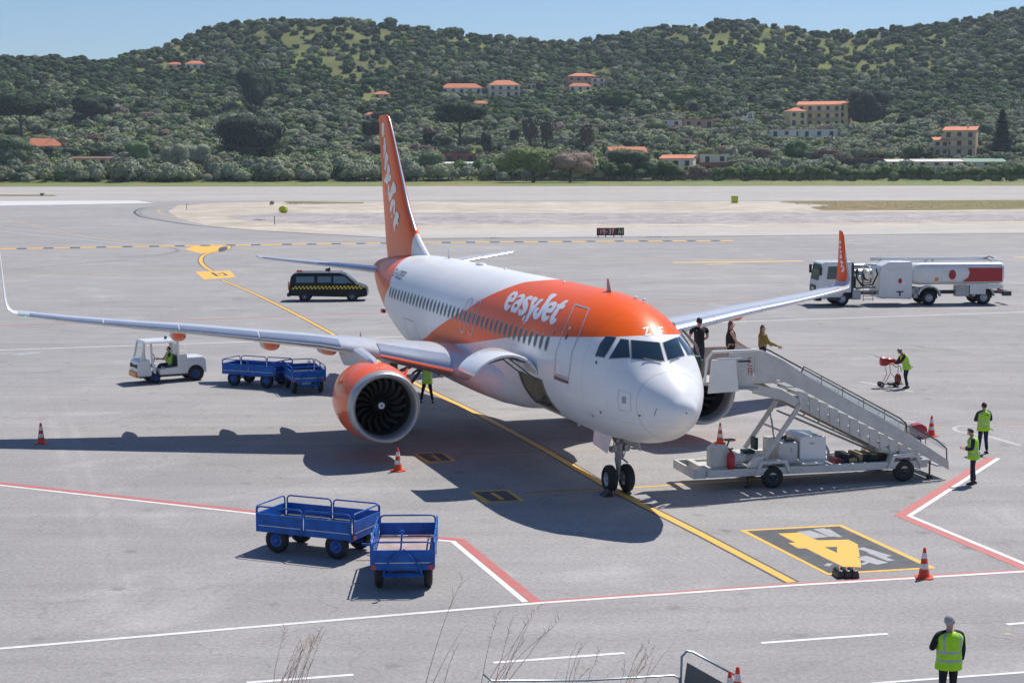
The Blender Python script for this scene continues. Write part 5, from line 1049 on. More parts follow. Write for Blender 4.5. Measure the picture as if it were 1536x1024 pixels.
# ---- the wood
r=random.Random(5); pts=[]; cand=[]
y=Y0+14
while y<1800:
    hw=y*.36; step=7.6+(y-Y0)*.0012
    x=-hw
    while x<hw:
        px,py=x+r.uniform(-.48,.48)*step,y+r.uniform(-.48,.48)*step
        x+=step
        z=terr(px,py)
        d=Vector((px,py,z-CH)); dz=d.dot(_F); u=768+CF*d.dot(_R2)/dz; v=512-CF*d.dot(_U2)/dz
        if u<-60 or u>1600: continue
        cl_=0
        for cu,cv,ru,rv in CLEAR: cl_=max(cl_,1-((u-cu)/ru)**2-((v-cv)/rv)**2)
        if cl_>0 and r.random()<min(.72,.38+cl_*.4): continue
        nn=mn.noise(Vector((px*.012,py*.012,1))); 
        t=(py-Y0)/(YR-Y0)
        if nn>.28 and r.random()<.35*min(1,t*2): continue
        if any((px-a)**2+(py-b)**2<c*c for a,b,c in KEEP): continue
        sc0=r.choice([r.uniform(3.0,5.2),r.uniform(3.6,6.2),r.uniform(4.5,7.6)])*(.92 if t>.5 else 1)
        rp=sc0*CF/py; vc=v-sc0*.5*CF/py
        if any(py<yy-2 and u0-rp*.6<u<u1+rp*.6 and v0-rp*.5<vc<v1+rp*.55 for u0,u1,v0,v1,yy in KPX):
            if r.random()<.35: continue
            sc0=r.uniform(1.0,1.9); rp=sc0*CF/py; vc=v-sc0*.5*CF/py
            if any(py<yy-2 and u0-rp*.6<u<u1+rp*.6 and v0-rp*.5<vc<v1+rp*.55 for u0,u1,v0,v1,yy in KPX): continue
        w_=mn.noise(Vector((px*.01+9,py*.01,4)))
        if t<.42: ch=[2,3,2,3,2,3,0,4,0] if w_<.1 else [2,3,3,2,6,2,4,0]
        else: ch=[0,1,5,0,4,5,2,4,0,3] if mn.noise(Vector((px*.006,py*.006,9)))>-.1 else [0,1,5,0,1,5,0,4] 
        ki=r.choice(ch)
        if ki in (0,1,5) and r.random()<.10: sc0*=1.35
        pts.append((px,py,z+sc0*.42,sc0,ki,r.uniform(0,6.28),t))
    y+=step*.92
pts.sort(key=lambda q:q[1])
near=[q for q in pts if q[4] in (2,3)][:300]; ns=set(id(q) for q in near); rest=[q for q in pts if id(q) not in ns]
OL=thing('olive_tree','rounded grey-green olive tree in the grove at the foot of the slope','tree',(0,0,0),0,'olive trees at the foot of the slope')
crown_mb(1,.82,620,.12,77,lobes=8).build('crown',L_oliv,OL,fixn=False,angle=0,loc=(0,0,1.35)); tree_trunk(.9,.09,3,spread=.5,nb=4).build('trunk',bark_m,OL)
for i,q in enumerate(near):
    o=OL if i==0 else dup(OL,(0,0,0),0)
    s=q[3]; o.location=(q[0],q[1],q[2]-s*.9); o.rotation_euler=(0,0,q[5]); o.scale=(s,s,s*rnd.uniform(.85,1.15))
me=bpy.data.meshes.new('wood'); me.from_pydata([q[:3] for q in rest],[],[])
for nm,ty,vals in (('kind_id','INT',[q[4] for q in rest]),('size','FLOAT',[q[3] for q in rest]),('spin','FLOAT',[q[5] for q in rest])):
    a=me.attributes.new(nm,ty,'POINT'); a.data.foreach_set('value',vals)
wo=bpy.data.objects.new('wood',me); COL.objects.link(wo); tag(wo,kind='stuff')
ng=bpy.data.node_groups.new('plant_wood','GeometryNodeTree'); ng.interface.new_socket('Geometry',in_out='INPUT',socket_type='NodeSocketGeometry'); ng.interface.new_socket('Geometry',in_out='OUTPUT',socket_type='NodeSocketGeometry')
gi=ng.nodes.new('NodeGroupInput'); go=ng.nodes.new('NodeGroupOutput'); ip=ng.nodes.new('GeometryNodeInstanceOnPoints'); ci=ng.nodes.new('GeometryNodeCollectionInfo')
ci.inputs['Collection'].default_value=lib; ci.inputs['Separate Children'].default_value=True; ci.inputs['Reset Children'].default_value=True
def attr(nm,ty): n=ng.nodes.new('GeometryNodeInputNamedAttribute'); n.data_type=ty; n.inputs['Name'].default_value=nm; return [o for o in n.outputs if o.enabled and o.name=='Attribute'][0]
ip.inputs['Pick Instance'].default_value=True
cx=ng.nodes.new('ShaderNodeCombineXYZ'); ng.links.new(attr('spin','FLOAT'),cx.inputs[2])
e2r=ng.nodes.new('FunctionNodeEulerToRotation'); ng.links.new(cx.outputs[0],e2r.inputs[0])
for a,b in ((gi.outputs[0],ip.inputs['Points']),(ci.outputs[0],ip.inputs['Instance']),(attr('kind_id','INT'),ip.inputs['Instance Index']),(e2r.outputs[0],ip.inputs['Rotation']),(attr('size','FLOAT'),ip.inputs['Scale']),(ip.outputs[0],go.inputs[0])): ng.links.new(a,b)
md=wo.modifiers.new('plant','NODES'); md.node_group=ng
print('wood',len(rest),'near',len(near))
# ---- airfield furniture
p=G(916,356); T=thing('runway_sign','runway sign, dark red panel with a black panel at its right end','sign',(p.x,p.y,0))
red_s=mat('dark_red_sign_face',(.22,.02,.035),.4,var=.05); blk_s=mat('black_sign_face',(.02,.025,.02),.4,var=0); cr_m=mat('pale_sign_lettering',(.7,.66,.62),.5,var=0); yg_m=mat('yellow_green_sign_lettering',(.50,.62,.30),.5,var=0)
k=p.y/CF; X0,X1,X2=-21*k,8*k,20*k
mb=MB(); mb.box(X0,X1,-.15,.15,.25,1.28); mb.build('sign_panel',red_s,T,bevel=.02); mb=MB(); mb.box(X1+.003,X2,-.13,.17,.27,1.30); mb.build('location_panel',blk_s,T,bevel=.02)
for x in (X0+.2,X0+1.2,X1-.3,X2-.3): mb=MB(); mb.box(x-.05,x+.05,-.05,.05,0,.26); mb.build('leg',blk_s,T)
def glyph(mb,ch,x,z,w_,h,t):
    S={'1':[[(.5,0),(.5,1)]],'9':[[(1,.5),(0,.5),(0,1),(1,1),(1,0),(0,0)]],'-':[[(0,.5),(1,.5)]],'3':[[(0,1),(1,1),(1,0),(0,0)],[(.2,.5),(1,.5)]],'7':[[(0,1),(1,1),(.4,0)]],'A':[[(0,0),(.5,1),(1,0)],[(.2,.38),(.8,.38)]]}[ch]
    for i,s_ in enumerate(S):
        l=stroke_loops([(x+a*w_,z+b*h) for a,b in s_],t)[0]; n=len(l); y=-.160-.004*i
        mb.add([(a,y,b) for a,b in l],[(i_,i_+1,n-2-i_,n-1-i_) for i_ in range(n//2-1)])
mb=MB(); x=X0+.45
for ch in '19-37': glyph(mb,ch,x,.5,.24,.55,.05); x+=.40
mb.build('sign_lettering',cr_m,T,fixn=False); mb=MB(); glyph(mb,'A',X1+.28,.5,.34,.6,.055); glyph(mb,'1',X1+.72,.5,.24,.6,.055); mb.build('location_lettering',yg_m,T,fixn=False)
mk_y=mat('yellow_green_marker',(.50,.55,.03),.5,var=.1)
p=G(1102,304.5); T=thing('marker_box','upright yellow-green marker box at the far edge of the sand','marker',(p.x,p.y,0)); mb=MB(); mb.box(-.75,.75,-.5,.5,0,1.6,top=(-.85,.85,-.6,.6)); mb.build('body',mk_y,T,bevel=.08); mb=MB(); mb.box(-.75,.75,-.5,.5,1.602,1.7); mb.build('lid',mat('dark_lid',(.2,.24,.03),.5),T)
p=G(425,319.5); mb=MB(); mb.ball((0,0,.75),(.95,.5,.75),16,10); mb.ball((.35,-.1,.5),(.6,.55,.5),12,8); o=mb.build('marker_ball',mk_y,loc=(p.x,p.y,0)); tag(o,'bright yellow-green rounded cover standing on the sand strip','marker')
def shrub(label,u,v,hpx,m_,seed,wpx=None):
    p=G(u,v); s=p.y/CF; H=hpx*s; W_=(wpx or hpx*1.5)*s; mb=crown_mb(W_*.5,H*.5,240,H*.12,seed,lobes=4,core=False); o=mb.build('shrub',m_,fixn=False,angle=0,loc=(p.x,p.y,H*.45)); return tag(o,label,'shrub')
shrub('small green weed tuft left of the yellow-green rounded cover',408,308,7,L_scrub,3); shrub('dark low weeds on the sand near the rounded cover',440,307,4,L_brown,4,50)
shrub('tiny weed on the left grass sliver',64,294,5,L_scrub,5,8); shrub('rubble and weeds in the gravel near the left bend',388,331,3,L_brown,6,22); shrub('thin line of weeds under the runway sign',985,357,3,L_brown,7,60); shrub('weeds along the edge left of the runway sign',740,358,2.5,L_brown,8,50)
for u,v in ((280,315),(412,337)):
    p=G(u,v); mb=MB(); mb.tube([(0,0,0),(0,0,1.2)],.06,5); mb.ball((0,0,1.25),.12,8,6); tag(mb.build('edge_light',blk_s,loc=p),'short dark edge light stake, '+('near the taxiway bend' if u<300 else 'on the gravel strip'),'edge light')
# ================================================================ GROUND EQUIPMENT
blue_m=mat('blue_cart_paint',(.002,.095,.40),.45,coat=.08,var=.32,scale=3.5,spec=.3); wood_m=mat('worn_plywood_deck',(.40,.31,.29),.8,var=.25,scale=2)
truckw=mat('white_vehicle_paint',(.74,.74,.73),.32,coat=.4,var=.08,scale=1.2); offw=mat('off_white_equipment_paint',(.56,.555,.53),.45,var=.16,scale=1.5)
steel=mat('grey_steel',(.35,.36,.37),.4,metal=.6,var=.2,scale=4); dsteel=mat('dark_steel',(.05,.055,.06),.45,metal=.3,var=.2); brightst=mat('polished_tank_metal',(.62,.60,.56),.22,metal=.9,var=.15,scale=3)
vglass=mat('tinted_vehicle_glass',(.03,.07,.075),.05,coat=1,var=0); lglass=mat('pale_green_glass',(.45,.62,.62),.08,var=0,alpha=.38); orange_l=mat('amber_lamp',(.8,.25,.02),.3,var=0); red_l=mat('red_lamp_plastic',(.55,.015,.012),.3,coat=.4,var=0)
plate_m=mat('pale_plate',(.7,.68,.5),.5,var=0); hubb=mat('blue_wheel_hub',(.02,.10,.38),.4,var=.15,scale=8); red_m=mat('red_shop_paint',(.38,.012,.022),.4,coat=.2,var=.12); cone_o=mat('orange_cone_plastic',(.75,.07,.015),.45,var=.1,scale=5); cone_w=mat('white_reflective_band',(.72,.70,.68),.4,var=.15,scale=9)
yel_v=mat('yellow_chequer_film',(.75,.55,.02),.4,var=.05)
def wheel2(r,w_,c,parent,hm,name='wheel'):
    t=wheel(r,w_,c,parent,name); 
    for ch in t.children: ch.data.materials.clear(); ch.data.materials.append(hm)
    return t
def lathe_hub(): pass
# ---------------- baggage carts (local x along the length)
CL,CWd=2.75,1.42
def make_cart():
    T=thing('baggage_cart','','baggage cart',(0,0,0),0,'open blue baggage carts')
    x0,x1,y0,y1=-CL/2,CL/2,-CWd/2,CWd/2
    mb=MB(); mb.box(x0+.03,x1-.03,y0+.03,y1-.03,.60,.66); mb.build('deck',wood_m,T)
    mb=MB(); mb.box(x0,x1,y0,y0+.06,.52,.66); mb.box(x0,x1,y1-.06,y1,.52,.66); mb.box(x0,x0+.06,y0+.06,y1-.06,.52,.66); mb.box(x1-.06,x1,y0+.06,y1-.06,.52,.66)
    for x in (-.8,.0,.8): mb.box(x-.04,x+.04,y0+.06,y1-.06,.50,.595)
    mb.box(x0+.2,x1-.2,-.35,-.28,.42,.52); mb.box(x0+.2,x1-.2,.28,.35,.42,.52)
    for x in (-.85,.85): mb.box(x-.05,x+.05,y0+.12,y1-.12,.27,.34); mb.tube([(x,-.3,.3),(x,-.3,.45)],.04,6); mb.tube([(x,.3,.3),(x,.3,.45)],.04,6); mb.tube([(x-.25,-.32,.44),(x,-.5,.31),(x+.25,-.32,.44)],.02,5); mb.tube([(x-.25,.32,.44),(x,.5,.31),(x+.25,.32,.44)],.02,5)
    mb.build('chassis',blue_m,T,bevel=.01)
    def panel(a,b,nm='side_panel'):
        a=Vector(a);b=Vector(b);d=b-a;l=d.length;dx=d/l;n=Vector((-dx.y,dx.x,0))*.018; P=[a-n,b-n,b+n,a+n]
        mb=MB(); mb.add([(p.x,p.y,.67) for p in P]+[(p.x,p.y,.98) for p in P],[(0,3,2,1),(4,5,6,7),(0,1,5,4),(1,2,6,5),(2,3,7,6),(3,0,4,7)]); o=mb.build(nm,blue_m,T,bevel=.006)
        c=.09; pts=[a+Vector((0,0,.55)),a+Vector((0,0,1.16-c)),a+dx*c*.3+Vector((0,0,1.16-c*.3)),a+dx*c+Vector((0,0,1.16)),b-dx*c+Vector((0,0,1.16)),b-dx*c*.3+Vector((0,0,1.16-c*.3)),b+Vector((0,0,1.16-c)),b+Vector((0,0,.55))]
        mb=MB(); mb.tube(pts,.021,8); mb.build('rail',blue_m,o)
        mb=MB(); e=n*1.35; Q=[a+dx*.05-e,b-dx*.05-e]; 
        mb.add([(q.x,q.y,z) for q in (a+dx*.05-e,b-dx*.05-e) for z in (.685,.70)]+[(q.x,q.y,z) for q in (a+dx*.05+e,b-dx*.05+e) for z in (.685,.70)],[(0,2,3,1),(4,5,7,6)]); mb.build('trim',plate_m,o,fixn=False)
    g=.045
    panel((x0+g,y0,0),(-g*.7,y0,0)); panel((g*.7,y0,0),(x1-g,y0,0)); panel((x1-g,y1,0),(g*.7,y1,0)); panel((-g*.7,y1,0),(x0+g,y1,0)); panel((x0,y1-g,0),(x0,y0+g,0),'end_panel'); panel((x1,y0+g,0),(x1,y1-g,0),'end_panel')
    for x in (-.85,.85):
        for y in (-.56,.56): wheel2(.32,.19,(x,y,.32),T,hubb)
    mb=MB(); mb.box(x1-.02,x1+.025,y0+.02,y0+.12,.54,.64); mb.build('reflector',red_l,T); mb=MB(); mb.box(x1-.02,x1+.025,y1-.12,y1-.02,.54,.64); mb.build('reflector',red_l,T)
    return T
def drawbar(T,up=True,m_=None):
    x1=CL/2; mb=MB()
    if up:
        mb.tube([(x1+.02,-.42,.42),(x1+.10,-.40,.62),(x1+.09,-.03,1.02),(x1+.09,0,1.36)],.022,7); mb.tube([(x1+.02,.42,.42),(x1+.10,.40,.62),(x1+.09,.03,1.02)],.022,7); mb.tube([(x1+.04,-.45,.40),(x1+.04,.45,.40)],.03,7)
        mb.lathe([(-.02,.06),(.02,.06),(.02,.03),(-.02,.03),(-.02,.06)],(x1+.09,0,1.40),'x',12)
    else: mb.tube([(x1+.02,-.30,.36),(x1+.75,0,.30)],.03,7); mb.tube([(x1+.02,.30,.36),(x1+.75,0,.30),(x1+.98,0,.30)],.03,7)
    mb.build('drawbar',blue_m,T)
cart=make_cart()
def place_cart(P1,P2,label,first=False,hgt=1.0,side=1,bar=None):
    "P1,P2: ground points under the near long side's ends, in picture order"
    a,b=G(*P1),G(*P2); d=(b-a).normalized(); n=Vector((-d.y,d.x,0))
    if n.y<0: n=-n
    c=(a+b)/2+n*CWd/2*hgt; ang=math.atan2(d.y,d.x)
    o=cart if first else dup(cart,(0,0,0),0)
    o.location=(c.x,c.y,0); o.rotation_euler=(0,0,ang); o.scale=(1.05,1.05,1.05); o['label']=label; return o
c1=place_cart((390,827),(526,842),'blue baggage cart with its long side to the camera, left of the near pair',True)
c2=dup(cart,(0,0,0),0,'blue baggage cart seen end-on with its drawbar raised, right of the near pair'); a,b=G(553,892),G(652,894.5); d=(b-a).normalized(); ax=Vector((d.y,-d.x,0))  # end faces the camera
ax=Vector((.02,-1,0)).normalized(); m=(a+b)/2; c2.location=(m.x-.02,m.y+CL/2+.35,0); c2.rotation_euler=(0,0,math.atan2(ax.y,ax.x)); c2.scale=(1.05,1.05,1.05); 
c3=place_cart((323,577),(425,584),'blue baggage cart with its long side to the camera, beside the white tug')
c4=dup(cart,(0,0,0),0,'blue baggage cart turned away behind the engine, coupled to the cart beside the tug'); ax=Vector((.30,-1,0)).normalized(); m=G(461,592); c4.location=(m.x-ax.x*(CL/2)+.05,m.y-ax.y*CL/2+.2,0); c4.rotation_euler=(0,0,math.atan2(ax.y,ax.x))
drawbar(c1,False); drawbar(c2,True); drawbar(c3,False); drawbar(c4,True)
# ---------------- cones
def make_cone():
    T=thing('traffic_cone','','traffic cone',(0,0,0),0,'traffic cones on the apron')
    mb=MB(); s=.22; q=[(-s,-s*.6),(-s*.6,-s),(s*.6,-s),(s,-s*.6),(s,s*.6),(s*.6,s),(-s*.6,s),(-s,s*.6)]; mb.prism(q,'z',0,.035); mb.build('base',cone_o,T,bevel=.008)
    mb=MB(); mb.lathe([(.036,.155),(.06,.14),(.75,.035),(.765,.02),(.765,.001)],(0,0,0),'z',20); mb.build('body',cone_o,T)
    for z0,z1 in ((.24,.37),(.50,.64)):
        rr=lambda z: .14-.105*(z-.06)/.69+.004
        mb=MB(); mb.lathe([(z0,rr(z0)-.003),(z0,rr(z0)),(z1,rr(z1)),(z1,rr(z1)-.003)],(0,0,0),'z',20); mb.build('white_band',cone_w,T)
    return T
cone=make_cone()
CN=[(62,665,0,1.0,'striped orange cone far left at the wingtip shadow'),(597,706,0,1.0,'striped orange cone standing below the near engine intake'),(1386,866,0,.98,'large red-orange cone beside the painted stand number'),(1397,654,0,1.0,'orange cone behind the foot of the passenger stairs'),(1094.5,1060,0,.9,'red cone cut off at the bottom edge, left one of two'),(1106,1058,0,.98,'red and white cone cut off at the bottom edge, right one of two'),(541,506,0,.45,'tiny distant cone seen between the wing and the fuselage')]
for i,(u,v,z,s,lb) in enumerate(CN):
    o=cone if i==0 else dup(cone,(0,0,0),0); p=G(u,v); o.location=p; o.scale=(s,s,s); o.rotation_euler=(0,0,i*.7); o['label']=lb
# ---------------- chocks at the stand box
for i,(u,lb) in enumerate(((1262,'left black rubber chock of the row of three on the red line'),(1273,'middle black rubber chock of the row of three on the red line'),(1284,'right black rubber chock of the row of three on the red line'))):
    p=G(u,867.5); T=thing('wheel_chock',lb,'wheel chock',p,R(8+i*2),'chocks on the red line'); mb=MB(); mb.prism([(-.105,0),(.105,0),(.085,.12),(.045,.20),(-.045,.20),(-.085,.12)],'y',-.0,.42); mb.build('block',mat('black_chock_rubber',(.018,.02,.024),.4,var=.3,scale=12) if i==0 else bpy.data.materials['black_chock_rubber'],T,bevel=.02)
    mb=MB(); mb.tube([(-.05,.02,.19),(-.02,.1,.25),(.03,.2,.25),(.05,.32,.2)],.012,6); mb.build('rope',orange_l,T)
T=thing('wheel_chock','black chock wedged against the nose wheel','wheel chock',G(910,742),TH+PI/2); mb=MB(); mb.prism([(-.22,0),(.12,0),(.10,.06),(.02,.20)],'y',-.3,.1); mb.build('block',bpy.data.materials['black_chock_rubber'],T,bevel=.015); mb=MB(); mb.box(.122,.13,-.25,-.17,.02,.17); mb.build('stripe',plate_m,T)
# ---------------- van (local x forward)
def slab(pts,y0,y1,mb): mb.prism(pts,'y',y0,y1)
navy=mat('dark_navy_van_paint',(.003,.009,.013),.35,coat=.1,spec=.25,var=.05)
p=(G(430,452)+G(553,452))/2; V=thing('van','black van with a yellow chequered band and roof lights behind the tail','van',(p.x,p.y+1.0,0),R(1.5)); Lh=2.88
prof=[(-Lh,.42),(-Lh,.75),(-Lh+.06,1.2),(-Lh+.16,1.80),(-Lh+.34,2.02),(-2,2.08),(.9,2.06),(1.22,1.98),(2.02,1.30),(2.62,1.10),(2.84,.92),(Lh,.62),(Lh-.02,.36),(2.3,.28)]
def inset(z): return .95 if z<1.15 else .95-.13*(z-1.15)
mb=MB(); rings=[]
for sgn,f in ((-1,1),(1,1)): rings.append([(x,sgn*inset(z),z) for x,z in prof])
mb.loft(rings,smooth=False); mb.build('body',navy,V,bevel=.05)
for nm,q in (('rear_side_window',[(-2.35,1.38),(-1.0,1.38),(-1.0,1.82),(-2.3,1.82)]),('middle_side_window',[(-.75,1.38),(.25,1.38),(.25,1.82),(-.75,1.82)]),('front_side_window',[(.42,1.32),(1.78,1.32),(1.20,1.84),(.42,1.84)])):
    for sg in (-1,1):
        mb=MB(); e=.012; v1=[(x,sg*(inset(z)+e),z) for x,z in q]; mb.add(v1,[(0,1,2,3)]); mb.build(nm,mat('van_window_glass',(.10,.14,.17),.08,coat=1,var=0) if 'van_window_glass' not in bpy.data.materials else bpy.data.materials['van_window_glass'],V,fixn=False)
mb=MB(); mb.add([(1.30,-.74,1.93),(2.0,-.84,1.33),(2.0,.84,1.33),(1.30,.74,1.93)],[(0,1,2,3)]); mb.v=[(x+.03,y,z+.03) for x,y,z in mb.v]; mb.build('windscreen',vglass,V,fixn=False)
mb=MB()
for i in range(38):
    for j in range(2):
        if (i+j)%2: continue
        x=-2.62+i*.138; sh=.03*j
        mb.add([(x+sh,-.965,.90+j*.115),(x+.138+sh,-.965,.90+j*.115),(x+.138+sh+.03,-.965,1.015+j*.115),(x+sh+.03,-.965,1.015+j*.115)],[(0,1,2,3)])
mb.build('chequer_band',yel_v,V,fixn=False)
for x in (-1.72,1.78):
    for y in (-.88,.88): t=wheel(.34,.22,(x,y,.34),V)
    for y in (-.953,.953): mb=MB(); mb.lathe([(0,.41),(.004,.41)],(x,y if y>0 else y-.004,.36),'y',24,cap=True); mb.build('wheel_arch',dark_m,V)
mb=MB(); mb.box(-Lh-.05,-Lh+.03,-.9,-.72,.85,1.45); mb.build('tail_light',mat('orange_red_lamp',(.75,.18,.06),.3,var=0),V); mb=MB(); mb.box(-Lh-.05,-Lh+.03,.72,.9,.85,1.45); mb.build('tail_light',bpy.data.materials['orange_red_lamp'],V)
mb=MB(); mb.box(2.50,2.84,-.93,-.60,.72,.95,top=(2.3,2.66,-.93,-.6)); mb.build('headlight',lglass,V); mb=MB(); mb.box(2.50,2.84,.6,.93,.72,.95,top=(2.3,2.66,.6,.93)); mb.build('headlight',lglass,V)
mb=MB(); mb.box(-Lh-.14,-Lh+.12,-.92,.92,.36,.6); mb.build('rear_bumper',dsteel,V,bevel=.04)
mb=MB(); mb.tube([(-2.4,-.74,2.12),(1.0,-.74,2.12)],.03,6); mb.tube([(-2.4,.74,2.12),(1.0,.74,2.12)],.03,6)
for x in (-2.3,-.7,.9): mb.tube([(x,-.74,2.05),(x,-.74,2.12)],.025,5); mb.tube([(x,.74,2.05),(x,.74,2.12)],.025,5)
mb.build('roof_rail',truckw,V)
mb=MB(); mb.box(-2.35,-1.95,-.3,.3,2.10,2.24); mb.build('roof_beacon',red_l,V,bevel=.04)
for y in (-.35,.1): mb=MB(); mb.lathe([(0,.10),(.18,.12)],(-.1+y*.3,y,2.28),'x',12,cap=True); mb.tube([(0,y,2.05),(0,y,2.3)],.03,5); mb.tube([(.0,y,2.3),(.1,y,2.42)],.04,5); mb.build('spotlight',dsteel,V)
for y in (-1,1): mb=MB(); mb.ball((1.55,y*1.04,1.33),(.09,.1,.12),10,6); mb.tube([(1.5,y*.88,1.28),(1.55,y*1.0,1.3)],.025,5); mb.build('wing_mirror',navy,V)
# ---------------- aircraft tug (local x forward), faces left
a,b=G(190,576),G(297,571); d=(a-b).normalized(); ang=math.atan2(d.y,d.x)+R(10); c=(a+b)/2+Vector((.15,.65,0))
U=thing('baggage_tug','white open-sided baggage tug with a driver, parked under the wing','tug',c,ang)
mb=MB(); mb.prism([(-1.66,.42),(-1.62,1.0),(-1.5,1.12),(-.72,1.12),(-.40,1.18),(-.34,1.18),(-.28,.72),(.58,.64),(.62,.36),(-1.64,.36)],'y',-.62,.62); mb.build('rear_body',truckw,U,bevel=.05)
mb=MB(); mb.prism([(.95,.34),(1.62,.34),(1.66,.62),(1.60,1.02),(1.42,1.12),(1.06,1.12)],'y',-.66,.66); mb.build('front_body',truckw,U,bevel=.05)
mb=MB(); mb.prism([(.10,.30),(.50,.30),(.56,.52),(.68,.62),(.98,.62),(1.1,.50),(1.15,.75),(.95,.80),(.45,.74),(.10,.66)],'y',-.655,-.56); mb.build('front_mudguard',truckw,U,bevel=.02)
mb=MB(); mb.box(-.3,1.0,-.60,.60,.36,.44); mb.box(-1.5,1.5,-.5,.5,.26,.36); mb.build('floor',dsteel,U)
mb=MB(); mb.box(-.42,1.34,-.70,.70,1.86,1.98,top=(-.36,1.24,-.62,.62)); rf=mb.build('roof',truckw,U,bevel=.03)
for y in (-.62,.62):
    for pt,rr_ in (([(1.44,y,1.1),(1.27,y,1.88)],.05),([(.82,y,.45),(.95,y,1.1),(.98,y,1.88)],.055),([(-.32,y,.62),(-.28,y,1.88)],.06)): mb=MB(); mb.tube(pt,rr_,6); mb.build('cab_post',truckw,U)
mb=MB()
mb.tube([(-.32,-.6,1.3),(-1.0,-.6,1.3),(-1.02,-.6,1.76),(-.32,-.6,1.76)],.028,6); mb.tube([(-1.02,-.6,1.3),(-1.02,-.6,1.02)],.028,6)
mb.build('cab_frame',truckw,U)
mb=MB(); mb.add([(1.46,-.56,1.14),(1.46,.56,1.14),(1.30,.56,1.84),(1.30,-.56,1.84)],[(0,1,2,3)]); mb.build('windscreen',lglass,U,fixn=False)
mb=MB(); mb.box(-.36,-.32,-.58,.58,.72,1.75); mb.build('seat_back',truckw,U,bevel=.01)
for y in (-.64,.60): mb=MB(); mb.box(-.80,-.30,y,y+.04,.60,1.28,top=(-.70,-.30,y,y+.04)); mb.build('cab_side_panel',truckw,U,bevel=.01)
mb=MB(); mb.box(-.30,.18,-.55,.55,.62,.78); mb.box(-.32,-.20,-.5,.5,.78,1.2); mb.build('seat',dsteel,U,bevel=.04)
mb=MB(); mb.tube([(.98,.25,.6),(.78,.25,1.12)],.025,6); mb.lathe([(0,.19),(.03,.19),(.03,.165),(0,.165),(0,.19)],(.76,.25,1.14),'x',16); mb.build('steering_wheel',dsteel,U)
mb=MB(); mb.box(1.58,1.72,-.60,.60,.30,.56); mb.build('front_bumper',orange_l,U,bevel=.03)
for y in (-.45,.45): mb=MB(); mb.box(1.60,1.66,y-.13,y+.13,.72,.90); mb.build('headlight',dark_m,U,bevel=.02)
mb=MB(); mb.box(1.61,1.655,-.26,.26,.74,.86); mb.build('grille',dark_m,U,bevel=.01)
for x,r_ in ((.82,.25),(-1.12,.33)):
    for y in (-.58,.58): wheel2(r_,.2,(x,y,r_),U,hubb)
for y in (-.627,.627): mb=MB(); mb.lathe([(0,.39),(.003,.39)],(-1.12,y-.0015,.36),'y',20,cap=True); mb.build('wheel_arch',dark_m,U)
mb=MB(); mb.lathe([(0,.07),(.12,.06),(.15,.02)],(.1,0,1.97),'z',12,cap=True); mb.build('beacon',dsteel,rf)
mb=MB(); mb.tube([(-.35,0,1.9),(-.35,0,2.25)],.05,6); mb.build('exhaust_stack',dsteel,U)
mb=MB(); mb.prism([(-.40,1.9),(-.75,2.25),(-1.05,2.28),(-1.55,1.9),(-1.2,1.72)],'y',.1,.55) if False else mb.box(-.9,-.5,-.5,.5,1.03,1.10); mb.build('rear_lid',truckw,U,bevel=.02)
mb=MB(); mb.tube([(-1.55,-.45,1.03),(-1.55,-.45,1.12),(-1.55,.45,1.12),(-1.55,.45,1.03)],.02,6); mb.build('rear_rail',truckw,U)
mb=MB(); mb.box(-.05,.5,-.625,-.615,.66,.70); mb.build('side_stripe',dsteel,U)
# ---------------- fuel truck, faces left: local x along -X world
p0=G(1215,458); F=thing('fuel_truck','white aviation fuel tanker with a red rear panel parked behind the port wing','fuel truck',(21.35,112.3,0),R(4.0))
def FB(nm,m_,bev=.03,par=None,fn=None):
    mb=MB(); fn(mb); return mb.build(nm,m_,par or F,bevel=bev)
cab=FB('cab',truckw,.08,fn=lambda m: m.prism([(0,.55),(-.02,1.35),(.06,1.75),(.30,3.02),(.55,3.12),(2.35,3.12),(2.4,2.9),(2.4,.95),(1.9,.95),(1.65,.6),(.75,.6),(.55,.5)],'y',-1.2,1.2))
def q4(nm,P,m_,par): mb=MB(); mb.add(P,[(0,1,2,3)]); return mb.build(nm,m_,par,fixn=False)
q4('windscreen',[(.08,-1.08,1.82),(.08,1.08,1.82),(.30,1.08,2.92),(.30,-1.08,2.92)],vglass,cab).location=(-.03,0,0)
for y in (-1.215,1.215): q4('side_window',[(.62,y,1.9),(1.75,y,1.9),(1.75,y,2.8),(.72,y,2.8)],vglass,cab)
FB('grille',dark_m,.01,cab,lambda m:m.box(-.05,.0,-.75,.75,1.0,1.45)); FB('bumper',dark_m,.05,cab,lambda m:m.box(-.12,.3,-1.2,1.2,.38,.82)); FB('number_plate',plate_m,0,cab,lambda m:m.box(-.07,-.051,-.3,.3,1.12,1.28))
for y in (-.95,.95): FB('headlight',lglass,.02,cab,lambda m:m.box(-.14,-.08,y-.2,y+.2,.55,.78))
FB('door_step',dsteel,.02,cab,lambda m:m.box(.7,1.6,-1.22,-1.0,.42,.6))
for y in (-1.38,1.38): FB('mirror',dark_m,.02,cab,lambda m:m.box(.05,.2,y-.12,y+.12,2.2,2.8)); FB('mirror_arm',dark_m,0,cab,lambda m:m.tube([(.3,y*.87,2.75),(.12,y,2.75)],.03,5))
FB('door_handle',dark_m,0,cab,lambda m:m.box(1.2,1.7,-1.23,-1.2,1.45,1.55))
FB('chassis',dsteel,.01,fn=lambda m:(m.box(.5,13.2,-.45,-.3,.75,.95),m.box(.5,13.2,.3,.45,.75,.95),m.box(4.6,5.0,-1.0,1.0,.5,.9)))
FB('black_snorkel',dsteel,.03,fn=lambda m:m.box(2.45,2.6,-1.1,1.1,1.0,3.05))
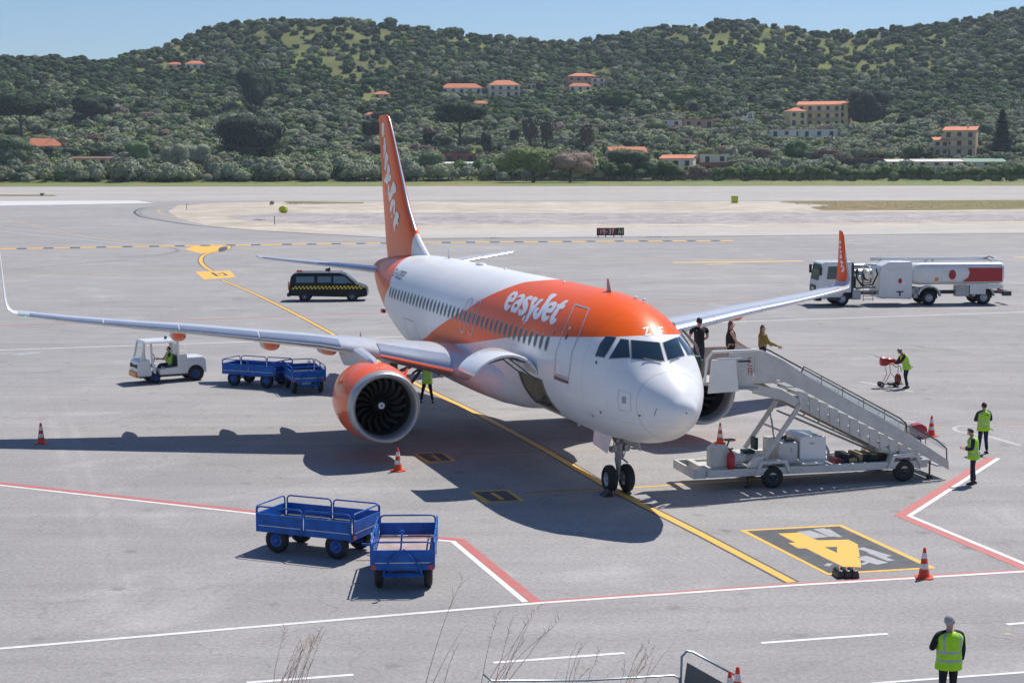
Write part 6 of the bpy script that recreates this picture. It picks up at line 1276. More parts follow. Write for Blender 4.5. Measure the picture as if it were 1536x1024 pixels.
# filter vessels and pipework
def pipes(m):
    m.lathe([(0,.3),(.08,.5),(1.0,.5),(1.12,.3)],(2.9,-.55,2.1),'x',20,cap=True); m.lathe([(0,.25),(.1,.42),(1.1,.42),(1.25,.2)],(2.8,.4,2.5),'x',20,cap=True); m.lathe([(0,.32),(.1,.42),(.9,.42),(1,.3)],(3.55,-.7,1.55),'z',16,cap=True)
    m.lathe([(0,.25),(.1,.36),(.9,.36),(1,.2)],(3.0,-.75,1.2),'z',16,cap=True)
FB('filter_vessel',brightst,0,fn=pipes)
FB('hose',dark_m,0,fn=lambda m:(m.tube([(2.75,-1.0,2.5),(2.8,-1.15,1.9),(3.2,-1.2,1.45),(3.9,-1.2,1.5),(4.25,-1.15,2.2),(4.2,-1.0,2.6)],.06,8),m.tube([(3.2,-1.1,2.3),(3.3,-1.2,1.9),(3.6,-1.2,1.8)],.05,8)))
FB('pipe',steel,0,fn=lambda m:(m.tube([(2.8,-.9,1.2),(3.4,-.95,1.3),(4.2,-.95,1.3)],.07,8),m.tube([(3.0,-1.0,2.7),(3.4,-1.0,2.9),(4.2,-1.0,2.9)],.06,8),m.tube([(3.3,-1.05,1.2),(3.3,-1.05,2.6)],.05,8)))
FB('ladder',steel,0,fn=lambda m:(m.tube([(3.25,-1.2,.35),(3.25,-1.2,1.15)],.03,5),m.tube([(3.95,-1.2,.35),(3.95,-1.2,1.15)],.03,5),[m.box(3.25,3.95,-1.25,-1.1,z,z+.04) for z in (.45,.7,.95)]))
FB('side_locker',steel,.02,fn=lambda m:m.box(2.5,3.1,-1.15,-.6,.45,1.1))
pc=FB('pump_cabinet',truckw,.10,fn=lambda m:m.prism([(4.35,.55),(6.75,.45),(6.75,2.95),(6.6,3.1),(5.1,3.1),(4.5,2.8),(4.35,2.3)],'y',-1.25,1.25))
FB('cabinet_label',cone_w,0,pc,lambda m:m.box(5.0,6.5,-1.265,-1.252,2.45,2.72)); 
def disc(m,x,z,r,y=-1.27,k=1): m.add([(x+r*math.cos(2*PI*i/16),y,z+r*k*math.sin(2*PI*i/16)) for i in range(16)],[tuple(range(16))])
FB('red_emblem',red_m,0,pc,lambda m:disc(m,5.85,1.75,.14,-1.258,1.3)); FB('cabinet_handle',dark_m,0,pc,lambda m:(m.box(5.6,6.1,-1.29,-1.252,.95,1.03),m.box(5.8,5.9,-1.29,-1.252,.7,.95)))
def tank(m):
    rings=[]
    for x,s in ((6.6,.70),(6.9,.92),(7.4,1.0),(13.1,1.0),(13.35,.96),(13.42,.85)):
        r=[]
        for k in range(28):
            t=2*PI*k/28; c,s_=math.cos(t),math.sin(t); y=1.22*s*math.copysign(abs(c)**.45,c); z=2.22+(.80*s)*math.copysign(abs(s_)**.55,s_); r.append((x,y,z))
        rings.append(r)
    m.loft(rings)
tk=FB('tank',truckw,0,fn=tank)
tk.data.set_sharp_from_angle(angle=R(50))
FB('red_panel',red_m,0,tk,lambda m:m.add([(10.35,-1.243,1.65),(10.75,-1.243,1.95),(10.85,-1.243,2.3),(10.72,-1.243,2.62),(13.2,-1.243,2.62),(13.2,-1.243,1.65)],[(0,1,2,3,4,5)])); FB('red_emblem',red_m,0,tk,lambda m:disc(m,9.6,2.15,.26,-1.243,1.35)); FB('warning_label',orange_l,0,tk,lambda m:m.box(8.35,8.6,-1.243,-1.235,1.72,1.95))
FB('walkway_rail',truckw,.02,tk,lambda m:(m.box(6.4,13.3,-1.05,-.95,3.03,3.12),m.box(4.3,12.9,.75,.9,3.05,3.3),m.box(12.9,13.4,.3,.9,2.9,3.15)))
FB('roof_hatch',dsteel,0,tk,lambda m:(m.lathe([(0,.12),(.12,.12)],(7.9,-.5,3.03),'z',12,cap=True),m.lathe([(0,.08),(.14,.08)],(8.4,-.5,3.03),'z',10,cap=True),m.lathe([(0,.08),(.1,.08)],(12.6,-.6,3.03),'z',10,cap=True)))
FB('roof_equipment',steel,0,tk,lambda m:m.tube([(12.5,.6,3.1),(12.9,.6,3.32),(13.2,.4,3.2)],.06,6))
FB('skirt',truckw,.04,fn=lambda m:(m.box(10.9,12.05,-1.24,-.9,.75,1.42),m.box(9.0,9.9,-1.2,-.9,.85,1.40) if False else m.box(12.06,13.3,-1.24,-.9,1.12,1.42)))
FB('rear_fender',truckw,.02,fn=lambda m:m.prism([(x,z) for x,z in arc(11.95,.55,.78,5,175,10)]+[(x,z) for x,z in arc(11.95,.55,.70,175,5,10)],'y',-1.26,-.8))
FB('front_tank_fender',truckw,.02,fn=lambda m:m.prism([(x,z) for x,z in arc(8.0,.55,.86,5,165,10)]+[(x,z) for x,z in arc(8.0,.55,.77,165,5,10)],'y',-1.24,-.8))
FB('side_cabinet',steel,.02,fn=lambda m:(m.box(9.9,10.85,-1.18,-.6,.62,1.40),m.box(6.9,7.2,-1.1,-.4,.5,1.3),m.box(6.75,7.3,-1.1,-.7,.8,1.2)))
FB('rear_bumper',dsteel,.02,fn=lambda m:(m.box(13.3,13.95,-1.15,-.95,.62,.95),m.box(13.75,13.95,-.94,1.15,.62,.95)))
FB('side_lamp',red_l,0,fn=lambda m:m.ball((12.95,-1.25,1.1),.09,8,6))
for x in (1.75,8.0,11.95):
    for y in (-1.0,1.0): wheel(.52,.32,(x,y,.52),F)
    FB('wheel_well',dark_m,0,fn=lambda m:m.box(x-.7,x+.7,-.8,.8,.45,1.15))
# ---------------- passenger stairs (local x away from the aircraft, y away from the camera)
o=G(1160,732.5); ang=R(13); S=thing('passenger_stairs','white self-propelled passenger stairs docked at the front left door','passenger stairs',(o.x,o.y,0),ang)
def SB(nm,m_,bev=.015,par=None,fn=None):
    mb=MB(); fn(mb); return mb.build(nm,m_,par or S,bevel=bev)
Wd=2.1
SB('chassis',offw,.02,fn=lambda m:(m.box(-2.15,5.25,.04,.16,.42,.66),m.box(-2.15,5.25,Wd-.16,Wd-.04,.42,.66),m.box(-2.15,-1.95,.17,Wd-.17,.42,.66),m.box(5.1,5.25,.17,Wd-.17,.42,.66),m.box(-1.9,5.0,.17,Wd-.17,.52,.58)))
SB('front_bumper',offw,.02,fn=lambda m:(m.box(-2.55,-2.16,.1,.22,.40,.68),m.box(-2.6,-2.5,.1,Wd-.1,.40,.68),m.box(-2.55,-2.16,Wd-.22,Wd-.1,.40,.68)))
for x in (0,4.45):
    for y in (.12,Wd-.12): wheel2(.35,.26,(x,y,.35),S,dsteel)
for x,l in ((0,'front_mudguard'),(4.45,'rear_mudguard')):
    for y0,y1 in ((-.03,.30),(Wd-.30,Wd+.03)): SB(l,offw,.015,fn=lambda m:m.prism([(x-.62,.45),(x-.50,.45),(x-.36,.78),(x+.36,.78),(x+.50,.45),(x+.62,.45),(x+.44,.88),(x-.44,.88)],'y',y0,y1))
SB('cab_body',offw,.06,fn=lambda m:m.prism([(-1.95,.67),(-1.95,1.28),(-1.72,1.42),(-1.45,1.40),(-1.15,1.10),(-.75,.98),(-.75,.85),(-1.1,.80),(-1.1,.67)],'y',.3,.75))
SB('cab_floor',offw,.01,fn=lambda m:m.box(-1.1,-.05,.3,1.7,.67,.72))
SB('cab_side',offw,.02,fn=lambda m:(m.prism([(-.85,.67),(-.55,.67),(-.25,1.02),(-.55,1.02)],'y',.05,.25),m.box(-.75,-.1,.76,1.7,.73,.95)))
e=SB('fire_extinguisher',red_m,0,fn=lambda m:m.lathe([(0,.11),(.02,.125),(.42,.125),(.50,.06),(.56,.03)],(-1.35,.15,.67),'z',14,cap=True)); SB('extinguisher_nozzle',dark_m,0,e,lambda m:m.tube([(-1.35,.15,1.22),(-1.42,.13,1.28),(-1.3,.12,1.3)],.03,6))
SB('steering_wheel',dsteel,0,fn=lambda m:(m.lathe([(0,.20),(.03,.20),(.03,.17),(0,.17),(0,.20)],(-1.05,1.1,1.38),'z',16),m.tube([(-1.2,1.1,1.0),(-1.05,1.1,1.39)],.025,6),m.box(-1.22,-.88,1.09,1.11,1.385,1.405)))
green_s=mat('dark_green_seat',(.01,.045,.04),.6,var=.2,scale=6)
SB('seat',green_s,.03,fn=lambda m:(m.box(-.62,-.25,.9,1.3,.96,1.06),m.box(-.27,-.15,.9,1.3,1.06,1.45)))
SB('engine_housing',offw,.04,fn=lambda m:m.box(.30,.95,.35,1.7,.67,1.36)); SB('beacon',dsteel,0,fn=lambda m:(m.tube([(.42,.6,1.37),(.42,.6,1.5),(.42,.4,1.5)],.02,6),m.ball((.42,.38,1.52),.07,8,6),m.ball((.62,.6,1.50),.06,8,6),m.box(.62,.9,.5,.7,1.37,1.44)))
SB('battery_cabinet',truckw,.04,fn=lambda m:m.prism([(1.02,.78),(1.02,1.50),(1.2,1.56),(1.9,1.50),(1.92,.78)],'y',.35,1.6)); SB('cabinet_latch',steel,0,fn=lambda m:(m.box(1.35,1.5,.335,.349,1.28,1.33),m.box(.72,.76,.335,.349,1.05,1.2)))
SB('step_plate',truckw,.02,fn=lambda m:m.box(.95,1.65,-.02,.34,.70,.76))
SB('engine_pipe',steel,0,fn=lambda m:m.tube([(1.95,.8,1.08),(2.1,.8,1.10),(2.18,.8,.95),(2.18,.8,.67)],.045,8))
clut=random.Random(4); cols=[red_m,dsteel,mat('tan_canvas',(.42,.33,.18),.8,var=.2),mat('dark_green_crate',(.03,.07,.04),.7,var=.2),dark_m]
for i in range(13):
    x=2.3+i*.16; c=cols[[0,1,4,2,1,2,4,3,2,1,3,2,0][i]]; h=clut.uniform(.08,.24); SB('stowed_gear',c,.03,fn=lambda m:m.box(x,x+clut.uniform(.18,.34),.5+.03*(i%3),.95+clut.uniform(0,.5),.585+.004*i,.62+h))
# flight of stairs
PX=-.62; fx0,fz0,fx1,fz1=.15,3.42,6.0,.34
fl=lambda x: fz0+(fz1-fz0)*(x-fx0)/(fx1-fx0)
nst=17
def steps(m):
    for i in range(nst):
        x=fx0+(fx1-fx0)*(i+.5)/nst; hw=(fx1-fx0)/nst/2; z=fl(x); m.box(x-hw,x+hw+.02,.25,Wd-.25,z-.04,z)
SB('stair_treads',steel,0,fn=steps)
def risers(m):
    for i in range(2,14):
        x=fx0+(fx1-fx0)*(i+.5)/nst; hw=(fx1-fx0)/nst/2; z=fl(x)
        m.prism([(x-hw+.01,z+.06),(x+hw-.02,z-.04),(x+hw+.04,z-.34),(x-hw+.08,z-.50)],'y',.16,.24)
SB('step_side_boxes',offw,.02,fn=risers)
def skirt(y0,y1):
    return lambda m:m.prism([(PX-.02,fz0+.93),(PX+.25,fz0+.90),(.3,fl(.3)+.66),(1.2,fl(1.2)+.56),(4.3,fl(4.3)+.46),(fx1,fl(fx1)+.26),(fx1+.02,fl(fx1)-.05),(4.3,fl(4.3)+.0),(1.0,fl(1.0)+.05),(.15,fz0-.02),(PX-.02,fz0-.12)],'y',y0,y1)
SB('side_skirt',offw,.02,fn=skirt(.08,.14)); SB('side_skirt',offw,.02,fn=skirt(Wd-.14,Wd-.08))
def beam(y0,y1): return lambda m:m.prism([(PX,fz0-.15),(.3,fz0-.35),(5.1,fl(5.1)-.38),(5.1,fl(5.1)-.50),(.4,fz0-.72),(PX,fz0-.45)],'y',y0,y1)
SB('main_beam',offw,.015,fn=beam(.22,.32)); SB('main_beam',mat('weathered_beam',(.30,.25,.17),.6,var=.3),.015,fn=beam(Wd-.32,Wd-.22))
SB('underside_truss',steel,0,fn=lambda m:(m.tube([(1.0,.6,fl(1.0)-.75),(3.2,.6,fl(3.2)-.62),(4.2,.6,.75)],.035,6),[m.tube([(x,.6,fl(x)-.72+.04*(x-1)),(x+.22,.6,fl(x+.22)-.42)],.025,5) for x in (1.2,1.7,2.2,2.7)]))
def strut(y): return lambda m:m.tube([(-.22,y,.95),(.92,y,2.55)],.085,8)
SB('lifting_strut',offw,0,fn=strut(.20)); SB('lifting_strut',offw,0,fn=strut(Wd-.20))
SB('strut_brace',steel,0,fn=lambda m:(m.tube([(.35,.2,1.75),(.35,Wd-.2,1.75)],.035,6),m.tube([(.62,Wd-.2,2.1),(.2,.7,2.0),(.1,.2,1.4)],.03,6),m.tube([(.7,.6,2.2),(3.9,.6,.8)],.035,6),m.tube([(.7,1.5,2.2),(3.9,1.5,.8)],.035,6)))
def rail(y): return lambda m:(m.tube([(.9,y,fl(.9)+.55),(1.0,y,fl(1.0)+.80),(4.3,y,fl(4.3)+.78),(4.5,y,fl(4.5)+.70),(4.55,y,fl(4.55)+.35)],.024,7))
SB('handrail',dsteel,0,fn=rail(.11))
SB('handrail',dsteel,0,fn=lambda m:(m.tube([(.30,Wd-.11,fl(.5)+.86),(.42,Wd-.11,fl(.5)+.92),(.65,Wd-.11,fl(.65)+.90),(5.5,Wd-.11,fl(5.5)+.82),(5.87,Wd-.11,fl(5.87)+.74),(6.0,Wd-.11,fl(6.0)+.55),(6.0,Wd-.11,fl(6.0)+.05)],.026,7),m.tube([(5.5,Wd-.11,fl(5.5)+.5),(5.98,Wd-.11,fl(5.98)+.48)],.02,6)))
SB('handrail',dsteel,0,fn=lambda m:(m.tube([(4.7,.11,fl(4.7)+.72),(5.6,.11,fl(5.6)+.70),(5.92,.11,fl(5.92)+.6),(5.95,.11,fl(5.95)+.2)],.022,7)))
for y in (.11,Wd-.11):
    def gl(m):
        for i in range(7):
            xa=fx0+.75+i*.72; xb=xa+.66
            if xb>5.9: continue
            m.add([(xa,y,fl(xa)+.54),(xb,y,fl(xb)+.52),(xb,y,fl(xb)+.74),(xa,y,fl(xa)+.74)],[(0,1,2,3)])
    SB('glass_panel',lglass,0,fn=gl)
    SB('rail_posts',steel,0,fn=lambda m:[m.tube([(fx0+.72+i*.72,y,fl(fx0+.72+i*.72)+.4),(fx0+.72+i*.72,y,fl(fx0+.72+i*.72)+.78)],.018,6) for i in range(1,7)])
SB('handrail_light_strip',truckw,0,fn=lambda m:m.tube([(fx0+.8,Wd-.2,fl(fx0+.8)+.66),(5.4,Wd-.2,fl(5.4)+.66)],.03,5))
# platform
pl=SB('platform',offw,.02,fn=lambda m:(m.box(-2.35,.13,.15,Wd-.1,3.28,3.40)))
SB('platform_side',offw,.02,pl,lambda m:(m.box(-1.48,PX-.04,.08,.14,3.12,4.36)))
SB('far_side_panel',mat('tan_side_panel',(.42,.34,.30),.6,var=.1),.02,pl,lambda m:m.box(-2.3,PX-.03,Wd-.12,Wd-.06,3.41,4.25))
SB('sliding_panel',truckw,.02,pl,lambda m:m.prism([(-2.20,3.06),(-2.08,4.10),(-1.30,4.10),(-1.20,3.10)],'y',-.06,.02))
SB('platform_rail',truckw,0,pl,lambda m:(m.tube([(-2.30,-.02,3.4),(-2.22,-.02,4.12),(-2.05,-.02,4.34),(PX,.0,4.34)],.045,8),m.tube([(-1.9,-.02,4.12),(-1.1,-.02,4.12)],.025,6)))
SB('platform_ledge',steel,.01,pl,lambda m:m.box(-1.18,-.55,-.02,.07,3.14,3.20))
SB('handle',dsteel,0,pl,lambda m:m.box(-1.18,-.78,.045,.075,3.98,4.03))
def ga(m):
    for i,q in enumerate(([(0,0),(0,.3),(.16,.3)],[(0,.15),(.12,.15)],[(0,0),(.16,0)],[(.0,-.36),(.0,-.1),(.14,-.1),(.14,-.36)],[(.02,-.22),(.12,-.22)])):
        l=stroke_loops([(-.42-.10*0+a*.7,3.85+b*.7) for a,b in q] if False else [(-.85+a*.8,3.86+b*.8) for a,b in q],.014)[0]; n=len(l); m.add([(a,.072-.002*i,b) for a,b in l],[(k,k+1,n-2-k,n-1-k) for k in range(n//2-1)])
mb=MB(); ga(mb); mb.build('red_lettering',mat('faded_red_lettering',(.5,.12,.12),.5,var=0),pl,fixn=False)
SB('canopy_arm',mat('brown_grey_canopy',(.22,.18,.16),.5,var=.2),.02,pl,lambda m:(m.tube([(-2.35,.3,3.4),(-2.75,.35,4.6),(-3.0,.5,5.0)],.05,6),m.tube([(-2.15,.3,3.4),(-2.45,.35,4.5),(-2.85,.5,5.0)],.05,6),m.box(-2.42,-2.30,.1,.4,3.0,4.1)))
SB('rubber_buffer',green_s,.05,pl,lambda m:m.box(-2.62,-2.38,.0,.5,3.75,4.22))
SB('rear_deck',offw,.02,fn=lambda m:(m.box(5.26,5.5,.3,Wd-.3,.50,.56),m.prism([(3.6,1.30),(4.4,.95),(4.5,.80),(3.7,.92)],'y',.3,1.0)))
SB('stabiliser',dsteel,0,fn=lambda m:(m.tube([(5.45,.3,.6),(5.45,.3,.12)],.03,6),m.lathe([(0,.1),(.12,.1)],(5.45,.3,0),'z',12,cap=True)))
SB('stabiliser',dsteel,0,fn=lambda m:(m.tube([(-.75,.3,.5),(-.75,.3,.1)],.03,6),m.lathe([(0,.1),(.05,.1)],(-.75,.3,0.0),'z',12,cap=True)))
# cone carried on the cab
o=dup(cone,(0,0,0),0,'striped cone riding on the front of the passenger stairs'); o.parent=None; M_=Matrix.Translation(S.location)@Matrix.Rotation(ang,4,'Z'); o.location=M_@Vector((-1.58,.52,1.40)); o.scale=(.8,.8,.85)
p=G(1377,656); mb=MB(); mb.prism([(-.35,0),(.35,0),(.28,.42),(.05,.55),(-.3,.48)],'y',-.2,.2); tag(mb.build('red_bag','x' and red_m,loc=p,bevel=.06),'red bag or cover lying beside the cone behind the stairs','bag')
# ---------------- starter / tow equipment trolley
p=G(1335,580); Q=thing('equipment_trolley','two-wheeled trolley carrying a red cylinder pushed by a worker','trolley',(p.x,p.y,0),R(2))
def QB(nm,m_,fn,bev=0): mb=MB(); fn(mb); return mb.build(nm,m_,Q,bevel=bev)
QB('red_drum',red_m,lambda m:m.lathe([(0,.14),(.05,.21),(.30,.21),(.36,.17),(.36,.15),(.62,.15),(.68,.1)],(-.48,0,1.16),'x',18,cap=True)); QB('lance',dsteel,lambda m:m.tube([(-.4,0,1.3),(-.75,0,1.42)],.012,5))
QB('frame',mat('pale_pink_steel',(.45,.33,.30),.4,metal=.3),lambda m:(m.tube([(-.3,-.15,1.0),(-.2,-.15,.6),(-.38,-.15,.25),(-.34,-.15,.1)],.018,6),m.tube([(.0,.15,1.0),(.05,.15,.62),(-.22,.15,.1)],.018,6),m.tube([(.35,0,1.1),(.35,0,.6),(.55,0,.12)],.018,6),m.tube([(.05,0,.6),(.5,-.1,.1)],.018,6),m.tube([(-.45,0,.12),(.6,0,.12)],.03,6)))
QB('handle_bar',dsteel,lambda m:(m.tube([(.2,0,1.2),(.62,0,1.18),(.72,0,1.2)],.03,6),m.box(.3,.42,-.08,.08,1.12,1.22)))
QB('red_tank',mat('rusty_red_tank',(.28,.07,.05),.5,var=.3),lambda m:m.ball((.35,.0,.36),(.16,.14,.26),12,8)); QB('motor',dsteel,lambda m:m.box(-.1,.4,-.15,.15,.08,.2),.02); QB('coil',dsteel,lambda m:m.tube([(.1,0,1.0),(.25,.02,.9),(.45,0,.95),(.5,0,.7)],.02,6))
for x,r_ in ((-.42,.12),(.25,.09)):
    for y in (-.18,.18): wheel(r_,.07,(x,y,r_),Q)
# ---------------- foreground tube railing
p=G(1052,1062); ral=mat('painted_grey_tube',(.20,.25,.30),.35,metal=.4,var=.15)
T=thing('steel_barrier','grey bent tube barrier cut off by the bottom edge, right part','barrier',G(1030,1040),R(-14)); mb=MB(); mb.tube([(-.12,0,0),(-.10,0,.72),(0,0,.84),(.12,0,.82),(.95,0,.42),(1.02,0,.30),(1.02,0,0)],.024,8); mb.build('tube',ral,T); mb=MB(); mb.add([(-.08,0,.0),(.0,0,.62),(.8,0,.22),(.8,0,0)],[(0,1,2,3)]); mb.build('mesh_infill',mat('dark_mesh',(.09,.11,.12),.5),T,fixn=False)
a,b=G(738,1046),G(1022,1040); mb=MB(); mb.tube([(a.x-.16,a.y,.46),(a.x,a.y,.33),((a.x+b.x)/2,(a.y+b.y)/2,.30),(b.x-.15,b.y,.36),(b.x-.04,b.y,.30),(b.x-.03,b.y,0)],.02,8); tag(mb.build('steel_barrier',ral),'long low grey tube rail running along the bottom edge','barrier')
# ---------------- dry grass stalks in front
st_m=mat('dry_straw',(.62,.48,.36),.9,var=.3,scale=4)
def clump(label,u,v,n,hpx,seed,spread=1.0,dist=9.0,lean=.5):
    r=random.Random(seed); d=_R2*((u-768)/CF)-_U2*((v-512)/CF)+_F; base=camo.matrix_world.translation+d*dist; px=dist/CF; mb=MB()
    for i in range(n):
        x=r.gauss(0,14*spread)*px; h=hpx*px*r.uniform(.45,1.05); l=h*r.uniform(.1,lean); bend=r.uniform(.1,.35)*h
        P=[Vector((x+l*t+bend*t*t*.4,r.uniform(-.05,.05)+.2*t*h,h*t-bend*t**3*.35-.12)) for t in [k/7 for k in range(8)]]
        mb.tube(P,[.0030*(1-.75*k/7) for k in range(8)],4,cap=False)
        if r.random()<.6:
            for k in range(7):
                q=P[5]+(P[7]-P[5])*k/7; mb.tube([q,q+Vector((r.uniform(-.3,.6),r.uniform(-.3,.3),r.uniform(.1,.7))).normalized()*.055*h/.5*r.uniform(.4,1)],[.0022,.0008],3,cap=False)
    o=mb.build('dry_grass_stalks',st_m,loc=base,fixn=False); return tag(o,label,'grass','dry grass stalks in the foreground')
clump('bushy dry grass clump rising at the bottom left of centre',425,1032,18,125,1,1.3)
clump('single tall thin dry stalk left of the middle of the bottom edge',640,1034,3,215,2,.6,lean=.35)
clump('dry grass clump at the left end of the low tube rail',722,1034,9,165,3,1.2,lean=.75)
clump('sparse dry stalks above the middle of the low tube rail',850,1034,9,120,4,2.6,lean=.6)
clump('dry grass clump below the dashed line right of centre',940,1034,9,110,5,1.0,lean=.5)
clump('few short dry stalks at the bottom left of the standing worker',1245,1034,4,34,6,.8,lean=.4)
# ================================================================ PEOPLE (local: facing +x, left is +y)
skin_m=mat('skin',(.48,.27,.19),.55,var=.06,scale=9); vest_m=mat('hi_vis_fabric',(.42,.78,.015),.7,var=.12,scale=7); refl_m=mat('reflective_tape',(.36,.42,.42),.35,metal=.3,var=.1)
navyc=mat('navy_cloth',(.012,.022,.045),.85,var=.25,scale=8); blackc=mat('black_cloth',(.010,.011,.014),.85,var=.25,scale=8); shoe_m=mat('black_shoe',(.012,.012,.012),.5,var=.1); maroon=mat('dark_maroon_sleeve',(.06,.008,.01),.8,var=.2)
hair_d=mat('dark_hair',(.018,.012,.009),.6,var=.3,scale=20); hair_a=mat('auburn_hair',(.12,.035,.015),.55,var=.3,scale=20); hair_b=mat('brown_hair',(.10,.055,.025),.6,var=.3,scale=20); hair_g=mat('grey_knit_cap',(.42,.38,.37),.8,var=.15,scale=20); olive_c=mat('olive_yellow_top',(.25,.17,.035),.8,var=.25,scale=9); dg=mat('dark_headset',(.03,.035,.035),.5,var=0)
def skinmesh(chains,sub=1):
    "chains of (point,(rx,ry)) sharing points by value, grown with the Skin modifier into one surface"
    idx={};P=[];Rr=[];E_=[]
    for ch in chains:
        prev=None
        for p,r in ch:
            k=tuple(round(c,4) for c in p)
            if k not in idx: idx[k]=len(P); P.append(p); Rr.append(r if isinstance(r,tuple) else (r,r))
            i=idx[k]
            if prev is not None and prev!=i: E_.append((prev,i))
            prev=i
    me=bpy.data.meshes.new('tmp'); me.from_pydata(P,E_,[]); o=bpy.data.objects.new('tmp',me); COL.objects.link(o)
    md=o.modifiers.new('s','SKIN'); md.use_smooth_shade=True; sb=o.modifiers.new('u','SUBSURF'); sb.levels=sub; sb.render_levels=sub
    sv=me.skin_vertices[0].data
    for i,r in enumerate(Rr): sv[i].radius=r
    sv[0].use_root=True
    dgp=bpy.context.evaluated_depsgraph_get(); ev=o.evaluated_get(dgp); m2=ev.to_mesh(); vs=[tuple(v.co) for v in m2.vertices]; fs=[tuple(f.vertices) for f in m2.polygons]; ev.to_mesh_clear()
    bpy.data.objects.remove(o); bpy.data.meshes.remove(me); return vs,fs
def lerp(a,b,t): return Vector(a)*(1-t)+Vector(b)*t
def hand(mb,w,d,palm_n,curl=.35,s=1.0,spread=.12):
    "w wrist, d pointing direction, palm_n the side the fingers curl towards"
    w=Vector(w);d=Vector(d).normalized();n=Vector(palm_n); n=(n-d*n.dot(d)).normalized(); c=d.cross(n).normalized()
    rings=[]
    for t,a,b in ((-.01,.024,.018),(.02,.032,.016),(.055,.041,.014),(.088,.040,.012),(.096,.030,.008)):
        q=w+d*t*s; rings.append([q+c*a*s*math.cos(k*PI/5)+n*b*s*math.sin(k*PI/5) for k in range(10)])
    mb.loft(rings)
    for i,(o_,ln) in enumerate(((-.030,.066),(-.010,.076),(.010,.072),(.029,.056))):
        p=w+d*.088*s+c*o_*s; dd=(d+c*spread*(o_/.03)).normalized(); k=curl*(1+.15*i); P=[p-dd*.02*s]
        q=p; a=0
        for j,l in enumerate((.45,.32,.26)): q=q+(dd*math.cos(a)+n*math.sin(a))*ln*l*s; a+=k; P.append(q)
        mb.tube(P,[.0095*s,.0092*s,.0082*s,.0068*s],6)
    p=w+d*.03*s-c*.034*s; t=(d*.6-c*.75+n*.25).normalized(); t2=(d*.9-c*.25+n*.3).normalized(); mb.tube([p-t*.01,p+t*.032*s,p+t*.032*s+t2*.034*s],[.012*s,.0105*s,.008*s],6)
def person(label,loc,rz,ht=1.75,lean=0,hips=0,arms=None,legs=None,top=navyc,trous=navyc,vest=True,hair=hair_d,hairstyle='short',headturn=0,headdrop=0,sleeves='long',shoes=True,zbase=0,curl=.35,headset=False,woman=False,flat_z=None,seated=False,vestflap=False,bulk=1.07,headback=0):
    T=thing('person',label,'person',(loc[0],loc[1],loc[2]),rz); k=ht/1.75
    def sp(z,x=0): # spine with forward lean
        t=max(0,z-.95); return Vector((x+math.sin(lean)*t+hips,0,.95+math.cos(lean)*t if z>.95 else z))
    pel=sp(.95); wai=sp(1.10); che=sp(1.30); shc=sp(1.43); nec=sp(1.50)
    hd=nec+Vector((math.sin(lean+headdrop)*.06,0,math.cos(lean+headdrop)*.05)); hc=hd+Vector((math.sin(lean+headdrop)*.10+.01,0,math.cos(lean+headdrop)*.10)); ht_=hc+Vector((math.sin(lean+headdrop)*.06,0,math.cos(lean+headdrop)*.07))
    sw=.165 if woman else .19; sw*=bulk
    A_=arms or {}; Ls={}
    for s,nm in ((1,'l'),(-1,'r')):
        sh=shc+Vector((0,s*sw,-.01)); el=Vector(A_.get(nm+'e',(.02,s*(sw+.06),1.13))); wr=Vector(A_.get(nm+'w',(.10,s*(sw+.05),.88))); Ls[nm]=(sh,el,wr)
    G_=legs or {}; Lg={}
    for s,nm in ((1,'l'),(-1,'r')):
        hp=pel+Vector((0,s*.09,-.04)); kn=Vector(G_.get(nm+'k',(.02+hips*.5,s*.10,.50))); an=Vector(G_.get(nm+'a',(0,s*.11,.09))); Lg[nm]=(hp,kn,an)
    def chains(g,upper=True,lower=True,head=True,wrist=True):
        C=[]
        tor=[(pel,(.15*bulk+g,.115*bulk+g)),(wai,(.135*bulk+g,.105*bulk+g)),(che,(.155*bulk+g,.115*bulk+g)),(shc,(.10+g,.085+g))]
        tor=[(p,(a,b)) for p,(a,b) in tor]
        if upper: C.append(tor+([(nec,(.055,.055)),(hd,(.06,.06)),(hc,(.082,.098)),(ht_,(.06,.07))] if head else []))
        for nm in 'lr':
            sh,el,wr=Ls[nm]
            if upper: C.append([(shc,(.10+g,.085+g)),(sh,(.058+g,.058+g)),(lerp(sh,el,.5),.050+g),(el,.042+g),(lerp(el,wr,.4),.040+g),(wr,(.027+g if wrist else .03+g))])
            hp,kn,an=Lg[nm]
            if lower: C.append([(pel,(.15*bulk+g,.115*bulk+g)),(hp,(.088+g,.088+g)),(lerp(hp,kn,.5),.078+g),(kn,.058+g),(lerp(kn,an,.35),.056+g),(an,.038+g)])
        return C
    vs,fs=skinmesh(chains(0)); mb=MB(); mb.add(vs,fs,True)
    ca,sa=math.cos(headturn),math.sin(headturn); f=Vector((ca*math.cos(lean+headdrop),sa,-math.sin(lean+headdrop))); upv=Vector((math.sin(lean+headdrop)*ca,0,math.cos(lean+headdrop))); sd_=upv.cross(f).normalized()
    mb.tube([hc+f*.085+upv*.015,hc+f*.108-upv*.015,hc+f*.09-upv*.028],[.009,.014,.008],6)
    for s in (1,-1): mb.ball(hc+sd_*s*.083-upv*.005,(.014,.012,.028),8,6)
    mb.ball(hc+f*.045-upv*.062,(.045,.045,.032),10,6)
    for nm,s in (('l',1),('r',-1)):
        sh,el,wr=Ls[nm]; d=(wr-el).normalized(); hand(mb,wr,A_.get(nm+'d',d),A_.get(nm+'n',(0.35,-s,0.1)),curl=A_.get(nm+'c',curl),s=A_.get('hs',1.05))
    body=mb.build('body',skin_m,T,fixn=False,angle=0)
